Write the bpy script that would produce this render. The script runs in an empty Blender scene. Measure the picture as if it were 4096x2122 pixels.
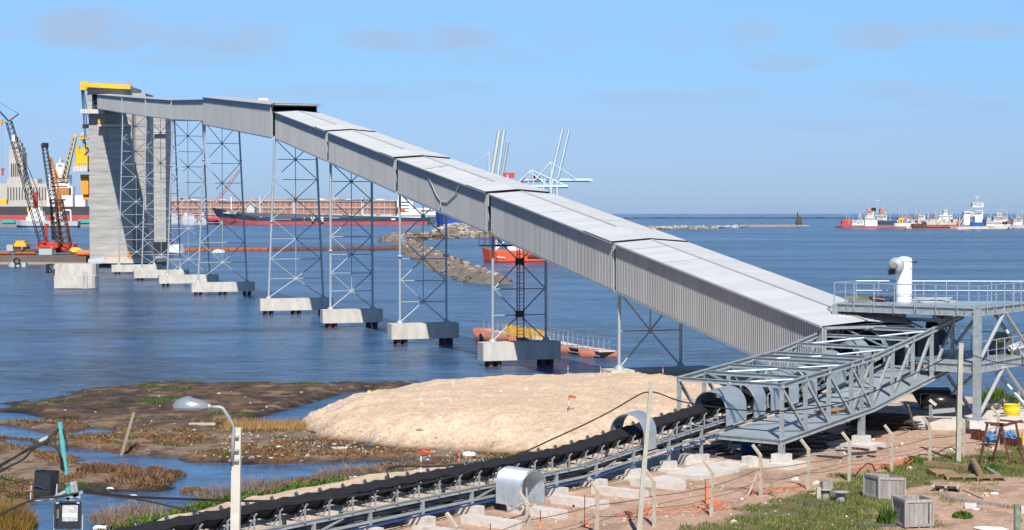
import bpy, math, random
import numpy as np
from mathutils import Vector, Matrix
random.seed(7); RNG = np.random.default_rng(7)
SC = bpy.context.scene; COL = SC.collection
R = math.radians
# ---------------------------------------------------------------- camera, sky, sun, exposure
F, CX, CY, HOR, CAMH = 7000.0, 2048.0, 1061.0, 855.0, 12.5
PITCH = math.atan((CY - HOR) / F)
cd = bpy.data.cameras.new('camera'); cam = bpy.data.objects.new('camera', cd); COL.objects.link(cam)
cam.location = (0, 0, CAMH); cam.rotation_euler = (math.pi / 2 - PITCH, 0, 0)
cd.sensor_width = 36; cd.lens = F / 4096 * 36; cd.clip_start = 0.5; cd.clip_end = 200000
SC.camera = cam
SC.render.resolution_x = 1024; SC.render.resolution_y = 530
SUN_EL, SUN_AZ = 46.0, 6.0           # the sun stands behind the camera; shadows run away and 6 degrees to the left
sd = bpy.data.lights.new('sun', 'SUN'); sun = bpy.data.objects.new('sun', sd); COL.objects.link(sun)
sd.energy = 5.0; sd.angle = R(0.5); sd.color = (1.0, 0.94, 0.86)
e, a = R(SUN_EL), R(SUN_AZ)
tr = Vector((-math.sin(a) * math.cos(e), math.cos(a) * math.cos(e), -math.sin(e)))
sun.rotation_euler = tr.to_track_quat('-Z', 'Y').to_euler(); sun.location = (0, -20, 60)
W = bpy.data.worlds.new('World'); SC.world = W; W.use_nodes = True
SC.view_settings.view_transform = 'Standard'; SC.view_settings.look = 'None'
SC.view_settings.exposure = 0.25; SC.view_settings.gamma = 1.0; SC.view_settings.use_curve_mapping = False
def world():
    nt = W.node_tree; N = nt.nodes; L = nt.links; N.clear()
    out = N.new('ShaderNodeOutputWorld'); bg = N.new('ShaderNodeBackground'); bg.inputs[1].default_value = 0.083
    sky = N.new('ShaderNodeTexSky'); sky.sky_type = 'NISHITA'; sky.sun_disc = False
    sky.sun_elevation = R(SUN_EL); sky.sun_rotation = R(180 - SUN_AZ); sky.air_density = 1.0; sky.dust_density = 0.15; sky.ozone_density = 2.0
    sky.altitude = 10
    tint = N.new('ShaderNodeMix'); tint.data_type = 'RGBA'; tint.blend_type = 'MULTIPLY'; tint.inputs[0].default_value = 1
    L.new(sky.outputs[0], tint.inputs[6])
    geo = N.new('ShaderNodeTexCoord'); sep = N.new('ShaderNodeSeparateXYZ'); L.new(geo.outputs['Generated'], sep.inputs[0])
    def math_(op, a_, b_=None, c_=None, clamp=False):
        n = N.new('ShaderNodeMath'); n.operation = op; n.use_clamp = clamp
        for i, v in enumerate((a_, b_, c_)):
            if v is None: continue
            if isinstance(v, (int, float)): n.inputs[i].default_value = v
            else: L.new(v, n.inputs[i])
        return n.outputs[0]
    ramp = N.new('ShaderNodeValToRGB'); L.new(math_('MAXIMUM', sep.outputs[2], 0.0), ramp.inputs[0])
    cr = ramp.color_ramp; cr.elements[0].position = 0.0; cr.elements[0].color = (0.37, 0.575, 1.16, 1)
    cr.elements[1].position = 0.13; cr.elements[1].color = (0.75, 0.98, 1.31, 1)
    for pz, cc_ in ((0.05, (.527, .69, 1.13, 1)), (0.088, (.59, .85, 1.245, 1)), (0.5, (.42, .58, .82, 1))):
        e2 = cr.elements.new(pz); e2.color = cc_
    L.new(ramp.outputs[0], tint.inputs[7])
    # thin clouds: ellipses given as directions, broken up by noise
    u = math_('DIVIDE', sep.outputs[0], math_('MAXIMUM', sep.outputs[1], 0.05)); v = math_('DIVIDE', sep.outputs[2], math_('MAXIMUM', sep.outputs[1], 0.05))
    cmb = N.new('ShaderNodeCombineXYZ'); L.new(u, cmb.inputs[0]); L.new(math_('MULTIPLY', v, 2.6), cmb.inputs[1])
    nz = N.new('ShaderNodeTexNoise'); nz.inputs['Scale'].default_value = 26; nz.inputs['Detail'].default_value = 5; L.new(cmb.outputs[0], nz.inputs['Vector'])
    acc = None
    for (x, y, rx, ry, k) in ((250, 75, 190, 60, 1.0), (560, 95, 190, 55, .8), (1060, 100, 210, 40, .95), (1240, 150, 140, 30, .5), (1440, 110, 110, 35, .45),
                              (1700, 100, 100, 40, .35), (1885, 92, 90, 40, .7), (1960, 158, 120, 28, .7), (2190, 92, 110, 42, .85), (2420, 78, 170, 28, .8), (2250, 230, 160, 26, .45),
                              (900, 235, 340, 22, .5), (1130, 220, 120, 18, .5), (1650, 248, 200, 20, .5), (560, 150, 230, 26, .6), (30, 88, 60, 22, .7),
                              (2420, 265, 150, 18, .5), (30, 200, 120, 20, .3), (2100, 320, 180, 14, .4), (1850, 240, 90, 22, .4)):
        uu = (x * 1.59 - CX) / F; vv = (HOR - y * 1.59) / F
        dx = math_('MULTIPLY', math_('SUBTRACT', u, uu), F / (rx * 1.59)); dy = math_('MULTIPLY', math_('SUBTRACT', v, vv), F / (ry * 1.59))
        r2 = math_('ADD', math_('MULTIPLY', dx, dx), math_('MULTIPLY', dy, dy))
        m = math_('MULTIPLY', math_('SUBTRACT', 1.35, r2, clamp=True), k)
        acc = m if acc is None else math_('MAXIMUM', acc, m)
    m = math_('MULTIPLY', acc, math_('MULTIPLY', math_('SUBTRACT', nz.outputs[0], 0.27), 3.4, clamp=True), clamp=True)
    m = math_('MULTIPLY', m, math_('GREATER_THAN', sep.outputs[1], 0.1))
    nz2 = N.new('ShaderNodeTexNoise'); nz2.inputs['Scale'].default_value = 3.5; nz2.inputs['Detail'].default_value = 6; L.new(geo.outputs['Generated'], nz2.inputs['Vector'])
    m2 = math_('MULTIPLY', math_('MULTIPLY', math_('SUBTRACT', nz2.outputs[0], 0.58), 5, clamp=True), math_('MULTIPLY', math_('SUBTRACT', sep.outputs[2], 0.16), 8, clamp=True))
    m = math_('MAXIMUM', m, m2)
    cl = N.new('ShaderNodeMix'); cl.data_type = 'RGBA'; L.new(math_('MULTIPLY', m, 0.95), cl.inputs[0]); L.new(tint.outputs[2], cl.inputs[6])
    cl.inputs[7].default_value = (3.95, 5.55, 7.9, 1)
    L.new(cl.outputs[2], bg.inputs[0]); L.new(bg.outputs[0], out.inputs[0])
world()
# ---------------------------------------------------------------- measured directions -> places
def ray(x, y):
    s, c = math.sin(PITCH), math.cos(PITCH)
    return Vector((x - CX, F * c + (CY - y) * s, -F * s + (CY - y) * c))
def G(x, y, z=0.0):                    # the point at height z seen at photo pixel x, y
    d = ray(x, y); t = (z - CAMH) / d.z
    return Vector((d.x * t, d.y * t, z))
def P(x, y, D):                        # the point at distance D (metres, along the ground) seen at photo pixel x, y
    d = ray(x, y); t = D / d.y
    return Vector((d.x * t, D, CAMH + d.z * t))
# ---------------------------------------------------------------- materials
MATS = {}
def mat(name, col, rough=0.7, metal=0.0, var=0.12, scale=1.5, bump=0.0, col2=None, mixs=0.5, objvar=0.0, detail=5, bscale=None, spec=0.5, stretch=None, edge=0.12):
    if name in MATS: return MATS[name]
    m = bpy.data.materials.new(name); m.use_nodes = True; MATS[name] = m
    nt = m.node_tree; N = nt.nodes; L = nt.links; b = N['Principled BSDF']
    b.inputs['Roughness'].default_value = rough; b.inputs['Metallic'].default_value = metal; b.inputs['Specular IOR Level'].default_value = spec
    tc = N.new('ShaderNodeTexCoord'); mp = N.new('ShaderNodeMapping'); L.new(tc.outputs['Object'], mp.inputs[0])
    oi = N.new('ShaderNodeObjectInfo')
    ad = N.new('ShaderNodeVectorMath'); ad.operation = 'ADD'; L.new(mp.outputs[0], ad.inputs[0])
    cb = N.new('ShaderNodeCombineXYZ'); mu = N.new('ShaderNodeMath'); mu.operation = 'MULTIPLY'; mu.inputs[1].default_value = 37.0
    L.new(oi.outputs['Random'], mu.inputs[0]); L.new(mu.outputs[0], cb.inputs[0]); L.new(cb.outputs[0], ad.inputs[1])
    if stretch: mp.inputs['Scale'].default_value = stretch
    nz = N.new('ShaderNodeTexNoise'); nz.inputs['Scale'].default_value = scale; nz.inputs['Detail'].default_value = detail; nz.inputs['Roughness'].default_value = 0.6
    L.new(ad.outputs[0], nz.inputs['Vector'])
    hs = N.new('ShaderNodeHueSaturation')
    mr = N.new('ShaderNodeMapRange'); mr.inputs[1].default_value = 0.3; mr.inputs[2].default_value = 0.7; mr.inputs[3].default_value = 1 - var; mr.inputs[4].default_value = 1 + var
    L.new(nz.outputs[0], mr.inputs[0])
    v = mr.outputs[0]
    if objvar:
        m2 = N.new('ShaderNodeMapRange'); m2.inputs[3].default_value = 1 - objvar; m2.inputs[4].default_value = 1 + objvar; L.new(oi.outputs['Random'], m2.inputs[0])
        mm = N.new('ShaderNodeMath'); mm.operation = 'MULTIPLY'; L.new(v, mm.inputs[0]); L.new(m2.outputs[0], mm.inputs[1]); v = mm.outputs[0]
    L.new(v, hs.inputs['Value'])
    if col2:
        n2 = N.new('ShaderNodeTexNoise'); n2.inputs['Scale'].default_value = scale * 0.6; n2.inputs['Detail'].default_value = 8; n2.inputs['Roughness'].default_value = 0.7
        L.new(ad.outputs[0], n2.inputs['Vector'])
        m3 = N.new('ShaderNodeMapRange'); m3.inputs[1].default_value = 1 - mixs - edge / 2; m3.inputs[2].default_value = 1 - mixs + edge / 2; L.new(n2.outputs[0], m3.inputs[0])
        mx = N.new('ShaderNodeMix'); mx.data_type = 'RGBA'; mx.inputs[6].default_value = (*col, 1); mx.inputs[7].default_value = (*col2, 1)
        L.new(m3.outputs[0], mx.inputs[0]); L.new(mx.outputs[2], hs.inputs['Color'])
    else: hs.inputs['Color'].default_value = (*col, 1)
    L.new(hs.outputs[0], b.inputs['Base Color'])
    if bump:
        nb = N.new('ShaderNodeTexNoise'); nb.inputs['Scale'].default_value = bscale or scale * 6; nb.inputs['Detail'].default_value = 6; L.new(ad.outputs[0], nb.inputs['Vector'])
        bp = N.new('ShaderNodeBump'); bp.inputs['Strength'].default_value = min(bump, 1.0); bp.inputs['Distance'].default_value = 0.05
        L.new(nb.outputs[0], bp.inputs['Height']); L.new(bp.outputs[0], b.inputs['Normal'])
    return m
galv = mat('galvanised_steel', (.36, .40, .41), .5, .3, .18, 3.5, objvar=.06)
galvb = mat('bright_zinc', (.50, .58, .64), .36, .6, .14, 3.0, objvar=.06)
paintg = mat('grey_painted_steel', (.40, .44, .46), .4, .15, .07, 1.2)
plate = mat('grey_floor_plate', (.34, .40, .43), .5, .2, .10, .7, objvar=.05)
sheetw = mat('grey_wall_sheet', (.385, .39, .385), .55, .08, .08, .5, objvar=.045, stretch=(1, 1, .1))
sheetr = mat('white_roof_sheet', (.45, .47, .48), .55, .1, .05, .5, objvar=.05)
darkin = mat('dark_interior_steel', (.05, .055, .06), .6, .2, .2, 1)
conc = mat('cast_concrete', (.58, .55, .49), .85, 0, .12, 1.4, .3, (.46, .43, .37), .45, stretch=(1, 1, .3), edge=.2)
concl = mat('fresh_concrete', (.60, .57, .52), .88, 0, .12, 2.5, .4, (.46, .41, .36), .4)
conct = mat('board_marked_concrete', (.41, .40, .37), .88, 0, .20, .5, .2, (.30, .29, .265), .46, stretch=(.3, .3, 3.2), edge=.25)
concp = mat('weathered_post_concrete', (.50, .44, .34), .88, 0, .18, 4, .4)
rubber = mat('black_belt_rubber', (.016, .016, .018), .6, 0, .2, 3)
rust = mat('rusty_steel', (.16, .06, .035), .8, .1, .25, 3, .4, (.07, .035, .03), .45)
wood = mat('weathered_grey_timber', (.34, .32, .30), .9, 0, .22, 3, .5, objvar=.16, stretch=(3, 3, .6))
woodb = mat('brown_timber', (.30, .20, .12), .9, 0, .25, 3, .5, objvar=.2)
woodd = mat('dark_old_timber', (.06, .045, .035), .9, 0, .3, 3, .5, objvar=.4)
black = mat('black_steel', (.025, .028, .032), .5, .2, .2, 2)
bluep = mat('blue_pipe', (.02, .06, .20), .4, 0, .15, 3)
orange = mat('orange_plastic', (.85, .16, .05), .6, 0, .15, 3)
redp = mat('red_paint', (.62, .05, .03), .5, 0, .15, 2)
yellow = mat('yellow_paint', (.85, .48, .02), .5, 0, .12, 1.5)
whitep = mat('white_paint', (.78, .79, .78), .5, 0, .06, .5)
cable = mat('black_cable', (.02, .02, .022), .6, 0, .1, 3)
# ---------------------------------------------------------------- mesh builder
def basis(d, up=Vector((0, 0, 1))):
    d = d.normalized()
    if abs(d.dot(up)) > 0.99: up = Vector((0, 1, 0))
    s = d.cross(up).normalized(); u = s.cross(d).normalized()
    return s, u
BASE = {}
def base_of(o): return BASE.get(o.name, Vector((0, 0, 0)))
class MB:
    def __init__(s): s.v = []; s.f = []; s.m = []; s.mi = 0; s.sm = []
    def add(s, vs, fs, smooth=False):
        n = len(s.v); s.v.extend([tuple(p) for p in vs]); s.f.extend([tuple(i + n for i in f) for f in fs])
        s.m.extend([s.mi] * len(fs)); s.sm.extend([smooth] * len(fs)); return s
    def hexa(s, b, t):
        return s.add(list(b) + list(t), [(3, 2, 1, 0), (4, 5, 6, 7), (0, 1, 5, 4), (1, 2, 6, 5), (2, 3, 7, 6), (3, 0, 4, 7)])
    def box(s, c, sz, rz=0.0, taper=1.0):
        c = Vector(c); hx, hy, hz = sz[0] / 2, sz[1] / 2, sz[2] / 2; cr, sr = math.cos(rz), math.sin(rz)
        def q(x, y, z): return (c.x + x * cr - y * sr, c.y + x * sr + y * cr, c.z + z)
        b = [q(-hx, -hy, -hz), q(hx, -hy, -hz), q(hx, hy, -hz), q(-hx, hy, -hz)]; k = taper
        t = [q(-hx * k, -hy * k, hz), q(hx * k, -hy * k, hz), q(hx * k, hy * k, hz), q(-hx * k, hy * k, hz)]
        return s.hexa(b, t)
    def beam(s, p, q, w, h, up=Vector((0, 0, 1)), off=0.0):    # w across, h along up; off lifts it
        p, q = Vector(p), Vector(q); sd_, u = basis(q - p, up); p = p + u * off; q = q + u * off
        a = [-sd_ * w / 2 - u * h / 2, sd_ * w / 2 - u * h / 2, sd_ * w / 2 + u * h / 2, -sd_ * w / 2 + u * h / 2]
        return s.hexa([p + k for k in a], [q + k for k in a])
    def ibeam(s, p, q, w, h, t=0.02, up=Vector((0, 0, 1)), tw=None):
        s.beam(p, q, w, t, up, h / 2 - t / 2); s.beam(p, q, w, t, up, -h / 2 + t / 2); s.beam(p, q, tw or t * .8, h - 2 * t, up); return s
    def tube(s, p, q, r, n=8, r2=None, cap=True):
        p, q = Vector(p), Vector(q); r2 = r if r2 is None else r2; sd_, u = basis(q - p)
        A = [p + (sd_ * math.cos(2 * math.pi * k / n) + u * math.sin(2 * math.pi * k / n)) * r for k in range(n)]
        B = [q + (sd_ * math.cos(2 * math.pi * k / n) + u * math.sin(2 * math.pi * k / n)) * r2 for k in range(n)]
        s.add(A + B, [(k, (k + 1) % n, n + (k + 1) % n, n + k) for k in range(n)], True)
        if cap: s.add(A + B, [tuple(range(n - 1, -1, -1)), tuple(range(n, 2 * n))])
        return s
    def path(s, pts, r, n=6):
        pts = [Vector(p) for p in pts]; rings = []
        for i, p in enumerate(pts):
            d = (pts[min(i + 1, len(pts) - 1)] - pts[max(i - 1, 0)]); sd_, u = basis(d)
            rr = r[i] if isinstance(r, (list, tuple)) else r
            rings += [p + (sd_ * math.cos(2 * math.pi * k / n) + u * math.sin(2 * math.pi * k / n)) * rr for k in range(n)]
        fs = [(i * n + k, i * n + (k + 1) % n, (i + 1) * n + (k + 1) % n, (i + 1) * n + k) for i in range(len(pts) - 1) for k in range(n)]
        return s.add(rings, fs + [tuple(range(n - 1, -1, -1)), tuple(range(len(rings) - n, len(rings)))], True)
    def prism(s, pts, v):                   # polygon pts extruded by vector v
        v = Vector(v); n = len(pts); pts = [Vector(p) for p in pts]
        return s.add(pts + [p + v for p in pts], [tuple(range(n - 1, -1, -1)), tuple(range(n, 2 * n))] + [(k, (k + 1) % n, n + (k + 1) % n, n + k) for k in range(n)])
    def lathe(s, c, prof, n=16, axis=Vector((0, 0, 1))):
        c = Vector(c); sd_, u = basis(axis, Vector((0, 1, 0.01))); axis = Vector(axis).normalized(); vs = []
        for (r, h) in prof: vs += [c + axis * h + (sd_ * math.cos(2 * math.pi * k / n) + u * math.sin(2 * math.pi * k / n)) * max(r, 1e-4) for k in range(n)]
        fs = [(i * n + k, i * n + (k + 1) % n, (i + 1) * n + (k + 1) % n, (i + 1) * n + k) for i in range(len(prof) - 1) for k in range(n)]
        return s.add(vs, fs, True)
    def blob(s, c, r, n=6, jit=0.25, flat=1.0):
        c = Vector(c); rx = r if isinstance(r, (tuple, list)) else (r, r, r); vs = []; rows = n // 2 + 1
        for i in range(rows + 1):
            th = math.pi * i / rows
            for k in range(n):
                ph = 2 * math.pi * k / n + i * .4; j = 1 + random.uniform(-jit, jit)
                vs.append((c.x + rx[0] * j * math.sin(th) * math.cos(ph), c.y + rx[1] * j * math.sin(th) * math.sin(ph), c.z + rx[2] * j * math.cos(th)))
        return s.add(vs, [(i * n + k, (i + 1) * n + k, (i + 1) * n + (k + 1) % n, i * n + (k + 1) % n) for i in range(rows) for k in range(n)])
    def build(s, name, material, parent=None, label=None, cat=None, group=None, kind=None, local=False):
        me = bpy.data.meshes.new(name)
        off = Vector((0, 0, 0))
        if parent is not None and not local: off = base_of(parent)
        elif parent is None and not local and cat:      # origin at the thing's base
            xs = [p[0] for p in s.v]; ys = [p[1] for p in s.v]; off = Vector(((min(xs) + max(xs)) / 2, (min(ys) + max(ys)) / 2, min(p[2] for p in s.v)))
        me.from_pydata([(p[0] - off.x, p[1] - off.y, p[2] - off.z) for p in s.v], [], s.f)
        ms = material if isinstance(material, (list, tuple)) else [material]
        for m_ in ms: me.materials.append(m_)
        if len(ms) > 1: me.polygons.foreach_set('material_index', s.m)
        me.polygons.foreach_set('use_smooth', s.sm)
        o = bpy.data.objects.new(name, me); COL.objects.link(o)
        if parent is not None: o.parent = parent; BASE[o.name] = off.copy()
        else: o.location = off; BASE[o.name] = off.copy()
        return props(o, label, cat, group, kind)
def props(o, label=None, cat=None, group=None, kind=None):
    if label: o['label'] = label
    if cat: o['category'] = cat
    if group: o['group'] = group
    if kind: o['kind'] = kind
    return o
def thing(name, label, cat, loc, group=None, rz=0.0):
    o = bpy.data.objects.new(name, None); COL.objects.link(o); o.location = loc; o.rotation_euler = (0, 0, rz); o.empty_display_size = .2
    BASE[o.name] = Vector(loc); return props(o, label, cat, group)
def copy_tree(o, parent=None, loc=None, rz=None, label=None):
    c = o.copy(); COL.objects.link(c); c.parent = parent
    if loc is not None: c.location = loc
    if rz is not None: c.rotation_euler = (0, 0, rz)
    if label: c['label'] = label
    for ch in list(o.children): copy_tree(ch, c)
    return c
def place(me_obj, parent, loc, rz=0.0, rot=None):      # another piece sharing a mesh
    c = me_obj.copy(); COL.objects.link(c); c.parent = parent; c.location = loc; c.rotation_euler = rot or (0, 0, rz); return c
def sag(p, q, n=14, drop=1.0):
    p, q = Vector(p), Vector(q)
    return [p.lerp(q, i / n) - Vector((0, 0, drop * 4 * (i / n) * (1 - i / n))) for i in range(n + 1)]
def U(a_, b_): return random.uniform(a_, b_)
# ---------------------------------------------------------------- the setting: water, mud, sand, soil
def V2(pts, z=0.0):
    out = []
    for x, y in pts:
        g = G(x * 1.59, y * 1.59, z); out.append((g.x, g.y))
    return np.array(out)
def sdist(X, Y, poly):                 # signed distance, positive inside
    d = np.full(X.shape, 1e9); ins = np.zeros(X.shape, bool); n = len(poly)
    for i in range(n):
        ax, ay = poly[i]; bx, by = poly[(i + 1) % n]; ex, ey = bx - ax, by - ay
        t = np.clip(((X - ax) * ex + (Y - ay) * ey) / (ex * ex + ey * ey + 1e-12), 0, 1)
        d = np.minimum(d, (X - ax - t * ex) ** 2 + (Y - ay - t * ey) ** 2)
        c = ((ay > Y) != (by > Y)) & (X < (bx - ax) * (Y - ay) / (by - ay + 1e-12) + ax); ins ^= c
    d = np.sqrt(d); return np.where(ins, d, -d)
_LAT = RNG.random((64, 64))
def vnoise(X, Y, s, seed=0):
    x = X * s + seed * 17.3; y = Y * s + seed * 9.7; xi = np.floor(x).astype(int); yi = np.floor(y).astype(int); fx = x - xi; fy = y - yi
    fx = fx * fx * (3 - 2 * fx); fy = fy * fy * (3 - 2 * fy); g = lambda a_, b_: _LAT[a_ % 64, b_ % 64]
    return (g(xi, yi) * (1 - fx) + g(xi + 1, yi) * fx) * (1 - fy) + (g(xi, yi + 1) * (1 - fx) + g(xi + 1, yi + 1) * fx) * fy
def fbm(X, Y, s, o=4, seed=0):
    r = 0; a_ = .5; t = 0
    for k in range(o): r = r + a_ * vnoise(X, Y, s * 2.03 ** k, seed + k * 3); t += a_; a_ *= .55
    return r / t
sm = lambda x, a_, b_: (lambda t: t * t * (3 - 2 * t))(np.clip((x - a_) / (b_ - a_), 0, 1))
MUD = np.vstack([V2([(-160, 1050), (-40, 1040), (30, 1018), (110, 1000), (200, 984), (300, 978), (380, 966), (430, 962), (520, 967), (650, 961), (800, 963), (985, 964)]), [(-3, 121), (8, 100), (8, 40), (-60, 40)]])
WATERS = [V2(p) for p in ([(1030, 1156), (900, 1160), (760, 1166), (600, 1170), (480, 1162), (400, 1150), (330, 1146), (270, 1152), (200, 1150), (185, 1172), (260, 1178), (350, 1198), (385, 1215), (440, 1238), (330, 1240), (200, 1232), (150, 1240), (100, 1256), (60, 1275), (30, 1300), (60, 1380), (200, 1380), (270, 1305), (450, 1285), (520, 1258), (640, 1226), (800, 1200), (910, 1178), (1010, 1168)],
          [(930, 978), (880, 988), (800, 1008), (720, 1033), (640, 1054), (690, 1068), (745, 1062), (790, 1042), (840, 1018), (900, 996)],
          [(-40, 1036), (60, 1040), (110, 1056), (200, 1060), (120, 1066), (50, 1060), (-40, 1066)], [(-40, 1068), (40, 1074), (100, 1088), (150, 1094), (100, 1106), (20, 1098), (-40, 1084)],
          [(170, 1092), (235, 1077), (285, 1084), (265, 1096), (175, 1101)], [(60, 1128), (150, 1126), (230, 1132), (330, 1146), (250, 1156), (130, 1142)], [(0, 1104), (80, 1112), (120, 1124), (40, 1122)])]
YARD = np.vstack([V2([(60, 1420), (215, 1345), (330, 1306), (520, 1264), (640, 1238), (760, 1217), (880, 1194), (1010, 1180), (1200, 1164), (1290, 1152), (1340, 1120)], .8), [(5, 90), (12, 120), (24, 114), (36, 107.5), (70, 104), (70, 40), (-20, 40)]])
MOUND = np.array([(-12.6, 102.5), (-10.8, 108.5), (-7.8, 114.0), (-2, 118), (6, 121.5), (13, 123), (19, 119), (24, 112), (20, 103), (12, 95), (4.2, 87.5), (-.4, 89.6), (-6, 91.5), (-10.7, 96.5)])
def hfun(X, Y, fine=True):
    n1 = fbm(X, Y, .22, 4, 1) - .5; n2 = fbm(X, Y, .9, 4, 5) - .5; n3 = fbm(X, Y, 2.6, 3, 9) - .5
    m = sdist(X, Y, MUD) + n1 * 5 + n2 * 1.6
    h = np.clip(m * .07, -.6, .22) + n2 * .17 + n3 * .12
    for i, w in enumerate(WATERS):
        s = sdist(X, Y, w) + (n2 * .9 + n3 * .5) * (1.6 if i == 0 else .8)
        h = np.where(s > -.6, np.minimum(h, -s * .16 + .0 + n3 * .03), h)
    y = sdist(X, Y, YARD) + n2 * .8; hy = np.clip(.1 + y * .55, -.6, 1.0) + n2 * .05 + n3 * .03 * sm(y, 0, 1)
    h = np.where(y > -.8, np.maximum(h, hy), h)
    md = sdist(X, Y, MOUND) + n2 * 1.3 + n3 * .5; hm = np.clip(.12 + md * .50, -.6, 9); hm = 2.05 * (1 - np.exp(-np.maximum(hm, 0) / 1.05)) + np.minimum(hm, 0)
    hm = hm + (n1 * .5 + n2 * .2) * sm(md, .5, 4) + n3 * .06; h = np.where(md > -.4, np.maximum(h, hm), h)
    return h, m, y, md, n1, n2, n3
def lvl(x, y):
    return float(hfun(np.array([float(x)]), np.array([float(y)]))[0][0])
GR_POLY = V2([(1660, 1400), (1700, 1328), (1800, 1290), (1925, 1248), (2050, 1222), (2150, 1196), (2240, 1188), (2330, 1168), (2400, 1150), (2460, 1140), (2600, 1122), (2700, 1122), (2700, 1192), (2576, 1198), (2480, 1208), (2370, 1212), (2260, 1236), (2230, 1290), (2190, 1400)], 1.0)
BERM = V2([(180, 1345), (300, 1316), (400, 1298), (520, 1266), (640, 1238), (760, 1218), (880, 1196), (1010, 1182), (1150, 1170), (1300, 1156), (1345, 1135)], .5)
def near_line(X, Y, line):
    d = np.full(X.shape, 1e9)
    for i in range(len(line) - 1):
        ax, ay = line[i]; bx, by = line[i + 1]; ex, ey = bx - ax, by - ay
        t = np.clip(((X - ax) * ex + (Y - ay) * ey) / (ex * ex + ey * ey), 0, 1); d = np.minimum(d, np.hypot(X - ax - t * ex, Y - ay - t * ey))
    return d
def terrain():
    nx, ny = 440, 400; xs = np.linspace(-46, 52, nx); ys = 48 + (136 - 48) * np.linspace(0, 1, ny) ** 1.15
    X, Y = np.meshgrid(xs, ys); h, m, y, md, n1, n2, n3 = hfun(X, Y)
    col = np.zeros(X.shape + (3,)); C = lambda *c: np.array(c)
    wet = sm(h, .16, .02)
    mud = C(.085, .058, .042) * (1 + n3[..., None] * 1.6 + n2[..., None] * 1.4); tanm = C(.25, .185, .13) * (1 + n3[..., None] * .7); straw = C(.21, .115, .055)
    k1 = sm(fbm(X, Y, .16, 4, 21), .42, .54)[..., None]; mask_front = sm(-Y, -108, -92)[..., None]
    col[:] = mud * (1 - k1 * mask_front) + tanm * (k1 * mask_front)
    kk = sm(fbm(X, Y, .3, 5, 71), .50, .62)[..., None] * .5; col = col * (1 - kk) + C(.17, .10, .06) * kk
    kd = sm(fbm(X, Y, 1.3, 4, 91), .55, .66)[..., None] * .6; col = col * (1 - kd) + C(.03, .024, .02) * kd
    kt = sm(fbm(X, Y, .8, 4, 97), .60, .70)[..., None] * .6; col = col * (1 - kt) + C(.30, .21, .12) * kt
    k2 = sm(fbm(X, Y, .45, 5, 31), .50, .60)[..., None] * sm(-Y, -108, -92)[..., None]; col = col * (1 - k2 * .85) + straw * k2 * .85
    k3 = sm(fbm(X, Y, .35, 4, 41), .62, .72)[..., None]; col = col * (1 - k3 * .7) + C(.05, .075, .018) * k3 * .7
    col *= (1 - .45 * wet)[..., None]
    pale = C(.64, .485, .345) * (1 + n2[..., None] * .3 + n1[..., None] * .16 + n3[..., None] * .15); red = C(.50, .335, .24) * (1 + n2[..., None] * .22 + n3[..., None] * .2)
    cc = (X - 1.81) * -.799 + (Y - 71.1) * .602                       # metres to the left of the belt frame's near posts
    lf = sm(cc + n2 * 1.5 + n1 * 4, -.6, 1.4)[..., None]; ycol = red * (1 - lf) + pale * lf
    far = sm(md + n1 * 6, -2.5, 1.0)[..., None]; ycol = ycol * (1 - far) + pale * far
    gm = sdist(X, Y, GR_POLY) + n2 * 2.2 + n1 * 3; g = sm(gm, -.5, 1.0)[..., None] * .8; ycol = ycol * (1 - g) + C(.075, .10, .028) * (1 + n3[..., None]) * g
    sp = sm(fbm(X, Y, .5, 4, 51), .53, .64)[..., None] * sm(X, 13, 18)[..., None] * sm(-cc, 7.5, 10)[..., None] * .6; ycol = ycol * (1 - sp) + C(.12, .10, .045) * sp
    dk = sm(fbm(X, Y, .8, 4, 61), .58, .7)[..., None] * .25; ycol *= 1 - dk
    bd = sm(near_line(X, Y, BERM) + n2 * 1.2, 1.3, .5)[..., None] * .8; ycol = ycol * (1 - bd) + C(.06, .09, .02) * bd
    ky = sm(y + n2 * .8, -.15, .25)[..., None]; col = col * (1 - ky) + ycol * ky
    ft = sm(h, .95, .45)[..., None] * .35
    km = sm(md, -.1, .3)[..., None]; col = col * (1 - km) + (pale * (1 - ft * .6)) * km
    vs = np.stack([X, Y, h], -1).reshape(-1, 3); me = bpy.data.meshes.new('ground')
    idx = np.arange(nx * ny).reshape(ny, nx); q = np.stack([idx[:-1, :-1], idx[:-1, 1:], idx[1:, 1:], idx[1:, :-1]], -1).reshape(-1, 4)
    me.vertices.add(len(vs)); me.vertices.foreach_set('co', vs.ravel()); me.loops.add(q.size); me.loops.foreach_set('vertex_index', q.ravel())
    me.polygons.add(len(q)); me.polygons.foreach_set('loop_start', np.arange(0, q.size, 4)); me.polygons.foreach_set('use_smooth', np.ones(len(q), bool)); me.update()
    ca = me.color_attributes.new('soil', 'FLOAT_COLOR', 'POINT'); ca.data.foreach_set('color', np.concatenate([np.clip(col, .01, 1).reshape(-1, 3), wet.reshape(-1, 1)], 1).ravel())
    o = bpy.data.objects.new('ground', me); COL.objects.link(o); props(o, 'sand, red soil and dark tidal mud of the shore', kind='structure')
    m_ = bpy.data.materials.new('ground_soil'); m_.use_nodes = True; nt = m_.node_tree; N = nt.nodes; L = nt.links; b = N['Principled BSDF']
    at = N.new('ShaderNodeAttribute'); at.attribute_name = 'soil'; tc = N.new('ShaderNodeTexCoord')
    nz = N.new('ShaderNodeTexNoise'); nz.inputs['Scale'].default_value = 4.5; nz.inputs['Detail'].default_value = 8; nz.inputs['Roughness'].default_value = .72; L.new(tc.outputs['Object'], nz.inputs['Vector'])
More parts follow.
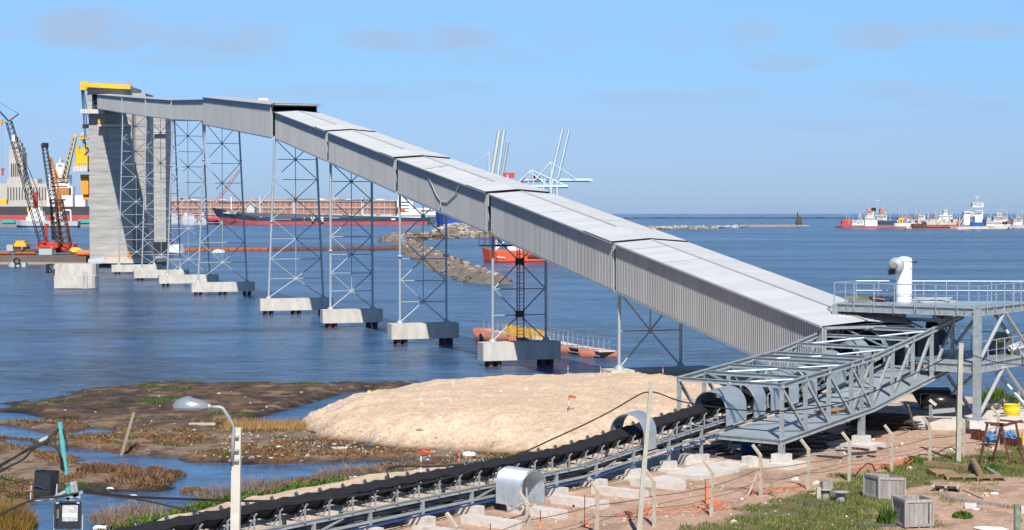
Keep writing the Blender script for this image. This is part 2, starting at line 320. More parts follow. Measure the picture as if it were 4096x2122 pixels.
    mr = N.new('ShaderNodeMapRange'); mr.inputs[1].default_value = .3; mr.inputs[2].default_value = .7; mr.inputs[3].default_value = .66; mr.inputs[4].default_value = 1.28; L.new(nz.outputs[0], mr.inputs[0])
    hs = N.new('ShaderNodeHueSaturation'); L.new(at.outputs['Color'], hs.inputs['Color']); L.new(mr.outputs[0], hs.inputs['Value'])
    vo = N.new('ShaderNodeTexVoronoi'); vo.inputs['Scale'].default_value = 3.2; L.new(tc.outputs['Object'], vo.inputs['Vector'])
    st = N.new('ShaderNodeMapRange'); st.inputs[1].default_value = .10; st.inputs[2].default_value = .06; st.inputs[3].default_value = 0; st.inputs[4].default_value = .5; L.new(vo.outputs['Distance'], st.inputs[0])
    mx = N.new('ShaderNodeMix'); mx.data_type = 'RGBA'; mx.blend_type = 'SCREEN'; L.new(st.outputs[0], mx.inputs[0]); L.new(hs.outputs[0], mx.inputs[6]); mx.inputs[7].default_value = (.35, .32, .27, 1)
    L.new(mx.outputs[2], b.inputs['Base Color']); rr = N.new('ShaderNodeMapRange'); rr.inputs[3].default_value = .95; rr.inputs[4].default_value = .45; L.new(at.outputs['Alpha'], rr.inputs[0]); L.new(rr.outputs[0], b.inputs['Roughness'])
    b.inputs['Specular IOR Level'].default_value = .3
    n2_ = N.new('ShaderNodeTexNoise'); n2_.inputs['Scale'].default_value = 9; n2_.inputs['Detail'].default_value = 6; L.new(tc.outputs['Object'], n2_.inputs['Vector'])
    bp = N.new('ShaderNodeBump'); bp.inputs['Strength'].default_value = 1.0; bp.inputs['Distance'].default_value = .10; L.new(n2_.outputs[0], bp.inputs['Height']); L.new(bp.outputs[0], b.inputs['Normal'])
    me.materials.append(m_); return o
terrain()
def water():
    m_ = bpy.data.materials.new('estuary_water'); m_.use_nodes = True; nt = m_.node_tree; N = nt.nodes; L = nt.links; b = N['Principled BSDF']
    b.inputs['IOR'].default_value = 1.33; b.inputs['Roughness'].default_value = .12
    tc = N.new('ShaderNodeTexCoord')
    def mp(sx, sy, rz=0):
        n = N.new('ShaderNodeMapping'); n.inputs['Scale'].default_value = (sx, sy, 1); n.inputs['Rotation'].default_value = (0, 0, rz); L.new(tc.outputs['Object'], n.inputs[0]); return n.outputs[0]
    def nz(v, s, d=3, r=.55):
        n = N.new('ShaderNodeTexNoise'); n.inputs['Scale'].default_value = s; n.inputs['Detail'].default_value = d; n.inputs['Roughness'].default_value = r; L.new(v, n.inputs['Vector']); return n.outputs[0]
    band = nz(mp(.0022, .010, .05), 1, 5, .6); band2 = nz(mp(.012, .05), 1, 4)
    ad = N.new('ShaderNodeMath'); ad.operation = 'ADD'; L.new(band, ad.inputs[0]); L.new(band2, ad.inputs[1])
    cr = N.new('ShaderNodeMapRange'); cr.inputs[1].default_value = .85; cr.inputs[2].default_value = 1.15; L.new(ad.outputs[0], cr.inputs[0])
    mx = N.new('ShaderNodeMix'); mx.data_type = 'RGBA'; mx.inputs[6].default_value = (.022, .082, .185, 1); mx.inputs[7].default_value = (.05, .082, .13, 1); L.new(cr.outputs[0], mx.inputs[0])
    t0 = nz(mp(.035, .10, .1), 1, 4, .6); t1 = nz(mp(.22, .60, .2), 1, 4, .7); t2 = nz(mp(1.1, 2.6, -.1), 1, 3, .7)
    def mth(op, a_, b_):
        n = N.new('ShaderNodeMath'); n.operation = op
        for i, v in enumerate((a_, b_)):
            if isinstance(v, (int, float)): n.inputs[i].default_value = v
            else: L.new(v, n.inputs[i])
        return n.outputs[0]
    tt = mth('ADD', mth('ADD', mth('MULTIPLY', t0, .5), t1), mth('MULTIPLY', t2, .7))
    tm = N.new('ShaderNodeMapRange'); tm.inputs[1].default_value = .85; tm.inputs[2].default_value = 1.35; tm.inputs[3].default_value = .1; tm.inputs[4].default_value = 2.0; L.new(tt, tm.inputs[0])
    hv = N.new('ShaderNodeHueSaturation'); L.new(mx.outputs[2], hv.inputs['Color']); L.new(tm.outputs[0], hv.inputs['Value'])  # light and dark of the wave slopes painted into the base colour as noise streaks
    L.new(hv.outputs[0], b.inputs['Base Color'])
    r2 = N.new('ShaderNodeMapRange'); r2.inputs[3].default_value = .16; r2.inputs[4].default_value = .26; L.new(cr.outputs[0], r2.inputs[0]); L.new(r2.outputs[0], b.inputs['Roughness'])
    # wind ripples, calmer in the sheltered pools near the shore
    w1 = nz(mp(.20, .42, .3), 1, 5, .72); w2 = nz(mp(1.3, 2.4, -.2), 1, 4, .7)
    s1 = N.new('ShaderNodeMath'); s1.operation = 'MULTIPLY_ADD'; L.new(w2, s1.inputs[0]); s1.inputs[1].default_value = .42; L.new(w1, s1.inputs[2])
    sp = N.new('ShaderNodeSeparateXYZ'); L.new(tc.outputs['Object'], sp.inputs[0])
    calm = N.new('ShaderNodeMapRange'); calm.inputs[1].default_value = 104; calm.inputs[2].default_value = 126; calm.inputs[3].default_value = .03; calm.inputs[4].default_value = .75; L.new(sp.outputs[1], calm.inputs[0])
    bp = N.new('ShaderNodeBump'); bp.inputs['Distance'].default_value = 1.1; L.new(calm.outputs[0], bp.inputs['Strength']); L.new(s1.outputs[0], bp.inputs['Height']); L.new(bp.outputs[0], b.inputs['Normal'])
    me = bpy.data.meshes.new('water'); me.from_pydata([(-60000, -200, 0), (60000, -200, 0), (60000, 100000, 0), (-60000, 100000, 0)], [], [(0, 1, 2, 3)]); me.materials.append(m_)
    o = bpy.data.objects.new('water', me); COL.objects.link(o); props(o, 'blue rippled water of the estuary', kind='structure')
water()
g0 = MB(); g0.hexa([(-120, -60, -.5), (120, -60, -.5), (120, 48.6, -.5), (-120, 48.6, -.5)], [(-120, -60, .9), (120, -60, .9), (120, 48.6, .9), (-120, 48.6, .9)])
g0.build('yard_ground', mat('yard_soil', (.40, .27, .19), .95, 0, .2, .3), kind='structure')
# ---------------------------------------------------------------- overhead conveyor gallery on its trestles
JO = [  # bent: plan x, y, eave height (left side), half width of legs at the base, at the top
    (18.95, 94.9, 6.55), (9.5, 120.1, 10.48), (.61, 144.0, 14.14), (-8.55, 168.4, 17.75), (-17.7, 192.9, 21.45), (-26.9, 217.7, 25.1),
    (-44.5, 269.0, 29.9), (-55.8, 301.7, 31.9), (-65.7, 327.7, 33.9), (-77.6, 361.6, 36.5), (-94.1, 409.6, 40.2)]
WN = {1: 'nearest the sand spit', 2: 'with the ladder, over the pontoon walkway'}
def corr(n, pitch, dep, x0=0.0):       # trapezoid profile along x
    out = []
    for k in range(n):
        b = x0 + k * pitch; out += [(b, 0), (b + pitch * .38, 0), (b + pitch * .48, dep), (b + pitch * .88, dep)]
    out.append((x0 + n * pitch, 0)); return out
def gallery_section(i, label, H=3.2, hw=2.62, fine=True, ez=None):
    A, B = JO[i], JO[i + 1]; zA, zB = (A[2], B[2]) if ez is None else ez
    dx, dy = B[0] - A[0], B[1] - A[1]; Lh = math.hypot(dx, dy); sl = (zB - zA) / Lh; rz = math.atan2(dy, dx)
    t = thing('gallery_section', label, 'conveyor gallery', (A[0], A[1], zA), 'sheet clad sections of the long conveyor gallery', rz)
    g0 = (.45 if i > 1 else .16) if i else -.6; g1 = Lh - (.5 if i else .2); n = int((g1 - g0) / 1.0); w = (g1 - g0) / n; Z = lambda x: sl * x
    def sheet(y, name, m_, side):
        mb = MB(); pr = corr(4, w / 4 * .995, .07) if fine else [(0, 0), (w, 0)]; V = []
        for x, d in pr: V += [(x, y + side * d, -.02 + sl * x), (x, y + side * d, -H + sl * x)]
        k = len(pr); fs = [(2 * j, 2 * j + 1, 2 * j + 3, 2 * j + 2) for j in range(k - 1)]
        mb.add(V, fs if side > 0 else [f[::-1] for f in fs]); return mb.build(name, m_, t, local=True)
    def roof(side, name):
        mb = MB(); pr = corr(4, w / 4 * .995, .035) if fine else [(0, 0), (w, 0)]; V = []; ey = (hw + .24) * side
        for x, d in pr: V += [(x, ey, .02 + d + sl * x), (x, 0, .24 + d + sl * x)]
        k = len(pr); fs = [(2 * j, 2 * j + 2, 2 * j + 3, 2 * j + 1) for j in range(k - 1)]
        mb.add(V, fs if side > 0 else [f[::-1] for f in fs]); return mb.build(name, sheetr, t, local=True)
    if fine:
        a_ = sheet(hw, 'wall_sheet', sheetw, 1); b_ = roof(1, 'roof_sheet'); c_ = roof(-1, 'roof_sheet')
        for o, y in ((a_, 0), (b_, 0), (c_, 0)):
            o.location = (g0, 0, Z(g0))
            for k in range(1, n):
                lift = 0.07 if (i and o is not a_ and k * w < 4.2) else 0.0
                place(o, t, (g0 + k * w, 0, Z(g0 + k * w) + lift))
            if o is not a_ and i: o.location.z += .07
    else:
        for nm, sd_ in (('wall_sheet', 0), ('roof_sheet', 1), ('roof_sheet', -1)):
            mb = MB(); y = hw
            if sd_ == 0:
                V = []; nc = int((g1 - g0) / .5)
                for x, d in corr(nc, (g1 - g0) / nc, .14, g0): V += [(x, y + d, Z(x)), (x, y + d, Z(x) - H)]
                mb.add(V, [(2 * j, 2 * j + 1, 2 * j + 3, 2 * j + 2) for j in range(len(V) // 2 - 1)]); m_ = sheetw
            else: mb.add([(g0, (hw + .3) * sd_, Z(g0) + .03), (g1, (hw + .3) * sd_, Z(g1) + .03), (g1, 0, Z(g1) + .26), (g0, 0, Z(g0) + .26)], [(0, 1, 2, 3) if sd_ > 0 else (3, 2, 1, 0)]); m_ = sheetr
            mb.build(nm, m_, t, local=True)
    # far wall, floor, eave gutters, gable frames, roof laps
    mb = MB(); y = -hw; mb.add([(g0, y, Z(g0)), (g0, y, Z(g0) - H), (g1, y, Z(g1) - H), (g1, y, Z(g1))], [(3, 2, 1, 0)])
    mb.add([(g0, hw, Z(g0) - H + .03), (g0, -hw, Z(g0) - H + .03), (g1, -hw, Z(g1) - H + .03), (g1, hw, Z(g1) - H + .03)], [(0, 1, 2, 3)]); mb.build('floor_and_far_wall', darkin, t, local=True)
    for sd_ in (1, -1):
        mb = MB(); yy = (hw + .2) * sd_; mb.beam((g0, yy, Z(g0) - .03), (g1, yy, Z(g1) - .03), .1, .09); mb.build('eave_gutter', sheetr, t, local=True)
        mb = MB(); yy = (hw - .02) * sd_; mb.beam((g0 - .1, yy, Z(g0) - H - .08), (g1 + .1, yy, Z(g1) - H - .08), .16, .16); mb.build('bottom_chord', paintg, t, local=True)
    for gx, nm in ((g0 + .06, 'end_frame'), (g1 - .06, 'end_frame')):
        mb = MB()
        for yy in (hw - .06, -hw + .06): mb.beam((gx, yy, Z(gx) - H), (gx, yy, Z(gx) - .05), .14, .14, Vector((0, 1, 0)))
        mb.beam((gx, hw, Z(gx) - .1), (gx, -hw, Z(gx) - .1), .14, .14); mb.beam((gx, hw, Z(gx) - H + .1), (gx, -hw, Z(gx) - H + .1), .14, .14)
        mb.build(nm, galv, t, local=True)
    if fine:
        mb = MB(); mb.beam((g0, 0, Z(g0) + .30), (g1, 0, Z(g1) + .285), .2, .02); mb.build('ridge_cap', sheetr, t, local=True)
        for lx in range(9, int(g1) - 1, 5):
            mb = MB()
            for sd_ in (1, -1): mb.beam((lx, (hw + .24) * sd_, Z(lx) + .035), (lx, 0, Z(lx) + .26), .05, .05)
            mb.build('sheet_seam', sheetw, t, local=True)
    if fine or i == 4:
        mb = MB()
        for k in range(6): mb.beam((g0 - .5, hw - .03, Z(g0) - H + .2 + k * .17), (g0 - .02, hw - .03, Z(g0) - H + .17 + k * .17), .03, .05)
        mb.build('louvre', galv, t, local=True)
        for lx, th in (((g0 - .06, .08), (g0 + 4.1, .05)) if i else ()):
            mb = MB()
            for sd_ in (1, -1): mb.beam((lx, (hw + .24) * sd_, Z(lx) + .08), (lx, 0, Z(lx) + .29), .07, th)
            mb.build('roof_lap', black, t, local=True)
    return t, rz, sl
SEC = []
names = ['lowest grey clad gallery section running down to the transfer tower', 'grey clad gallery section above the trestle with the ladder', 'grey clad gallery section with a loose rope hanging down its wall',
         'grey clad gallery section with striped louvres at its lower joint', 'uppermost steep gallery section just below the taller box', 'taller level gallery box with the overhanging roof edge',
         'level gallery section next beyond the taller box', 'short level gallery section in the middle of the upper run', 'narrow level gallery section just before the last one', 'farthest gallery section entering the concrete tower']
for i in range(10):
    if i == 5: r = gallery_section(5, names[5], 4.05, 2.85, False, (25.95, 30.25))
    else: r = gallery_section(i, names[i], 3.2, 2.62, i < 5)
    SEC.append(r)
# overhanging frame of the taller box
bx = SEC[5][0]; mb = MB()
for k in range(9): mb.beam((-.6 - .0 * k, 2.9 - k * .72, -.25), (-.6, 2.9 - k * .72, .2), .05, .06, Vector((0, 1, 0)))
mb.beam((-.7, 2.95, .1), (-.7, -2.95, .1), .12, .2); mb.beam((-2.2, 2.95, -.08), (-2.2, -2.95, -.08), .1, .16)
for y in (2.95, -2.95, 0): mb.beam((-2.3, y, -.1), (.6, y, .1), .1, .12)
mb.build('roof_frame', galv, bx, local=True)
mb = MB(); mb.add([(-2.3, 3.0, .05), (-2.3, -3.0, .05), (.5, -3.0, .2), (.5, 3.0, .2)], [(0, 1, 2, 3)]); mb.build('roof_hood', sheetr, bx, local=True)
mb = MB(); mb.box((22, 0, 1.9), (2.4, 1.3, .5)); mb.build('roof_vent', whitep, bx, local=True)
# loose rope on section 2
rp = MB(); Lr = Vector((JO[2][0], JO[2][1], 0)); dirr = Vector((JO[3][0] - JO[2][0], JO[3][1] - JO[2][1], 0)).normalized(); lft = Vector((-dirr.y, dirr.x, 0))
def gp(s, dz, off=2.72): p = Lr + dirr * s + lft * off; p.z = 14.14 + .1385 * s + dz; return p
rp.path([gp(17.2, .4, .4), gp(16.7, .1, 2.8), gp(16.2, -.5), gp(15.0, -1.1), gp(13.6, -1.9), gp(12.4, -2.3), gp(10.6, -2.15), gp(8.6, -1.3), gp(7.2, -.3, 2.85), gp(6.6, .3, .4)], .035, 5)
rp.path([gp(12.4, -2.3), gp(12.5, -3.0)], .05, 5)
rp.build('rope', mat('pale_rope', (.5, .5, .47), .9), None, 'pale loose rope looped down the grey gallery wall', 'rope')
# ---------------------------------------------------------------- trestle bents and pile caps
bent_words = {1: 'steel trestle standing on the sand edge nearest the viewer', 2: 'steel trestle with a black ladder up its middle', 3: 'steel trestle second in the water, beside the rocky mole end', 4: 'steel trestle third in the water, with straight legs',
              5: 'splayed steel trestle under the lower end of the taller box', 6: 'splayed steel trestle under the upper end of the taller box', 7: 'splayed steel trestle fourth from the concrete tower side pair', 8: 'splayed steel trestle second from the concrete tower', 9: 'splayed steel trestle closest to the concrete tower'}
cap_words = {2: 'concrete pile cap under the ladder trestle, half in shade', 3: 'concrete pile cap second nearest in the water', 4: 'concrete pile cap third nearest in the water', 5: 'concrete pile cap partly behind the third trestle foot', 6: 'wide concrete pile cap on three pile groups',
             7: 'concrete pile cap behind the wide one, to its left', 8: 'concrete pile cap second from the tower', 9: 'concrete pile cap nearest to the tower'}
def bent(i):
    x, y, ze = JO[i]; a0 = JO[max(i - 1, 0)]; a1 = JO[i + 1]; d = Vector((a1[0] - a0[0], a1[1] - a0[1], 0)).normalized(); c = Vector((d.y, -d.x, 0))  # c: to the right
    base = 1.95 if i > 1 else 1.85; hb = {1: 2.33, 2: 2.35, 3: 2.35, 4: 2.4, 5: 3.45, 6: 3.75, 7: 3.6, 8: 3.6, 9: 3.6}[i]; ht = 2.33 if i < 5 else 2.6
    top = ze - 3.2 - .22 if i != 6 else ze - 3.6; O = Vector((x, y, 0)); p = lambda u, z: O + c * u + Vector((0, 0, z))
    hw = lambda z: hb + (ht - hb) * (z - base) / (top - base)
    t = thing('trestle_bent', bent_words[i], 'trestle', (x, y, base), 'steel trestles under the conveyor gallery'); r = .115 if i < 4 else .14
    for s in (-1, 1):
        mb = MB(); mb.tube(p(s * hb, base), p(s * ht, top), r, 10); mb.build('leg', paintg, t)
        mb = MB(); mb.lathe(p(s * hb, base), [(.34, 0), (.34, .12), (.16, .3), (.14, .32)], 10); mb.build('base_plate', paintg, t)
        z = 8.4 if i < 5 else 11.5
        while z < top - 3 and z > base:
            mb = MB(); mb.lathe(p(s * hw(z), z), [(.13, -.1), (.26, -.08), (.26, .08), (.13, .1)], 10); mb.build('flange_collar', paintg, t); z += 9.2
    n = max(1, round((top - base) / (4.3 if i < 5 else 5.6))); hh = (top - base) / n
    vm = MB(); vm.tube(p(0, base + hh / 2), p(0, top), .05, 6); vm.build('hanger', paintg, t)
    for k in range(n):
        z0 = base + k * hh; z1 = z0 + hh; zm = (z0 + z1) / 2; b0 = .18 if k == 0 else 0
        for s in (-1, 1):
            mb = MB(); mb.tube(p(s * (hw(z0) - .08), z0 + b0), p(0, zm), .06, 6); mb.build('brace', paintg, t)
            mb = MB(); mb.tube(p(s * (hw(z1) - .08), z1), p(0, zm), .06, 6); mb.build('brace', paintg, t)
        for z in (zm, z1 - .04):
            mb = MB(); mb.tube(p(-hw(z), z), p(hw(z), z), .055, 6); mb.build('strut', paintg, t)
        mb = MB(); mb.prism([p(.22 * math.cos(q * math.pi / 4), zm + .22 * math.sin(q * math.pi / 4)) - d * .02 for q in range(8)], d * .05); mb.build('gusset', paintg, t)
    if i == 2:
        mb = MB()
        for s in (-.3, .3): mb.tube(p(s, base + .1) - d * .25, p(s, top - .4) - d * .25, .045, 6)
        mb.build('ladder_rails', black, t); mb = MB(); z = base + .3
        while z < top - .5: mb.tube(p(-.3, z) - d * .25, p(.3, z) - d * .25, .022, 5); z += .3
        for z in (base + 2.3, base + 6.6): mb.box(p(0, z) - d * .1, (.75, .5, .5))
        mb.build('ladder_rungs', black, t); mb = MB(); zp = top - .9
        mb.hexa([p(-3.3, zp) - d * 1.0, p(1.0, zp) - d * 1.0, p(1.0, zp) + d * .6, p(-3.3, zp) + d * .6], [p(-3.3, zp + .12) - d * 1.0, p(1.0, zp + .12) - d * 1.0, p(1.0, zp + .12) + d * .6, p(-3.3, zp + .12) + d * .6])
        mb.build('landing', black, t)
        mb = MB(); zr = zp + 1.1
        for u in (-3.3, -2.85, -2.4): mb.tube(p(u, zp) - d, p(u, zr) - d, .03, 5); mb.tube(p(u, zp) + d * .6, p(u, zr) + d * .6, .03, 5)
        for z in (zr, zr - .5): mb.tube(p(-3.3, z) - d, p(-2.4, z) - d, .03, 5); mb.tube(p(-3.3, z) - d, p(-3.3, z) + d * .6, .03, 5)
        mb.build('landing_rail', rust, t)
    if i >= 2: cap(i, O, c, d)
def cap(i, O, c, d):
    L = {2: 3.4, 3: 3.4, 4: 3.4, 5: 4.6, 6: 4.85, 7: 5.1, 8: 5.1, 9: 5.1}[i]; w = .95; z0, z1 = .5, 1.95; b = .12
    t = thing('pile_cap', cap_words[i], 'pile cap', (O.x, O.y, z0), 'concrete pile caps standing in the water')
    q = lambda u, v, z: O + c * u + d * v + Vector((0, 0, z)); mb = MB(); k = .25
    ol = [(-L, -w + k), (-L + k, -w), (L - k, -w), (L, -w + k), (L, w - k), (L - k, w), (-L + k, w), (-L, w - k)] if i in (2, 3) else [(-L, -w + .35), (-L + .5, -w), (L - .5, -w), (L, -w + .35), (L, w - .35), (L - .5, w), (-L + .5, w), (-L, w - .35)]
    mb.prism([q(u, v, z0) for u, v in ol], (0, 0, z1 - z0)); mb.build('cap_block', conc, t)
    us = (-L + 1.1, L - 1.1) if L < 4 else ((-L + 1.1, 0, L - 1.1) if L < 5 else (-L + 1.2, L - 1.2))
    for u in us:
        for du in (-.36, .36):
            for dv in (-.45, .45):
                pm = MB(); pm.tube(q(u + du, dv, -2), q(u + du, dv, z0 + .02), .2, 8); pm.build('pile', rust, t)
for i in range(1, 10): bent(i)
ab = MB(); d1 = Vector((-.35, .937, 0)); c1 = Vector((.937, .35, 0)); O1 = Vector((9.5, 120.1, 0))
ab.prism([O1 + c1 * u + d1 * v + Vector((0, 0, .2)) for u, v in ((-3.3, -.9), (4.6, -.9), (4.6, .9), (-3.3, .9))], (0, 0, 1.66)); ab.build('abutment_footing', conc, None, 'concrete footing of the nearest trestle at the sand edge', 'footing')
# ---------------------------------------------------------------- two concrete shafts of the ship loader
tw = thing('concrete_tower', 'tall board-marked concrete tower with a yellow crane beam on top', 'tower', P(440, 1070, 410)[:])
def slab(name, m_, parent, x0, x1, D, depth, zt, zb=0.0, lean=0):
    a_ = P(x0, 900, D); b_ = P(x1, 900, D); mb = MB(); mb.hexa([(a_.x - lean, D, zb), (b_.x + lean, D, zb), (b_.x + lean, D + depth, zb), (a_.x - lean, D + depth, zb)], [(a_.x, D, zt), (b_.x, D, zt), (b_.x, D + depth, zt), (a_.x, D + depth, zt)])
    return mb.build(name, m_, parent)
ztop = P(0, 345, 410).z; zo0 = P(0, 440, 410).z; zo1 = P(0, 378, 410).z
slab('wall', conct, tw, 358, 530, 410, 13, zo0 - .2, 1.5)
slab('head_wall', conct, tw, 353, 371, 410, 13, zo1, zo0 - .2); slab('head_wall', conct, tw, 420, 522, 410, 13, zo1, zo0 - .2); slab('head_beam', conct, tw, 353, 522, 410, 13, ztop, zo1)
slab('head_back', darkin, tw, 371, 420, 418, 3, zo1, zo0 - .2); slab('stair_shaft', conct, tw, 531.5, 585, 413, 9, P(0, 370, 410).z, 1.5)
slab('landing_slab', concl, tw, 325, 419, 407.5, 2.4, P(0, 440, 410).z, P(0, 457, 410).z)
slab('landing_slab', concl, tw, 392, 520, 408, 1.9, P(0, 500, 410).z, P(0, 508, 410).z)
mb = MB()
for xx in (397, 405, 413, 421): mb.tube(P(xx, 498, 408), P(xx, 480, 408), .08, 5)
mb.tube(P(394, 480, 408), P(424, 480, 408), .08, 5); mb.tube(P(394, 489, 408), P(424, 489, 408), .06, 5); mb.box(P(400, 488, 408.4), (.9, .3, 1.0)); mb.build('landing_rail', yellow, tw)
mb = MB(); mb.box(P(385, 418, 413), (1.5, 2, 1.6)); mb.lathe(P(385, 400, 412), [(.1, -.7), (.8, -.5), (.9, 0), (.8, .5), (.1, .7)], 10); mb.build('drive_motor', bluep, tw)
mb = MB(); mb.tube(P(422, 515, 409.8), P(425, 605, 409.8), .12, 6); mb.build('drain_pipe', paintg, tw)
mb = MB()
for k in range(14):
    xx = 360 + k * 12.3; mb.tube(P(xx, 345, 411), P(xx, 326, 411), .035, 4)
for yy in (328, 333): mb.tube(P(360, yy, 411), P(520, yy, 411), .05, 4)
for xx in (515, 522, 529): mb.tube(P(xx, 350, 416), P(xx, 318, 416), .06, 4)
mb.build('scaffold_rail', mat('scaffold_grey', (.45, .46, .47), .5), tw)
mb = MB(); mb.beam(P(345, 341, 409), P(524, 350, 409), 1.2, 1.0); mb.build('crane_beam', yellow, tw)
mb = MB(); pl = [P(321, 327, 408.5), P(338, 326, 408.5), P(352, 329, 408.5), P(352, 350, 408.5), P(341, 361, 408.5), P(321, 361, 408.5)]; mb.prism(pl, (0, 1.4, 0)); mb.build('sheave_head', yellow, tw)
mb = MB()
for k in range(4): mb.tube(P(326 + k * 3, 360, 409), P(341 + k * 4, 590 - k * 40, 409), .09, 4)
mb.build('hoist_rope', black, tw)
slab('base_slab', concl, tw, 352, 600, 404, 22, 2.0, 1.0); slab('fender_skirt', black, tw, 356, 596, 405, 20, .99, -.8)
mb = MB()
for k in range(13):
    xx = 425 + k * 12; mb.tube(P(xx, 1041, 404.5), P(xx, 1022, 404.5), .07, 5)
for yy in (1022, 1031): mb.tube(P(425, yy, 404.5), P(569, yy, 404.5), .07, 5)
mb.build('base_rail', yellow, tw)
# loader arms left of the tower
ld = thing('ship_loader', 'yellow and orange ship loader machinery on the tower side', 'loader', P(330, 700, 412)[:])
mb = MB(); mb.box(P(329, 679, 412), (3.4, 4, 1.1)); mb.box(P(332, 668, 412), (3.2, 3.5, .9)); mb.build('machine_deck', concl, ld)
mb = MB(); mb.box(P(333, 640, 412), (2.6, 2.6, 2.0)); mb.prism([P(318, 600, 411), P(345, 590, 411), P(350, 606, 411), P(330, 625, 411), P(318, 625, 411)], (0, 2, 0)); mb.box(P(326, 655, 412), (3.2, 3, .5))
for xx in (305, 311): mb.tube(P(xx, 676, 412), P(xx + 4, 585, 412), .3, 6)
for k in range(7): mb.tube(P(302 + k * 8, 668, 410), P(302 + k * 8, 652, 410), .08, 4)
mb.tube(P(300, 652, 410), P(352, 652, 410), .09, 4); mb.build('hoist_drum_house', yellow, ld)
mb = MB(); mb.box(P(342, 745, 413), (1.8, 2, 4.0)); mb.tube(P(336, 758, 413), P(342, 800, 413), .45, 6); mb.tube(P(352, 758, 413), P(352, 800, 413), .45, 6); mb.box(P(344, 706, 413), (2.2, 2, .8)); mb.build('leg_frame', mat('orange_paint', (.75, .33, .04), .5), ld)
mb = MB(); mb.box(P(340, 506, 412), (1.9, 2.4, .9)); mb.build('small_hood', paintg, ld)
mb = MB(); mb.box(P(337, 557, 411), (2.4, 2.6, .25))
for xx in (322, 330, 352): mb.tube(P(xx, 556, 410), P(xx, 536, 410), .08, 4)
mb.tube(P(322, 537, 410), P(352, 537, 410), .08, 4); mb.tube(P(332, 556, 411), P(345, 590, 411), .35, 6); mb.build('service_landing', yellow, ld)
mb = MB(); mb.path([P(327, 552, 411), P(327, 540, 411), P(332, 536, 411), P(352, 536, 411)], .2, 6); mb.build('white_duct', whitep, ld)
# the second, farther shaft
t2 = thing('concrete_tower', 'second slimmer concrete shaft behind the gallery trestles', 'tower', P(625, 1010, 560)[:])
zt2 = P(0, 470, 560).z
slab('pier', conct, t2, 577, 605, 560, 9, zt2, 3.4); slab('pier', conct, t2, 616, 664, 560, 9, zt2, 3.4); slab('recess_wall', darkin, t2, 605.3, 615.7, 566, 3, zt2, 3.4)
slab('dark_base', black, t2, 575, 668, 558, 12, 3.3, -.5)
for yy, x0, x1 in ((506, 578, 604), (534, 617, 663)): slab('landing_slab', concl, t2, x0, x1, 558.6, 1.3, P(0, yy - 3, 560).z, P(0, yy + 3, 560).z)
wb = MB(); wb.prism([P(668, 1010, 500), P(676, 982, 500), P(718, 978, 500), P(726, 1012, 500)], (0, 5, 0)); wb.build('work_raft', whitep, None, 'small white work raft moored beside the second shaft', 'raft')
hp = MB(); hp.prism([P(540, 520, 420), P(585, 468, 420), P(600, 468, 420), P(600, 475, 420), P(572, 555, 420)], (0, 3, 0)); hp.build('chute_hopper', paintg, None, 'light grey chute hopper under the gallery beside the tower', 'hopper')
pr_ = thing('person', 'worker in orange vest standing on the tower base', 'person', P(514, 1041, 404.8)[:])
# dolphins
for (x0, x1, y0, y1, D, lab) in ((214, 385, 1105, 1158, 290, 'large concrete mooring block with a small ladder'), (213, 389, 1056, 1101, 340, 'concrete mooring block just behind the laddered one')):
    t = thing('mooring_block', lab, 'mooring block', P((x0 + x1) / 2, y1, D)[:], 'concrete mooring blocks left of the trestles'); mb = MB(); p0, p1 = P(x0 + 2, y1, D), P(x1 - 14, y1, D); zt = P(0, y0, D).z
    mb.prism([(p0.x, D, .1), (p1.x, D - .6, .1), (p1.x + .4, D, .1), (p1.x + .4, D + 2.6, .1), (p0.x, D + 2.6, .1)], (0, 0, zt - .1)); mb.build('block', conc, t)
    mb = MB(); mb.prism([(p0.x + .3, D + .5, -2), (p1.x - .2, D + .5, -2), (p1.x - .2, D + 2.2, -2), (p0.x + .3, D + 2.2, -2)], (0, 0, 2.15)); mb.build('under_block', rust, t)
    if D < 300:
        mb = MB()
        for xx in (335, 348): mb.tube(P(xx, 1158, D - .8), P(xx, 1088, D - .8), .05, 4)
        for yy in range(1092, 1156, 7): mb.tube(P(335, yy, D - .8), P(348, yy, D - .8), .04, 4)
        mb.build('ladder', paintg, t)
fr = MB(); fr.beam(P(190, 1090, 338), P(212, 1090, 338), 2, .3); fr.beam(P(190, 1060, 338), P(212, 1060, 338), 2, .3); fr.tube(P(190, 1062, 338), P(212, 1090, 338), .12, 5)
fr.tube(P(190, 1092, 337), P(190, 1058, 337), .3, 6); fr.build('fender_frame', black, None, 'black steel fender frame fixed left of the mooring blocks', 'fender')
gw = thing('gangway', 'pale lattice gangway lying beside the tower foot', 'gangway', P(390, 1050, 370)[:])
mb = MB(); A_, B_, C_, D_ = P(352, 1052, 372), P(412, 1035, 366), P(424, 1052, 364), P(368, 1062, 370); mb.prism([A_, D_, C_, B_], (0, 0, .25)); mb.build('deck', whitep, gw)
mb = MB()
for k in range(9):
    a_ = A_.lerp(B_, k / 8); mb.tube(a_, a_ + Vector((.5, 0, 1.0)), .07, 4); b_ = D_.lerp(C_, k / 8); mb.tube(b_, b_ + Vector((.3, 0, 1.0)), .07, 4)
mb.tube(A_ + Vector((.5, 0, 1)), B_ + Vector((.5, 0, 1)), .08, 4); mb.tube(D_ + Vector((.3, 0, 1)), C_ + Vector((.3, 0, 1)), .08, 4); mb.build('rail', whitep, gw)
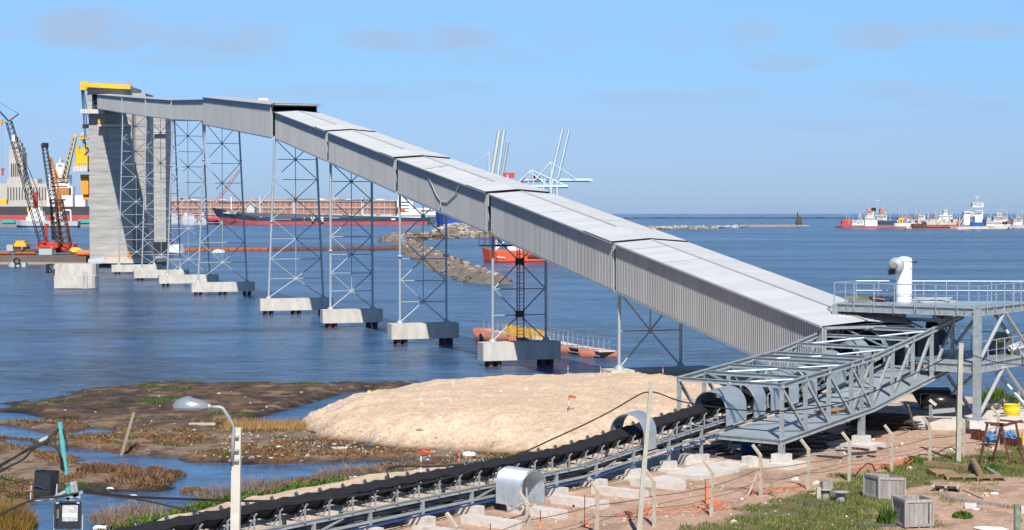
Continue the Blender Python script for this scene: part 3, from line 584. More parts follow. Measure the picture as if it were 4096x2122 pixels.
def person_at(t, skin=(.45, .28, .2), vest=orange, hgt=1.75):
    o = base_of(t); h = hgt; J = [(0, 0, .53), (0, 0, .68), (0, 0, .82), (0, 0, .87), (0, .0, .95), (.1, 0, .80), (.14, .02, .62), (.13, -.06, .47), (-.1, 0, .80), (-.14, .02, .62), (-.13, -.05, .47), (.06, 0, .5), (.08, 0, .27), (.08, .0, .02), (-.06, 0, .5), (-.08, 0, .27), (-.08, 0, .02)]
    rad = [.085, .085, .09, .035, .06, .045, .032, .025, .045, .032, .025, .06, .045, .03, .06, .045, .03]
    E = [(0, 1), (1, 2), (2, 3), (3, 4), (2, 5), (5, 6), (6, 7), (2, 8), (8, 9), (9, 10), (0, 11), (11, 12), (12, 13), (0, 14), (14, 15), (15, 16)]
    me = bpy.data.meshes.new('body'); me.from_pydata([(x * h, y * h, z * h) for x, y, z in J], E, []); b = bpy.data.objects.new('body', me); COL.objects.link(b); b.parent = t
    m_ = b.modifiers.new('skin', 'SKIN'); 
    for k, r_ in enumerate(rad): me.skin_vertices[0].data[k].radius = (r_ * h, r_ * h)
    me.skin_vertices[0].data[0].use_root = True; b.modifiers.new('sub', 'SUBSURF').levels = 1; me.materials.append(vest)
    for nm, c_, r_, m2 in (('helmet', (0, 0, .985 * h), .085 * h, yellow),):
        q = MB(); q.blob(c_, r_, 8, 0); q.build(nm, m2, t, local=True)
person_at(pr_)
# ---------------------------------------------------------------- ground conveyor, open truss bridge, transfer tower
A3 = Vector((.602, .799, 0)); C3 = Vector((-.799, .602, 0)); C0 = Vector((1.81, 71.1, 0)); P0 = Vector((12.26, 79.3, 0)); KS = 22.2
def zr(s): return 1.95 if s < 2 else (1.95 + .072 * (s - 2) if s < KS else 1.95 + .072 * (KS - 2) + .15 * (s - KS))
def cv(s, c, z): return C0 + A3 * s + C3 * c + Vector((0, 0, z))
cvt = thing('belt_conveyor', 'long black trough belt conveyor on galvanised frames', 'conveyor', cv(0, .7, 1)[:])
SS = [-26, 2, KS, 34]
for c in (0, 1.4):
    for k in range(3):
        a_, b_ = SS[k], SS[k + 1]
        mb = MB(); mb.ibeam(cv(a_, c, zr(a_)), cv(b_, c, zr(b_)), .09, .15, .02); mb.build('stringer', galv, cvt)
        mb = MB(); mb.beam(cv(a_, c, zr(a_) - .42), cv(b_, c, zr(b_) - .42), .07, .09); mb.build('lower_rail', galv, cvt)
mb = MB()
for k in range(3):
    a_, b_ = SS[k], SS[k + 1]; mb.tube(cv(a_, -.12, zr(a_) - .56), cv(b_, -.12, zr(b_) - .56), .038, 8)
mb.build('blue_water_pipe', bluep, cvt)
mb = MB(); th = R(33)
N_ = 300; ss = [-26 + 60 * k / N_ for k in range(N_ + 1)]; V = []
for s in ss:
    ph = (s % 1.2) / 1.2; sg = .045 * math.sin(math.pi * ph); z = zr(s) + .38 - sg * .4
    for cx, dz in ((.05, .36 - sg), (.42, .02), (.98, .02), (1.35, .36 - sg)): V.append(cv(s, cx, z + dz))
n4 = 4; mb.add(V + [p - Vector((0, 0, .02)) for p in V], [(i * n4 + k, i * n4 + k + 1, (i + 1) * n4 + k + 1, (i + 1) * n4 + k) for i in range(N_) for k in range(3)] + [(len(V) + i * n4 + k + 1, len(V) + i * n4 + k, len(V) + (i + 1) * n4 + k, len(V) + (i + 1) * n4 + k + 1) for i in range(N_) for k in range(3)], True)
mb.build('carrying_belt', rubber, cvt)
mb = MB(); V = []
for s in ss[::4]:
    for cx in (.15, 1.25): V.append(cv(s, cx, zr(s) - .34))
mb.add(V, [(2 * i, 2 * i + 1, 2 * i + 3, 2 * i + 2) for i in range(len(V) // 2 - 1)]); mb.build('return_belt', rubber, cvt)
def idler(s):
    z = zr(s) + .07; o = cv(s, 0, z); q = lambda u, w, h: Vector((u, w, h))
    fr_ = MB(); fr_.beam(cv(s, -.1, z), cv(s, 1.5, z), .09, .05)
    for c0, sg in ((0, 1), (1.4, -1)):
        fr_.beam(cv(s, c0 - .08 * sg, z), cv(s, c0 - .08 * sg, z + .50), .06, .035, A3); fr_.beam(cv(s, c0 - .08 * sg, z + .50), cv(s, c0 - .20 * sg, z + .62), .06, .035, A3)
        fr_.beam(cv(s, c0 + .26 * sg, z), cv(s, c0 - .06 * sg, z + .40), .04, .03, A3)
    for c_ in (.38, 1.02): fr_.beam(cv(s, c_, z), cv(s, c_, z + .26), .06, .03, A3)
    rl = MB()
    for a_, b_ in (((.0, .56), (.36, .27)), ((.42, .24), (.98, .24)), ((1.04, .27), (1.4, .56))): rl.tube(cv(s, a_[0], z + a_[1]), cv(s, b_[0], z + b_[1]), .065, 8)
    for m_, sg in ((rl, 1),):
        m_.tube(cv(s, 1.36, z + .52), cv(s, 1.52, z + .70), .055, 6)
    return fr_, rl
i0 = None; s0 = -25.6
fr0, rl0 = idler(s0); fo = fr0.build('idler_frame', galv, cvt); ro = rl0.build('idler_rollers', black, fo)
k = 1
while s0 + k * 1.2 < 33.5:
    s = s0 + k * 1.2; d_ = A3 * (s - s0) + Vector((0, 0, zr(s) - zr(s0))); f2 = place(fo, cvt, fo.location + d_); r2 = ro.copy(); COL.objects.link(r2); r2.parent = f2; k += 1
# return rollers and small blue tags on the lower rail
for k in range(17):
    s = -18.5 + k * 3.0; mb = MB(); mb.tube(cv(s, .1, zr(s) - .42), cv(s, 1.3, zr(s) - .42), .07, 6); mb.build('return_roller', black, cvt)
leg_s = [-17.2, -14.3, -11.4, -8.5, -5.57, -2.8, 0, 2.86, 5.75, 8.64, 11.47]
ped_words = ['lowest left', 'second from the lower left', 'third from the lower left', 'left of the corrugated arch', 'directly behind the corrugated arch', 'right behind the arch', 'beside the right foot of the arch', 'between arch and hoop hood', 'left under the hoop hood', 'right of the hoop hood', 'just in front of the open truss']
for j, s in enumerate(leg_s):
    for c in (0, 1.4):
        mb = MB(); zb = 1.34 if s < 5 else 1.42; mb.beam(cv(s, c, zb), cv(s, c, zr(s) - .08), .13, .1, A3); mb.beam(cv(s, c, zb), cv(s, c, zb + .03), .28, .28, A3); mb.build('leg', galv, cvt)
    if j in (1, 4, 7): mb = MB(); mb.beam(cv(s, 0, 1.5), cv(s + 1.5, 0, zr(s) - .1), .06, .06); mb.build('brace', galv, cvt)
    if s < 5:   # sleeper with a sloping end on the far side
        mb = MB(); pr = [(-.45, .85), (-.45, 1.34), (.35, 1.34), (.75, 1.06), (1.0, 1.06), (1.15, 1.34), (1.7, 1.34), (2.1, .85)]
        mb.prism([cv(s - .22, c, z) for c, z in pr], A3 * .44); mb.build('sleeper', concl, None, 'notched concrete sleeper under the conveyor, ' + ped_words[j], 'sleeper', 'notched concrete sleepers under the conveyor')
    else:
        t = thing('footing', 'small concrete footing block under the conveyor leg ' + ped_words[j], 'footing', cv(s, 0, .95)[:], 'small footing blocks under the conveyor legs')
        mb = MB(); mb.prism([cv(s - .28 + u, c, 1.1) for u, c in ((0, -.28), (.56, -.28), (.56, .28), (0, .28))], (0, 0, .33)); mb.build('block', concl, t)
        mb = MB(); mb.prism([cv(s - .28 + u, c, .85) for u, c in ((-.15, -.5), (.75, -.5), (.75, 2.1), (-.15, 2.1))], (0, 0, .255)); mb.build('base_pad', concl, t)
lw = ['at the bottom edge of the frame', 'left of the corrugated arch', 'carrying the front of the corrugated arch', 'just right of the corrugated arch', 'in the middle of the row, alone', 'last of the row, near the leaning pole', 'first of the row, cut by the frame edge']
for j, s in enumerate([-9.9, -7.1, -4.2, -1.4, 1.45, 4.35, -12.8]):
    mb = MB(); mb.prism([cv(s - .27 + u, c, .88) for u, c in ((0, -3.35), (.54, -3.35), (.54, -.9), (0, -.9))], (0, 0, .42)); mb.build('long_sleeper', concl, None, 'long pale concrete beam on the soil ' + lw[j], 'concrete beam', 'row of long concrete beams before the conveyor')
fx = MB()
for x, y in ((2745, 1858), (2998, 1862)): g = G(x, y, 1.0); fx.box((g.x, g.y, 1.15), (.55, .55, .62), R(37)); 
for (x, y), lab in (((2744, 1858), 'loose square concrete block left of the pit'), ((2998, 1868), 'loose square concrete block beside the truss foot')):
    g = G(x, y, 1.0); mb = MB(); mb.box((g.x, g.y, 1.2), (.5, .5, .55), R(37)); mb.build('concrete_block', concl, None, lab, 'block', 'loose square blocks by the pit')
mb = MB(); g = G(2860, 1925, 1.0); mb.prism([cv(7.0 + u, c, .86) for u, c in ((0, -2.6), (3.2, -2.7), (5.0, -2.3), (5.2, -1.0), (3.0, -.6), (.2, -.8))], (0, 0, .3)); mb.build('broken_slab', concl, None, 'broken concrete slab pad beside the truss foot', 'slab')
mb = MB(); mb.prism([cv(4.6 + u, c, .86) for u, c in ((0, -2.0), (1.9, -2.2), (2.2, -.9), (.3, -.7))], (0, 0, .24)); mb.build('broken_slab', concl, None, 'cracked concrete pad behind the fence near the leaning pole', 'slab')
# hoods over the belt
def hood(sa, sb, r, zc, lab, nm='hoop_hood', c=.7, leg=.7, rib=False, m_=None, ang=None):
    t = thing(nm, lab, 'belt hood', cv((sa + sb) / 2, c, zc)[:], 'sheet metal hoods over the belt')
    n = 26; pr = []
    for k in range(n + 1):
        a_ = math.pi * k / n; pr.append((c - r * math.cos(a_), r * math.sin(a_)))
    pr = [(c - r, -leg)] + pr + [(c + r, -leg)]; V = []; m = 2; mb = MB()
    for s in (sa, sb):
        for cc_, h in pr: V.append(cv(s, cc_, zc + zr(s) - zr(sa) + h))
    for s in (sb, sa):
        for cc_, h in pr: V.append(cv(s, c + (cc_ - c) * .965, zc + zr(s) - zr(sa) + h * (.965 if h > 0 else 1)))
    k = len(pr); fs = []
    for b in range(4):
        for j in range(k - 1): i0_, i1_ = b * k + j, ((b + 1) % 4) * k + j; fs.append((i0_, i0_ + 1, i1_ + 1, i1_))
    mb.add(V, fs, False); mb.build('hood_shell', m_ or galvb, t)
    mb = MB(); ring = [cv(sa + .02, cc_, zc + h) for cc_, h in pr]; mb.path(ring, .018, 5); mb.build('edge_rim', galv, t); return t
hood(6.3, 7.3, .9, zr(6.3) + .55, 'single large hoop hood over the belt near the leaning pole')
hood(13.4, 15.3, .9, zr(13.4) + .45, 'first dented hood of the belt inside the truss'); hood(16.05, 17.2, .9, zr(16) + .45, 'second hood inside the open truss'); hood(17.75, 18.8, .9, zr(17.7) + .45, 'third hood inside the open truss')
hood(19.6, 20.6, .9, zr(19.6) + .45, 'fourth hood inside the truss'); hood(21.3, 22.6, .9, zr(21.3) + .45, 'hood at the kink of the truss'); hood(24.0, 25.9, .9, zr(24) + .45, 'wide hood past the kink of the truss')
hood(27.3, 28.9, .9, zr(27.3) + .45, 'upper hood before the large cover'); hood(30.2, 33.4, 1.0, zr(30.2) + .5, 'large pale cover at the top of the truss belt')
hood(-18.6, -17.2, .85, 1.4, 'hoop hood cut off by the lower edge of the picture', c=-1.3)
# corrugated arch standing on the beams
ar = thing('corrugated_arch', 'corrugated galvanised culvert arch standing on the concrete beams', 'arch', (.3, 66.6, 1.3)); o_ = Vector((.36, 66.45, 1.3)); sv = Vector((.84, .58, 0)).normalized(); bv = Vector((-.70, .71, 0)); mb = MB(); n = 22; nc = 12; V = []
for j in range(nc * 2 + 1):
    w_ = j / (nc * 2) * 1.42; rr_ = .56 + (.038 if j % 2 else -.038)
    for k in range(n + 1):
        a_ = math.pi * k / n; V.append(o_ + bv * w_ + sv * (.56 - rr_ * math.cos(a_)) + Vector((0, 0, .80 + rr_ * math.sin(a_))))
n_ = n + 1; V2_ = []
for j in range(nc * 2 + 1):
    w_ = j / (nc * 2) * 1.42; rr_ = .56 + (.038 if j % 2 else -.038); V2_.append((o_ + bv * w_ + sv * (.56 - rr_), o_ + bv * w_ + sv * (.56 + rr_)))
mb.add(V, [(j * n_ + k, j * n_ + k + 1, (j + 1) * n_ + k + 1, (j + 1) * n_ + k) for j in range(nc * 2) for k in range(n)], False)
for e_ in (0, 1):
    q = [];
    for j, pr in enumerate(V2_): q += [pr[e_], pr[e_] + Vector((0, 0, .80))]
    mb.add(q, [(2 * j, 2 * j + 1, 2 * j + 3, 2 * j + 2) for j in range(nc * 2)])
mb.build('corrugated_shell', galvb, ar)
mb = MB(); mb.path([o_ + sv * (.56 - .58 * math.cos(math.pi * k / n)) + Vector((0, 0, .80 + .58 * math.sin(math.pi * k / n))) for k in range(n + 1)], .02, 5); mb.build('edge_rim', galv, ar)
bk = MB(); q0 = cv(-5.9, -2.0, 1.36); bk.beam(q0, q0 + A3 * 1.6 + Vector((0, 0, .3)), .12, .08); bk.beam(q0, q0 + Vector((-.1, 0, .55)), .08, .06); bk.beam(q0 + A3 * 1.2 + Vector((0, 0, .2)), q0 + A3 * 1.15 + Vector((0, 0, .75)), .08, .05)
bk.build('loose_bracket', galv, None, 'loose galvanised brackets lying left of the corrugated arch', 'bracket')
# ---- open truss
WT = 5.45
def zb(s): return 2.22 + .068 * s if s < 9.5 else 2.22 + .068 * 9.5 + .138 * (s - 9.5)
def tp(s, c, dz=0.0): return P0 + A3 * s + C3 * c + Vector((0, 0, zb(s) + dz))
HT = 2.46; xs_ = [3130, 3225, 3318, 3408, 3450, 3489, 3573, 3654, 3730, 3813]; ns = []
for x in xs_: u = (x - CX) / F; ns.append((u * 79.3 - 12.26) / (.602 - .799 * u))
ns[0] = 0.0; END = ns[-1] + .5
tt = thing('truss_bridge', 'open grey steel truss bridge carrying the belt up to the tower', 'truss', (P0.x, P0.y, 1.5))
for c in (0, WT):
    for dz, w, h in ((-.1, .2, .24), (HT, .2, .24)):
        pts = [-.12, 9.5, END + (1.0 if dz > 1 else .0)]
        for a_, b_ in zip(pts, pts[1:]): mb = MB(); mb.ibeam(tp(a_, c, dz), tp(b_, c, dz), w, h, .022); mb.build('chord', galv, tt)
    for i, s in enumerate(ns):
        if i == 4 and c: continue
        mb = MB(); mb.ibeam(tp(s, c, 0), tp(s, c, HT - .1), .16, .16, .016, A3); mb.build('post', galv, tt)
        mb = MB(); mb.box(tp(s, c, HT), (.16, .17, .27), R(37)); mb.build('splice_plate', galv, tt)
    ii = [0, 1, 2, 3, 5, 6, 7, 8, 9]
    for k in range(len(ii) - 1):
        a_, b_ = ns[ii[k]], ns[ii[k + 1]]
        if k <= 3:
            mb = MB(); mb.ibeam(tp(a_, c, HT - .12), tp(b_, c, .05), .13, .11, .014, C3); mb.build('diagonal', paintg, tt)
        if k >= 3:
            mb = MB(); mb.ibeam(tp(b_, c, HT - .12), tp(a_, c, .05), .15, .12, .014, C3); mb.build('diagonal', galv, tt)
for i, s in enumerate(ns):
    mb = MB(); mb.ibeam(tp(s, .08, HT), tp(s, WT - .08, HT), .16, .2, .018); mb.build('cross_beam', galv, tt)
    mb = MB(); mb.ibeam(tp(s, .08, -.13), tp(s, WT - .08, -.13), .14, .2, .018); mb.build('floor_beam', galv, tt)
ii = [0, 1, 2, 3, 5, 6, 7, 8, 9]
for k in range(len(ii) - 1):
    a_, b_ = ns[ii[k]], ns[ii[k + 1]]; ap, en = (a_, b_) if k % 2 == 0 else (b_, a_)
    for c in (.15, WT - .15):
        mb = MB(); mb.tube(tp(ap, WT / 2, HT - .03), tp(en, c, HT - .03), .055, 8); mb.build('wind_brace', galvb, tt)
fl = [0.0, 1.6, 3.2, 4.8, 6.4, 8.0, 9.5, 11.1, 12.7, 14.3, 15.9, 17.5, END]
for a_, b_ in zip(fl, fl[1:]):
    mb = MB(); mb.hexa([tp(a_ + .01, .1, -.015), tp(b_ - .01, .1, -.015), tp(b_ - .01, 3.3, -.015), tp(a_ + .01, 3.3, -.015)][::-1], [tp(a_ + .01, .1, .01), tp(b_ - .01, .1, .01), tp(b_ - .01, 3.3, .01), tp(a_ + .01, 3.3, .01)][::-1]); mb.build('floor_plate', plate, tt)
mb = MB(); mb.ibeam(tp(0, 0, -.2) , P0 + Vector((0, 0, 1.55)), .24, .24, .02, A3); mb.build('support_leg', galv, tt)
mb = MB(); mb.ibeam(tp(0, WT, -.2), P0 + C3 * WT + Vector((0, 0, 1.0)), .24, .24, .02, A3); mb.build('support_leg', galv, tt)
sl_ = ns[4]
mb = MB(); mb.ibeam(tp(sl_, 0, -.2), P0 + A3 * sl_ + Vector((0, 0, 1.6)), .28, .28, .02, A3); mb.build('support_leg', galv, tt)
mb = MB(); mb.ibeam(tp(sl_, WT, -.2), P0 + A3 * sl_ + C3 * WT + Vector((0, 0, 1.0)), .28, .28, .02, A3); mb.build('support_leg', galv, tt)
def pedestal(s, lab, w=1.5):
    t = thing('pedestal', lab, 'pedestal', (P0 + A3 * s + Vector((0, 0, .9)))[:], 'stepped concrete pedestals of the truss'); q = lambda u, c, z: P0 + A3 * (s + u) + C3 * c + Vector((0, 0, z))
    mb = MB(); mb.prism([q(-.35, -.35, 1.2), q(.35, -.35, 1.2), q(.35, .35, 1.2), q(-.35, .35, 1.2)], (0, 0, .38)); mb.build('plinth', concl, t)
    mb = MB(); mb.prism([q(-.8, -.9, .8), q(.9, -.9, .8), q(.9, w, .8), q(-.8, w, .8)], (0, 0, .405)); mb.build('base_block', concl, t)
    mb = MB(); mb.prism([q(-.22, -.22, 1.581), q(.22, -.22, 1.581), q(.22, .22, 1.581), q(-.22, .22, 1.581)], (0, 0, .03)); mb.build('base_plate', paintg, t)
pedestal(0, 'stepped concrete pedestal under the near corner of the truss'); pedestal(sl_, 'stepped concrete pedestal under the middle leg of the truss')
# ---- transfer tower
R0 = Vector((24.3, 91.2, 0)); FL_ = R0 + C3 * 8.1; BL_ = FL_ + A3 * 2.7; BR_ = R0 + A3 * 8.2; RR = R0 + A3 * 7.9
q3 = lambda p, z: Vector((p.x, p.y, z)); ZD, ZM = 7.61, 4.68
tn = thing('transfer_tower', 'grey steel transfer tower with two railed decks', 'transfer tower', (R0.x, R0.y, 1.0))
for nm, p in (('column', R0), ('column', FL_), ('column', RR), ('column', BL_)):
    mb = MB(); mb.ibeam(q3(p, 1.75), q3(p, ZD - .1), .34, .36, .03, A3); mb.build('column', galv, tn)
    for z in (2.0, ZM - .5, ZM - .05, ZD - .65):
        pass
    mb = MB(); mb.box(q3(p, 1.75), (.75, .75, .06), R(37)); mb.build('base_plate', galv, tn)
def deck(z, pts, h=.42, nm='deck'):
    mb = MB(); mb.prism([q3(p, z - .06) for p in pts], (0, 0, .05)); mb.build(nm, plate, tn)
    for a_, b_ in zip(pts, pts[1:] + pts[:1]):
        mb = MB(); mb.ibeam(q3(a_, z - .06 - h / 2), q3(b_, z - .06 - h / 2), .2, h, .025); L_ = (b_ - a_).length; n = int(L_ / 1.25)
        for k in range(1, n + 1):
            for off in (0,): c_ = a_.lerp(b_, (k - .5) / n); mb.beam(q3(c_, z - .09 - h), q3(c_, z - .03 - .06), .19, .02, (b_ - a_).normalized())
        mb.build('edge_beam', galv, tn)
up_pts = [R0, FL_, BL_, BR_]; deck(ZD, up_pts)
def railing(pts, z, sp=1.25, closed=False, h=1.1, top=True):
    P_ = pts + (pts[:1] if closed else [])
    for a_, b_ in zip(P_, P_[1:]):
        L_ = (b_ - a_).length; n = max(1, round(L_ / sp))
        for k in range(n): mb = MB(); c_ = a_.lerp(b_, k / n); mb.tube(q3(c_, z - .4), q3(c_, z + h), .032, 6); mb.build('rail_post', galvb, tn)
        for hh, r_ in ((h, .032), (h * .52, .02)): mb = MB(); mb.tube(q3(a_, z + hh), q3(b_, z + hh), r_, 6); mb.build('hand_rail', galvb, tn)
rp_ = [p + (p - Vector((23.8, 96, 0))).normalized() * .12 for p in up_pts]; railing(rp_, ZD, closed=True)
MR = R0 + A3 * 8.4; deck(ZM, [R0, R0 + C3 * 3.0, R0 + C3 * 3.0 + A3 * 3, R0 + A3 * 8.4 + C3 * 5.5, MR], .46, 'mid_deck'); railing([R0 + A3 * .3, MR], ZM, 1.2, h=1.1); railing([R0 + C3 * 5.5 + A3 * 7.9, MR + A3 * .2], ZM, 1.8)
MS = R0 + A3 * 3.7
for mid, ends in ((MS, (R0, RR)), (FL_ + A3 * 1.35, (FL_, BL_))):
    for zt_, zb_ in ((ZD - .5, ZM + .05), (ZM - .5, 1.85)):
        for e_ in ends: mb = MB(); mb.tube(q3(mid.lerp(e_, .04), zt_), q3(e_.lerp(mid, .05), zb_), .105, 10); mb.build('brace_tube', paintg, tn)
for a_, b_, m_ in (((3722, 1245), (3888, 1450), galvb), ((3790, 1500), (3892, 1652), galvb), ((3902, 1275), (3828, 1372), paintg), ((3900, 1498), (3806, 1580), paintg), ((3975, 1250), (4040, 1345), paintg), ((4070, 1400), (4110, 1440), galvb), ((3985, 1490), (4110, 1630), galvb)):
    mb = MB(); mb.tube(P(*a_, 96.5), P(*b_, 95.8), .1, 10); mb.build('brace_tube', m_, tn)
# stack, motor, gear on the deck
g_ = P(3615, 1209, 96.8); st = thing('dust_stack', 'thick white vertical duct with a fan housing on the upper deck', 'duct', (g_.x, g_.y, ZD))
mb = MB(); mb.lathe((g_.x, g_.y, ZD), [(.44, 0), (.44, 2.3), (.40, 2.42), (.2, 2.5), (0, 2.52)], 28); mb.build('stack', mat('glossy_white_duct', (.86, .87, .88), .35, 0, .02, .5), st)
mb = MB()
for z in (.35, 1.85, 2.25): mb.lathe((g_.x, g_.y, ZD + z), [(.44, -.02), (.455, -.02), (.455, .02), (.44, .02)], 28)
mb.build('band', paintg, st); fc = Vector((g_.x - .55, g_.y - .55, ZD + 2.05)); mb = MB(); mb.lathe(fc, [(.02, -.15), (.42, -.15), (.42, .15), (.02, .15)], 20, Vector((-.45, -.89, 0))); mb.build('fan_housing', paintg, st)
mb = MB(); mb.tube(fc, fc + Vector((-.25, -.5, 0)), .15, 12); mb.build('fan_motor', mat('dull_brass', (.35, .33, .26), .5, .5), st)
mb = MB(); mb.prism([fc + Vector(v) for v in ((-.5, -.1, -.25), (-.1, -.2, -.25), (-.1, -.2, -.5), (-.45, -.1, -.55))], (.1, .3, 0)); mb.build('fan_outlet', black, st); mb = MB(); mb.tube((g_.x + .4, g_.y, ZD + 2.2), (g_.x + .72, g_.y - .1, ZD + 2.2), .05, 8); mb.build('nozzle', black, st)
def heap(nm, lab, cat, c, n, L_, m_, spread=.25, sz=(.08, .04), rz0=0.0, zc=None, dz=.05):
    t = thing(nm + ('' if nm.endswith('s') else ''), lab, cat, c)
    for k in range(n):
        mb = MB(); a_ = rz0 + U(-spread, spread); l_ = L_ * U(.6, 1.0); z = c[2] + sz[1] / 2 + dz * k * .6; x, y = c[0] + U(-.25, .25), c[1] + U(-.2, .2)
        mb.box((x, y, z), (l_, sz[0] * U(.7, 1.3), sz[1]), a_); mb.build('plank' if m_ in (wood, woodb, woodd) else 'bar', m_, t)
    return t
d_ = P(3735, 1215, 96); heap('bar_stack', 'dark steel bars lying on the upper deck right of the duct', 'steel bars', (d_.x, d_.y, ZD), 9, 2.6, paintg, .2, (.12, .05), .1)
d_ = P(3432, 1207, 96.6); t = thing('mesh_bundle', 'rusty wire mesh bundle on the left corner of the upper deck', 'wire mesh', (d_.x, d_.y, ZD))
for k in range(16): mb = MB(); mb.tube((d_.x - .6 + k * .08, d_.y - .4, ZD + .04), (d_.x - .6 + k * .08, d_.y + .4, ZD + .28), .018, 4); mb.build('wire', mat('khaki_wire', (.25, .24, .14), .7), t)
for k in range(5): mb = MB(); mb.tube((d_.x - .65, d_.y - .4 + k * .2, ZD + .06 + k * .06), (d_.x + .65, d_.y - .4 + k * .2, ZD + .05 + k * .05), .018, 4); mb.build('wire', MATS['khaki_wire'], t)
d_ = P(3525, 1207, 97); mb = MB()
for k in range(5): mb.blob((d_.x + k * .22 - .3, d_.y, ZD + .13), (.22, .2, .17 + .05 * (k == 1)), 7, .2)
mb.build('tarpaulin', mat('dark_blue_tarp', (.03, .05, .10), .7, 0, .3, 2, .5), None, 'crumpled dark blue tarpaulin left of the white duct', 'tarpaulin')
mb = MB(); mb.beam(P(3490, 1193, 96.9), P(3540, 1199, 96.7), .1, .05); mb.build('orange_board', mat('orange_board', (.5, .2, .08), .8), None, 'orange board sticking out of the blue tarpaulin', 'board')
# grey drive box on the mid deck
b_ = G(4012, 1418, ZM); db = thing('drive_cabinet', 'dark grey machine cabinet with yellow stickers on the mid deck', 'cabinet', (b_.x, b_.y, ZM)); rz_ = R(8)
mb = MB(); x0, y0 = b_.x, b_.y + .3; mb.prism([(x0 - .62, y0, ZM + .25), (x0 + .62, y0, ZM + .25), (x0 + .62, y0, ZM + .85), (x0 + .5, y0, ZM + 1.15), (x0 - .3, y0, ZM + 1.15), (x0 - .62, y0, ZM + .8)], (.1, .9, 0)); mb.build('cabinet', mat('dark_machine_grey', (.07, .085, .09), .5), db)
mb = MB(); mb.box((x0, y0 + .45, ZM + .125), (1.1, .8, .25)); mb.build('plinth', black, db)
for dx in (-.12, .1): mb = MB(); mb.box((x0 + dx, y0 - .012, ZM + .72), (.15, .02, .16)); mb.build('sticker', yellow, db)
mb = MB(); mb.lathe((x0 + .45, y0 - .4, ZM), [(.1, 0), (.1, .22), (.02, .24)], 10); mb.build('yellow_cup', mat('lime_plastic', (.75, .75, .03), .5), None, 'small lime yellow canister standing before the cabinet', 'canister')
mb = MB(); mb.blob((x0 + 1.0, y0 - .1, ZM + .3), (.6, .4, .35), 9, .3); mb.build('plastic_sheet', mat('clear_plastic', (.55, .58, .6), .25, 0, .2, 3, .6), None, 'crumpled clear plastic sheet beside the cabinet', 'plastic sheet')
# chutes and machinery between truss and tower
ch = thing('transfer_chute', 'dark steel chutes and rollers under the upper deck', 'chute', (22.4, 99.5, 4.4))
for (x, y, D, w, h, m_) in ((3470, 1240, 100, .8, 1.5, black), (3575, 1262, 99.5, 1.2, 1.2, black), (3500, 1290, 99, 1.6, .6, paintg), (3772, 1265, 100.5, .8, 1.2, black), (3600, 1330, 99, 1.7, .7, black), (3690, 1370, 98, 1.9, 1.5, mat('dark_machine_grey', (.07, .085, .09), .5)), (3430, 1290, 100, .5, .7, galvb), (3745, 1330, 99, .9, 1.4, black)):
    p = P(x, y, D); mb = MB(); mb.box(p, (w, .9, h), R(37), .9); mb.build('casing', m_, ch)
p = P(3540, 1235, 99); mb = MB(); mb.lathe(p, [(.02, -.9), (.45, -.9), (.45, .9), (.02, .9)], 16, C3); mb.build('head_pulley', whitep, ch)
p = P(3628, 1382, 94); mb = MB(); mb.lathe(p, [(.02, -.12), (.14, -.1), (.17, 0), (.14, .1), (.02, .12)], 10, C3); mb.build('motor_cap', whitep, ch); mb = MB(); mb.tube(p + Vector((.1, 0, 0)), p + Vector((.35, 0, .05)), .11, 8); mb.build('red_motor', redp, ch)
heap('timber_stack', 'brown boards stacked at the head of the truss', 'boards', tuple(tp(18.6, 1.2, .02)), 10, 1.8, woodb, .4, (.22, .05), R(-30)); 
# pulley frame in the pit under the tower, retaining wall
pf = thing('pulley_frame', 'black belt pulley in a frame below the truss end', 'pulley', tuple(G(3745, 1665, 1.0)))
p = P(3755, 1608, 93.5); mb = MB(); mb.lathe(p, [(.02, -.95), (.42, -.95), (.42, .95), (.02, .95)], 20, Vector((.97, -.2, 0))); mb.build('take_up_pulley', mat('shiny_belt', (.015, .015, .015), .3), pf)
mb = MB(); mb.lathe(p + Vector((.97, -.2, 0)) * 1.0, [(.02, -.03), (.4, -.03), (.4, .05), (.3, .1), (.02, .1)], 16, Vector((.97, -.2, 0))); mb.build('end_cap', concl, pf)
mb = MB(); mb.beam(P(3725, 1648, 92.5), P(3820, 1640, 92.3), .2, .22); mb.build('cross_beam', galv, pf); mb = MB(); mb.ibeam(P(3724, 1672, 92.4), P(3724, 1620, 92.4), .16, .16, .02, A3); mb.build('frame_leg', galv, pf)
mb = MB(); mb.beam(P(3718, 1600, 92.4), P(3745, 1622, 92.3), .2, .14); mb.build('bracket', concl, pf)
bd_ = MB(); bd_.prism([P(3640, 1560, 97), P(3800, 1560, 97), P(3860, 1650, 96.6), P(3700, 1660, 96.6)], (.3, 1.5, 0)); bd_.build('return_belt_loop', rubber, pf)
rw = MB(); w0, w1, w2 = G(3648, 1716, 1.0), G(3905, 1728, 1.0), G(4200, 1712, 1.0)
rw.prism([w0, w1, w2, w2 + Vector((0, 9, 0)), w1 + Vector((.3, 6.2, 0)), w0 + Vector((1.0, 6.6, 0))], (0, 0, .62)); rw.build('foundation_slab', concl, None, 'low pale concrete foundation slab beneath the transfer tower', 'foundation')
ap = MB(); ap.prism([R0 + Vector(v) for v in ((-.5, -.5, 1.3), (.5, -.5, 1.3), (.5, .5, 1.3), (-.5, .5, 1.3))], (0, 0, .42)); ap.build('column_plinth', concl, None, 'bolted column plinth at the right front corner of the tower', 'plinth')
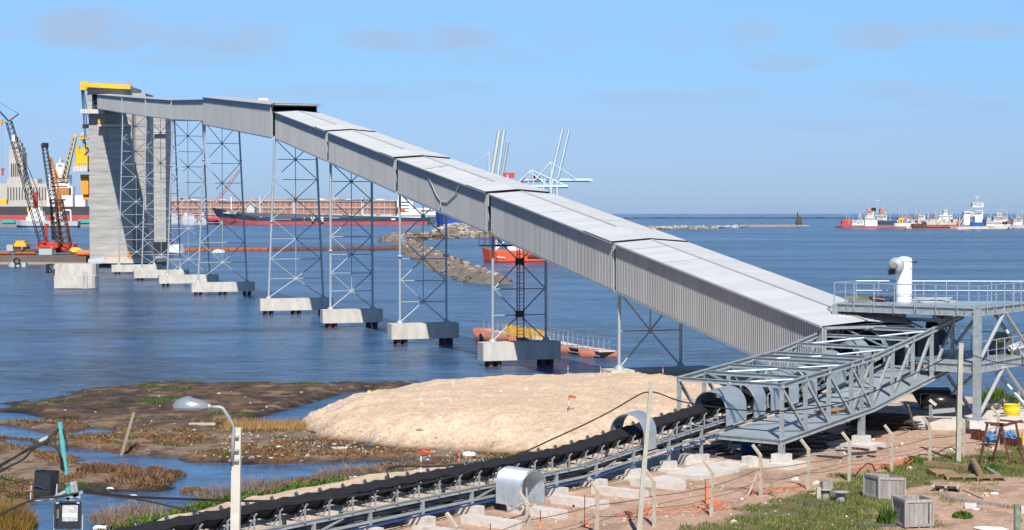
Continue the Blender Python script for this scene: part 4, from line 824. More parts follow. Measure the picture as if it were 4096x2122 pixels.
# timber pile in the shade
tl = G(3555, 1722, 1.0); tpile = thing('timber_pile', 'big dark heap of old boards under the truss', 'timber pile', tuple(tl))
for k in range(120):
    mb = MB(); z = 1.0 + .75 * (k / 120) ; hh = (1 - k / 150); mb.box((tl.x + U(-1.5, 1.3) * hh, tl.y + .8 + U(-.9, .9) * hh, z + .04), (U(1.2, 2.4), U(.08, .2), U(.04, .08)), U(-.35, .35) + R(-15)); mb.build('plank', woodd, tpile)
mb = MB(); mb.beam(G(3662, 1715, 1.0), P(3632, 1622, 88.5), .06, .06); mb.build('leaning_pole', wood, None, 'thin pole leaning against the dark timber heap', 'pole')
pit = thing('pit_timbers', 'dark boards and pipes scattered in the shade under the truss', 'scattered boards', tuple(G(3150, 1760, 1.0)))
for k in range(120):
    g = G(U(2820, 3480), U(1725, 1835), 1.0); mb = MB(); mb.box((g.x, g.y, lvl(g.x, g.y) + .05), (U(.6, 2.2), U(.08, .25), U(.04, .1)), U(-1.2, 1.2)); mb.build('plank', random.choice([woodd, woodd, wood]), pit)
cp = MB(); c_ = G(3010, 1830, 1.0); V = []; n = 14
for j in range(25):
    rr_ = .42 + (.03 if j % 2 else -.03)
    for k in range(n): V.append((c_.x + rr_ * math.cos(2 * math.pi * k / n), c_.y + 1.2 + rr_ * math.sin(2 * math.pi * k / n), 1.0 + j * .045))
cp.add(V, [(j * n + k, j * n + (k + 1) % n, (j + 1) * n + (k + 1) % n, (j + 1) * n + k) for j in range(24) for k in range(n)]); cp.build('corrugated_pipe', mat('blue_corrugated_pipe', (.03, .10, .28), .5), None, 'blue corrugated pipe standing in the shade under the truss', 'pipe')
pal = lambda nm, lab, c, rz, w=1.2, d=.8: None
def pallet(lab, c, rz=0.0, tilt=(0, 0), m_=None, w=1.2, d=1.0, group='wooden pallets'):
    t = thing('pallet', lab, 'pallet', c, group); t.rotation_euler = (tilt[0], tilt[1], rz)
    b0 = MB(); b0.box((0, -d / 2 + .06, .125), (w, .1, .022)); o = b0.build('top_board', m_ or woodb, t, local=True)
    for k in range(1, 7): place(o, t, (0, k * (d - .1) / 6, 0))
    b1 = MB(); b1.box((-w / 2 + .06, 0, .06), (.1, d, .1)); o = b1.build('runner', m_ or woodb, t, local=True); place(o, t, (w / 2 - .06, 0, 0)); place(o, t, (w - .12, 0, 0)); return t
pallet('small brown pallet lying on the truss floor', tuple(tp(7.2, 1.15, .03)), R(30), (0, -R(4)), w=1.3)
# ---------------------------------------------------------------- far shore, ships, cranes, breakwater
def hull(x0, x1, yd, yw, D, colt, colb, bow='left', name='ship', label='', group=None, beamw=None, sheer=0.0, red=.45, cat='ship', rake=.04):
    a_, b_ = P(x0, yw, D), P(x1, yw, D); L_ = b_.x - a_.x; zt = P(0, yd, D).z; zw = P(0, yw, D).z; bw = beamw or L_ * .15; t = thing(name, label, cat, ((a_.x + b_.x) / 2, D, 0), group)
    def ring(z, e):      # outline at height z; e widens towards the deck
        n = 10; near, far = [], []
        for k in range(n + 1):
            u = k / n; w = bw / 2 * min(1, (u / .18) ** .6) * (1 if u < .93 else .9); xx = a_.x - e * L_ * rake + u * (L_ + e * L_ * rake * 1.3) if bow == 'left' else b_.x + e * L_ * rake - u * (L_ + e * L_ * rake * 1.3)
            zz = z + sheer * max(0, (.22 - u) / .22) * e
            near.append((xx, D - w + bw / 2, zz)); far.append((xx, D + w + bw / 2, zz))
        return near + far[::-1]
    zm = zw + (zt - zw) * red; levels = [(-1.0, 0, 0), (zm, .45, 0), (zt, 1, 1)]
    for (za, ea, _), (zb_, eb, _), m_, nm in ((levels[0], levels[1], colb, 'lower_hull'), (levels[1], levels[2], colt, 'upper_hull')):
        A_, B_ = ring(za, ea), ring(zb_, eb); n = len(A_); mb = MB(); mb.add(A_ + B_, [(k, (k + 1) % n, n + (k + 1) % n, n + k) for k in range(n)] + [tuple(range(n, 2 * n))], False); mb.build(nm, m_, t)
    return t
_bn = [0]
def bx(t, nm, m_, x0, y0, x1, y1, D, dep=4.0):
    _bn[0] += 1; D += (_bn[0] % 9) * .11 * D / 1500; dep *= 1 + (_bn[0] % 7) * .013
    p, q = P(x0, y1, D), P(x1, y0, D); mb = MB(); mb.box(((p.x + q.x) / 2, D + dep / 2, (p.z + q.z) / 2), (abs(q.x - p.x), dep, abs(q.z - p.z))); return mb.build(nm, m_, t)
def st_(t, nm, m_, pts, D, r=.25, n=5):
    for (x0, y0), (x1, y1) in zip(pts, pts[1:]): mb = MB(); mb.tube(P(x0, y0, D), P(x1, y1, D), r, n); mb.build(nm, m_, t)
def lattice(t, nm, m_, a_, b_, D, w0, w1, n=14, r=.08):
    a_, b_ = P(*a_, D), P(*b_, D); ax = (b_ - a_).normalized(); s = Vector((0, 1, 0)); u = ax.cross(s).normalized(); mb = MB()
    pt = lambda k, i: a_.lerp(b_, k / n) + (s * (1 if i in (0, 1) else -1) + u * (1 if i in (0, 3) else -1)) * (w0 + (w1 - w0) * k / n) / 2
    for i in range(4): mb.tube(pt(0, i), pt(n, i), r * 1.4, 4)
    for k in range(n):
        for i in range(4): mb.tube(pt(k, i), pt(k + 1, (i + 1) % 4), r, 3, cap=False)
    return mb.build(nm, m_, t)
navy = mat('dark_navy_hull', (.03, .04, .065), .5, 0, .1, .05); redh = mat('red_antifouling', (.42, .07, .07), .7, 0, .15, .1); greys = mat('pale_grey_ship_paint', (.42, .47, .48), .6, 0, .08, .1)
brick = mat('red_brick', (.36, .19, .15), .9, 0, .15, .05); bconc = mat('warehouse_concrete', (.45, .36, .31), .9, 0, .12, .05); lblue = mat('pale_blue_crane_paint', (.50, .62, .68), .5, 0, .08, .1)
glassd = mat('dark_window_glass', (.05, .06, .08), .3, 0, .2, .2); stone = mat('pale_customs_stone', (.50, .47, .41), .9, 0, .08, .05); windw = mat('pale_shutter', (.62, .60, .57), .8)
# brick warehouse
D_ = 2150; wh = thing('warehouse', 'long red brick dock warehouse behind the bulk carrier', 'warehouse', P(1110, 893, D_)[:])
bx(wh, 'wall', brick, 640, 803, 1580, 893, D_, 60)
for (y0, y1) in ((800, 807), (829, 835), (857, 861)): bx(wh, 'cornice', bconc, 638, y0, 1582, y1, D_ - 1.5, 1.6)
w1_ = None
for k in range(40):
    x = 655 + k * 23.3
    if w1_ is None:
        w1_ = bx(wh, 'pilaster', bconc, x, 808, x + 2.4, 892, D_ - 1.1, 1.2); p0_ = P(x, 0, D_).x
        v1 = bx(wh, 'window', windw, x + 7, 813, x + 17, 825, D_ - .6, .8); v2 = bx(wh, 'window', glassd, x + 7, 838, x + 17, 851, D_ - .6, .8)
    else:
        d_ = Vector((P(x, 0, D_).x - p0_, 0, 0)); place(w1_, wh, w1_.location + d_)
        if k % 2 == 0: place(v1, wh, v1.location + d_); place(v2, wh, v2.location + d_)
        elif k % 5 == 0: place(v2, wh, v2.location + d_ + Vector((0, 0, 7.6)))
for x, w in ((767, 40), (877, 42), (1170, 45), (1272, 52), (1392, 40), (1518, 45)):
    c_ = P(x, 804, D_); r_ = w * D_ / F / 2; mb = MB(); pr = [(c_.x - r_ * math.cos(math.pi * k / 8), D_ + 6, c_.z + r_ * .36 * math.sin(math.pi * k / 8)) for k in range(9)]; mb.prism(pr, (0, 25, 0)); mb.build('white_roof_vault', whitep, wh)
bx(wh, 'roof_house', bconc, 1000, 796, 1022, 806, D_ + 5, 10); bx(wh, 'roof_house', bconc, 1333, 793, 1358, 806, D_ + 5, 10); bx(wh, 'roof_house', bconc, 650, 790, 720, 806, D_ + 8, 20)
sh = thing('quay_shed', 'pale gabled quay shed in front of the brick warehouse', 'shed', P(1002, 858, 2080)[:]); p, q = P(987, 858, 2080), P(1018, 858, 2080); zt = P(0, 828, 2080).z; za = P(0, 812, 2080).z; mb = MB(); mb.prism([(p.x, 2080, p.z), (q.x, 2080, p.z), (q.x, 2080, zt), ((p.x + q.x) / 2, 2080, za), (p.x, 2080, zt)], (0, 20, 0)); mb.build('gable_wall', mat('pale_shed', (.55, .56, .52), .8), sh)
mb = MB(); mb.beam((p.x - 1, 2079, zt), ((p.x + q.x) / 2, 2079, za + 1), 1.5, 1); mb.beam((q.x + 1, 2079, zt), ((p.x + q.x) / 2, 2079, za + 1), 1.5, 1); mb.build('roof_edge', greys, sh)
qy = MB(); qa = P(-300, 895, 2170); qb = P(1760, 895, 2170); qy.box(((qa.x + qb.x) / 2, 2230, 1.2), (qb.x - qa.x, 160, 3.4)); qy.build('quay', mat('quay_stone', (.25, .24, .22), .9, 0, .1, .05), kind='structure')
# bulk carrier
D_ = 1960; bc = hull(872, 1708, 873, 899, D_, navy, redh, 'left', 'bulk_carrier', 'dark blue bulk carrier with a red waterline and white letters', None, 30, 12, .46)
bx(bc, 'hatch_coaming', greys, 968, 863, 1600, 873, D_ + 4, 20); bx(bc, 'hatch_coaming', greys, 905, 846, 950, 856, D_ + 6, 16)
for k in range(9): bx(bc, 'hatch_cover', greys, 985 + k * 67, 857, 1035 + k * 67, 863.5, D_ + 5, 18)
for x in (1041, 1176, 1450): bx(bc, 'crane_post', greys, x - 5, 790 if x > 1300 else 785, x + 5, 862, D_ + 8, 3)
st_(bc, 'crane_jib', greys, [(1043, 812), (1085, 765)], D_ + 6, .9); st_(bc, 'crane_jib', greys, [(1180, 800), (1178, 745)], D_ + 6, .9); st_(bc, 'crane_jib', greys, [(1450, 800), (1462, 735)], D_ + 6, .9)
bx(bc, 'bow_mast', whitep, 923, 788, 927, 838, D_ + 10, 2); bx(bc, 'sign_board', whitep, 1036, 868, 1051, 874, D_ - .8, .3); bx(bc, 'sign_board', whitep, 1565, 875, 1581, 881, D_ - .8, .3)
for (x0, y0, x1, y1) in ((1590, 855, 1690, 872), (1593, 826, 1650, 856), (1588, 800, 1640, 830), (1592, 781, 1622, 803), (1604, 770, 1612, 784), (1640, 806, 1652, 830), (1650, 838, 1682, 860)): bx(bc, 'superstructure', whitep, x0, y0, x1, y1, D_ + 3, 18)
bx(bc, 'lifeboat', mat('lifeboat_orange', (.85, .10, .03), .5), 1598, 833, 1620, 845, D_ + 1, 3)
for k in range(4): bx(bc, 'window_band', glassd, 1594, 808 + k * 12.5, 1636, 810.5 + k * 12.5, D_ + 2.7, .4)
def letter(pts, y=1960 - 2.5):
    for (x0, y0), (x1, y1) in zip(pts, pts[1:]):
        mb = MB(); mb.beam(P(x0, y0, y), P(x1, y1, y), .5, 1.2); mb.build('letter_stroke', whitep, bc)
letter([(1217, 869), (1217, 879)]); letter([(1217, 883), (1217, 887)]); letter([(1245, 869), (1251, 886), (1257, 869)]); letter([(1294, 871), (1283, 871), (1282, 877), (1293, 879), (1293, 885), (1282, 886)])
for k in range(14):
    if k != 3: mb = MB(); mb.beam(P(893 + k * 3.7, 851.3 + k * .25, 1957), P(895.8 + k * 3.7, 851.5 + k * .25, 1957), .4, 1.0); mb.build('name_mark', whitep, bc)
ws = hull(1712, 1780, 852, 872, 2060, whitep, whitep, 'right', 'white_vessel', 'white vessel behind the blue one with a stepped deckhouse', None, 14, 0, .5)
bx(ws, 'deckhouse', whitep, 1660, 833, 1745, 868, 2050, 14); bx(ws, 'window_band', glassd, 1672, 842, 1736, 846, 2049.5, .5)
bs = hull(1746, 1900, 863, 909, 1600, mat('bright_blue_hull', (.015, .07, .30), .45, 0, .1, .1), redh, 'left', 'blue_vessel', 'bright blue hulled vessel emerging from behind the gallery', None, 20, 4, .08)
bx(bs, 'deckhouse', whitep, 1790, 845, 1850, 864, 1603, 12)
# red tanker bow, grey naval hulls
rs = hull(822, 876, 873, 884, 1990, mat('bright_red_hull', (.70, .03, .03), .5), navy, 'left', 'red_boat', 'bright red boat ahead of the bulk carrier bow', None, 8, 0, .2)
for k, (x0, x1) in enumerate(((668, 724), (716, 790), (785, 826))):
    nv = hull(x0, x1, 876, 891, 1960 - k * 10, greys, greys, 'left', 'grey_vessel', ('grey patrol ship with a thin mast beside the far shaft', 'grey ship with white domes, middle of the grey three', 'small grey boat just left of the red one')[k], 'grey ships at the far quay', 9)
    bx(nv, 'deckhouse', greys, x0 + 14, 862, x1 - 12, 877, 1962 - k * 10, 6); bx(nv, 'radar_dome', whitep, x0 + 22, 852, x0 + 32, 862, 1962 - k * 10, 4); st_(nv, 'mast', greys, [((x0 + x1) / 2, 864), ((x0 + x1) / 2, 820)], 1962, .5)
faded = mat('faded_red', (.55, .30, .28), .7)
rc = thing('red_derrick', 'thin red lattice derrick rising behind the trestles', 'crane', P(855, 840, 2100)[:]); lattice(rc, 'boom', faded, (858, 815), (962, 678), 2100, 4, 2, 12, .22); st_(rc, 'stay', faded, [(858, 815), (893, 800)], 2100, .5)
# container cranes
def gantry(xb, D, lab, tilt, up=True, s=1.0, yb=860):
    t = thing('container_crane', lab, 'container crane', P(xb, yb, D)[:], 'pale blue container cranes'); X = lambda v: xb + v * s; yt = yb - 170 * s
    for (x0, x1) in ((-48, -40), (-8, -14), (20, 8), (52, 40)): st_(t, 'leg', lblue, [(X(x0), yb), (X(x1), yb - 115 * s)], D, 1.5, 4)
    st_(t, 'sill_beam', lblue, [(X(-50), yb - 62 * s), (X(54), yb - 62 * s)], D, 1.3, 4); st_(t, 'portal_beam', lblue, [(X(-62), yb - 113 * s), (X(150), yb - 113 * s)], D, 2.0, 4)
    for a_, b_ in (((-30, -60), (8, -112)), ((30, -60), (-6, -112)), ((-45, -60), (-20, -112))): st_(t, 'brace', lblue, [(X(a_[0]), yb + a_[1] * s), (X(b_[0]), yb + b_[1] * s)], D, .9, 4)
    for a_, b_ in (((-12, -113), (0, -178)), ((12, -113), (4, -178)), ((2, -178), (-60, -115)), ((2, -178), (145, -115)), ((2, -170), (70, -114))): st_(t, 'a_frame', lblue, [(X(a_[0]), yb + a_[1] * s), (X(b_[0]), yb + b_[1] * s)], D, 1.0, 4)
    bx(t, 'machine_house', redp, X(-56), yb - 130 * s, X(-26), yb - 114 * s, D + 1, 8); return t
D_ = 2000
g1 = gantry(2122, D_, 'pale blue container crane with its long beam lowered', 0)
g2 = thing('container_crane', 'pale blue container crane with two raised booms at the right', 'container crane', P(2215, 860, D_)[:], 'pale blue container cranes')
st_(g2, 'boom', lblue, [(2204, 716), (2250, 516)], D_, 1.7, 4); st_(g2, 'boom', lblue, [(2232, 712), (2276, 522)], D_, 1.7, 4); st_(g2, 'boom_stay', lblue, [(2196, 655), (2238, 540)], D_, .4, 4); st_(g2, 'portal_beam', lblue, [(2080, 722), (2368, 722)], D_ + 3, 2.0, 4)
for x0, x1 in ((2160, 2180), (2205, 2200), (2232, 2226), (2190, 2212)): st_(g2, 'leg', lblue, [(x0, 862), (x1, 715)], D_, 1.7, 4)
st_(g2, 'a_frame', lblue, [(2204, 716), (2204, 650), (2140, 722)], D_, 1.0, 4); st_(g2, 'a_frame', lblue, [(2204, 650), (2300, 715)], D_, .7, 4); bx(g2, 'machine_house', redp, 2128, 704, 2160, 716, D_ + 2, 8); bx(g2, 'end_cab', lblue, 2360, 717, 2370, 727, D_, 3)
g3 = thing('container_crane', 'pale container crane with three steep raised booms behind the gallery', 'container crane', P(1990, 860, D_)[:], 'pale blue container cranes')
st_(g3, 'boom', mat('cream_boom', (.60, .60, .52), .6), [(1968, 700), (1997, 522)], D_, 2.2, 4); st_(g3, 'boom', lblue, [(1990, 705), (2017, 520)], D_, 1.9, 4); st_(g3, 'boom', greys, [(2008, 705), (2032, 570)], D_, 1.7, 4); st_(g3, 'mast', lblue, [(1956, 690), (1956, 612)], D_, 1.2, 4)
bx(g3, 'mast_head', greys, 1950, 608, 1962, 622, D_, 3); st_(g3, 'stay', lblue, [(1956, 618), (1882, 663)], D_, .5, 4); bx(g3, 'machine_house', redp, 2013, 692, 2058, 712, D_ + 1, 8)
for x in (1960, 1990, 2030): st_(g3, 'leg', lblue, [(x, 862), (x, 700)], D_, 1.5, 4)
# rust-brown floating pipeline, mole, spit
pl_ = thing('floating_pipeline', 'rusty floating dredge pipeline lying across the water', 'pipeline', P(1150, 1000, 600)[:]); y_ = 1000
xs2 = [690 + k * 31.5 for k in range(30)]
for k, (a_, b_) in enumerate(zip(xs2, xs2[1:])):
    D = 12.2 * F / (1003 - (k / 30) * 8 - 855 + 0); mb = MB(); p, q = P(a_ + 1, 0, D), P(b_ - 1, 0, D); mb.tube((p.x, D, .28), (q.x, D - .1, .25), .85, 8); mb.tube((q.x - .6, D - .1, .28), (q.x - .1, D - .1, .28), 1.0, 8); mb.build('pipe_segment', mat('orange_rust', (.34, .10, .03), .8, .1, .2, .1) if k < 12 else rust, pl_)
fb = MB(); p = G(874, 1008, .2); fb.blob(p, (2.0, 1.2, .7), 8, .1); fb.build('white_float', whitep, None, 'white float lying before the rusty pipeline', 'float')
rockg = mat('mole_rock', (.17, .14, .11), .95, 0, .3, .8, .6, (.24, .20, .16), .45, objvar=.35); rockw = mat('guano_white_rock', (.38, .355, .31), .95, 0, .15, .8, .5, objvar=.2); rocko = mat('ochre_rock', (.20, .115, .05), .95, 0, .3, 1, .5, objvar=.3)
def rock_mesh(m_, parent, seed):
    random.seed(seed); mb = MB(); mb.blob((0, 0, 0), (1, .8, .6), 6, .28); return mb.build('rock', m_, parent, local=True)
def mole(lab, pts, wid, n, name='rock_mole', sz=(.9, 1.7), hgt=1.4, far=False, mats=None, core=True):
    ps = [G(x, y, 0.0) for x, y in pts]; t = thing(name, lab, 'rock mole', tuple(ps[0])); B_ = base_of(t)
    if core:
        mb = MB(); V = []
        for i, p in enumerate(ps):
            d = (ps[min(i + 1, len(ps) - 1)] - ps[max(i - 1, 0)]).normalized(); s = Vector((d.y, -d.x, 0)); w = wid[i]
            V += [p - s * w, p - s * w * .35 + Vector((0, 0, hgt)), p + s * w * .35 + Vector((0, 0, hgt)), p + s * w]
        mb.add([v + Vector((0, 0, -.3)) for v in V], [(i * 4 + k, i * 4 + k + 1, i * 4 + k + 5, i * 4 + k + 4) for i in range(len(ps) - 1) for k in range(3)] + [(0, 3, 2, 1), tuple(len(V) - 4 + k for k in range(4))]); mb.build('rubble_core', rockg, t)
    ms = mats or [rockg, rockg, rockg, rockw, rocko]; protos = [rock_mesh(m_, t, 5 + k) for k, m_ in enumerate(ms)]; first = set()
    seg = [(ps[i + 1] - ps[i]).length for i in range(len(ps) - 1)]; tot = sum(seg)
    for j in range(n):
        r_ = random.random() * tot; i = 0
        while i < len(seg) - 1 and r_ > seg[i]: r_ -= seg[i]; i += 1
        f = min(1, r_ / seg[i]); d = (ps[i + 1] - ps[i]).normalized(); s = Vector((d.y, -d.x, 0)); w = wid[i] + (wid[i + 1] - wid[i]) * f; v = U(-1, 1); h = hgt * min(1, (1 - abs(v)) * 1.5)
        side = 1 if s.y < 0 else -1; km = 3 if (h > hgt * .8 and random.random() < .4) else (4 if (h < hgt * .35 and random.random() < .6) else random.randrange(3)); km = min(km, len(ms) - 1)
        p = ps[i].lerp(ps[i + 1], f) + s * w * v + Vector((0, 0, h - .25)); pr = protos[km]; o = pr if km not in first else place(pr, t, (0, 0, 0)); first.add(km); o.location = p - B_; k_ = U(*sz) * .62; o.scale = (k_, k_ * U(.7, 1.2), k_ * U(.6, 1.0)); o.rotation_euler = (U(-.4, .4), U(-.4, .4), U(0, 6.3))
    for q, pr in enumerate(protos):
        if q not in first: bpy.data.objects.remove(pr)
    return t
mole('long rocky mole running toward the viewer beside the third trestle', [(1990, 1138), (1930, 1122), (1850, 1090), (1770, 1050), (1700, 1018), (1640, 985), (1600, 962)], [3.2, 5.2, 5.8, 6.2, 6.6, 6.6, 5], 290, sz=(.9, 1.9), hgt=1.7)
mole('lower rocky arm of the mole behind the third trestle', [(1580, 968), (1660, 958), (1740, 954), (1850, 951), (1960, 948)], [7, 8, 8, 8, 8], 150, sz=(3, 5.5), hgt=2.2, mats=[rockg, rockg, rocko, rockw, rocko])
mole('short heap of pale rocks farther off behind the gallery', [(1800, 933), (1840, 927), (1900, 931), (1960, 934)], [9, 14, 12, 8], 70, sz=(4, 8), hgt=4, mats=[rockg, rockw, rockw, rockw, rocko])
spit = MB(); sp_ = [(2480, 911), (2640, 915), (2800, 913), (2950, 910), (3080, 908), (3185, 907)]
V = []
for i, (x, y) in enumerate(sp_): a_, b_ = G(x, y + 1, -.1), G(x, y - 6 + i * .6, -.1); c_ = a_.lerp(b_, .5); c_.z = 1.6; V += [a_, c_, b_]
spit.add(V, [(i * 3 + k, i * 3 + k + 3, i * 3 + k + 4, i * 3 + k + 1) for i in range(len(sp_) - 1) for k in range(2)]); spit.build('sand_spit', mat('spit_gravel', (.34, .27, .19), .95, 0, .25, .05, .5), kind='structure')
mole('low line of whitish rocks on the sand spit beyond the gallery', [(2560, 919), (2700, 917), (2850, 914), (2990, 911)], [4, 4, 4, 4], 90, sz=(3, 5.5), hgt=1.4, mats=[rockg, rockw, rockw, rockw, rockw], core=False)
bw_ = MB(); V = []
for k in range(80):
    x = 2500 + k * 22; p = P(x, 876, 4300); h = U(1.8, 3.2); V += [(p.x, 4300, -1), (p.x, 4300, h), (p.x, 4320, h), (p.x, 4320, -1)]
bw_.add(V, [(i * 4 + k, i * 4 + 4 + k, i * 4 + 5 + k, i * 4 + 1 + k) for i in range(79) for k in range(3)]); bw_.build('far_breakwater', mat('dark_far_rock', (.045, .055, .08), .9, 0, .3, .02), None, 'thin dark breakwater line near the horizon at the right', 'breakwater')
# wreck-like red coaster behind the ladder trestle
orh = mat('orange_red_hull', (.66, .09, .03), .6, 0, .2, .2, .0, (.38, .05, .03), .38); D_ = 445
ro_ = hull(1938, 2230, 1010, 1054, D_, orh, redh, 'left', 'red_coaster', 'orange red coaster hull moored behind the ladder trestle', None, 9, 1.2, .1)
bx(ro_, 'deckhouse', whitep, 2030, 985, 2080, 1012, D_ + 2, 5); bx(ro_, 'deckhouse', whitep, 2080, 998, 2110, 1014, D_ + 1, 5); bx(ro_, 'wheelhouse', whitep, 2040, 970, 2066, 986, D_ + 2, 4); st_(ro_, 'mast', whitep, [(1985, 1010), (1985, 955)], D_ + 2, .3); st_(ro_, 'mast', whitep, [(2050, 970), (2050, 940)], D_ + 2, .2); st_(ro_, 'derrick', whitep, [(1985, 1000), (2020, 965)], D_ + 2, .2)
bx(ro_, 'deck_rail', rust, 2110, 1020, 2200, 1030, D_ - .5, .3)
for k in range(8): bx(ro_, 'name_plate', whitep, 1988 + k * 4.2, 1026 + k * .5, 1991 + k * 4.2, 1031 + k * .5, D_ - .4, .2)
# beacon
bn = thing('beacon', 'dark harbour beacon standing alone on a low base', 'beacon', P(3195, 906, 1700)[:]); mb = MB(); c_ = P(3195, 906, 1700); mb.lathe((c_.x, 1700, 0), [(3.4, -.5), (3.2, 4.5), (2.6, 5), (2.4, 8.2), (1.4, 8.5), (1.3, 10), (.2, 10.6)], 10); mb.build('tower', mat('dark_beacon', (.06, .05, .04), .8), bn); mb = MB(); mb.box((c_.x + 1, 1700, .6), (17, 10, 1.4)); mb.build('base', mat('spit_gravel', (.34, .27, .19), .95), bn); st_(bn, 'mast', black, [(3190, 866), (3190, 850)], 1700, .5)
# right-hand group of old ships
rusth = mat('rust_red_hull', (.40, .12, .09), .8, 0, .25, .2); offw = mat('dirty_white_paint', (.62, .60, .55), .7, 0, .15, .1); orr = mat('rust_streaked_white', (.60, .55, .46), .8, 0, .1, .15, 0, (.45, .20, .08), .42)
def ship(x0, x1, yd, yw, D, ct, cb, lab, blocks, masts, bow='left', group='old ships moored at the right', nm='moored_ship', sheer=0):
    t = hull(x0, x1, yd, yw, D, ct, cb, bow, nm, lab, group, (x1 - x0) * D / F * .18, sheer, .35)
    for (m_, a_, b_, c_, d_) in blocks:
        bx(t, 'deckhouse', m_, a_, b_, c_, d_, D + 2, 5)
        if m_ in (whitep, offw) and c_ - a_ > 14:
            for q in range(int((c_ - a_) / 5)): bx(t, 'window', glassd, a_ + 2 + q * 5, b_ + 3, a_ + 4.6 + q * 5, b_ + 5.6, D + .8, .8)
            mb = MB(); mb.tube(P(a_, b_ - 3, D + 2), P(c_, b_ - 3, D + 2), .14, 4); mb.build('deck_rail', offw, t)
    for ps in masts: st_(t, 'mast', offw, ps, D + 3, .28, 4)
    return t
D_ = 1500
ship(3352, 3590, 905, 915, D_, rusth, redh, 'long low rust red ship with a white deckhouse and twin orange lifeboats', [(redp, 3368, 882, 3406, 900), (whitep, 3408, 884, 3456, 902), (whitep, 3460, 870, 3510, 905), (offw, 3466, 848, 3495, 872), (offw, 3500, 862, 3548, 880), (offw, 3520, 850, 3545, 864), (black, 3490, 832, 3504, 846), (mat('life_orange', (.75, .2, .06), .6), 3522, 836, 3538, 852), (MATS['life_orange'], 3470, 837, 3484, 850), (mat('dark_hull', (.04, .05, .07), .6), 3515, 885, 3590, 900)], [[(3508, 850), (3508, 800)], [(3500, 805), (3518, 805)], [(3474, 842), (3474, 828)], [(3534, 838), (3534, 818)], [(3440, 884), (3440, 848)], [(3430, 884), (3440, 855), (3450, 884)]], 'left')
ship(3580, 3650, 893, 914, D_ - 15, offw, rusth, 'small boat with a yellow crane frame between the large wrecks', [(yellow, 3598, 876, 3602, 912), (yellow, 3607, 876, 3611, 912), (yellow, 3594, 874, 3614, 880)], [[(3608, 895), (3608, 830)], [(3590, 890), (3606, 876)]], 'left')
ship(3610, 3780, 893, 912, D_ + 60, orr, rusth, 'row hull with a rust red waterline behind the small boats', [(offw, 3672, 862, 3700, 892), (offw, 3640, 882, 3760, 893), (rusth, 3600, 868, 3650, 880)], [[(3625, 880), (3625, 818)], [(3674, 870), (3674, 846)], [(3684, 870), (3684, 842)], [(3716, 885), (3716, 858)]], 'right')
ship(3708, 3842, 884, 908, D_ + 20, orr, rusth, 'white and rust ship with a white funnel and small mast', [(whitep, 3775, 842, 3790, 864), (whitep, 3755, 862, 3812, 884), (offw, 3720, 880, 3830, 888)], [[(3785, 845), (3785, 820)], [(3750, 866), (3750, 850)], [(3803, 862), (3803, 843)]], 'right')
ship(3640, 3812, 908, 917, D_ - 60, mat('black_old_hull', (.05, .04, .04), .8), rusth, 'dark sunken hull lying low before the white ones', [(rust, 3650, 896, 3700, 909)], [], 'left')
ship(3812, 4030, 907, 921, D_ - 80, orr, offw, 'big white trawler with a blue side stripe and tall gantry', [(whitep, 3855, 848, 3880, 900), (whitep, 3900, 842, 3932, 905), (mat('trawler_blue', (.02, .10, .38), .5), 3888, 890, 3938, 905), (whitep, 3890, 812, 3934, 830), (whitep, 3866, 850, 3930, 866), (bluep, 3930, 878, 3944, 890), (offw, 3945, 888, 4010, 905)], [[(3836, 905), (3866, 846)], [(3846, 905), (3876, 846)], [(3880, 850), (3898, 812)], [(3930, 905), (3928, 820)], [(3908, 812), (3908, 782)], [(3898, 788), (3918, 788)], [(3902, 796), (3914, 796)]], 'left')
ship(3960, 4060, 898, 912, D_ + 10, offw, rusth, 'grey white trawler behind the blue striped one', [(offw, 3974, 868, 4030, 898), (offw, 3985, 856, 4010, 870), (mat('maroon', (.22, .03, .04), .7), 4004, 888, 4032, 902)], [[(4000, 860), (4000, 824)], [(3990, 858), (3990, 838)], [(4008, 842), (4022, 842)], [(4028, 890), (4028, 842)]], 'right')
ship(4046, 4140, 900, 920, D_ - 30, greys, rusth, 'pale grey vessel cut off by the right edge of the view', [(offw, 4052, 876, 4090, 900), (offw, 4062, 864, 4082, 878)], [[(4072, 866), (4072, 836)]], 'left')
for k, (x0, x1, y) in enumerate(((3620, 3648, 916), (3826, 3856, 921), (4030, 4056, 920))):
    t = hull(x0, x1, y - 5, y, 1330, (offw, orr, navy)[k], rusth, 'left', 'small_boat', ('small pale boat below the yellow frame', 'small pale boat at the trawler stern', 'small dark boat at the right trawler end')[k], 'small boats among the old ships', 2.4, cat='boat'); bx(t, 'cabin', offw, x0 + 8, y - 9, x0 + 18, y - 5, 1331, 1.5)
for k in range(130):
    x = U(3370, 4095); y = U(880, 900); D = D_ + U(-20, 40); t_par = COL.objects.get('moored_ship' if k % 7 == 0 else 'moored_ship.%03d' % (k % 7))
    if t_par is None: continue
    ox = (base_of(t_par).x / base_of(t_par).y) * F + CX; x = ox + U(-90, 90); q = random.random()
    if q < .5: hh = U(20, 55); mb = MB(); mb.tube(P(x, y, D), P(x + U(-4, 4), y - hh, D), .2, 4); mb.build('mast', offw, t_par)
    elif q < .75: mb = MB(); mb.tube(P(x, y, D), P(x + U(-26, 26), y - U(12, 34), D), .18, 4); mb.build('derrick', random.choice([offw, rusth, greys]), t_par)
    else: w = U(4, 14); bx(t_par, 'deck_gear', random.choice([offw, rusth, greys, navy, orr]), x, y - U(3, 9), x + w, y + 4, D, 2)
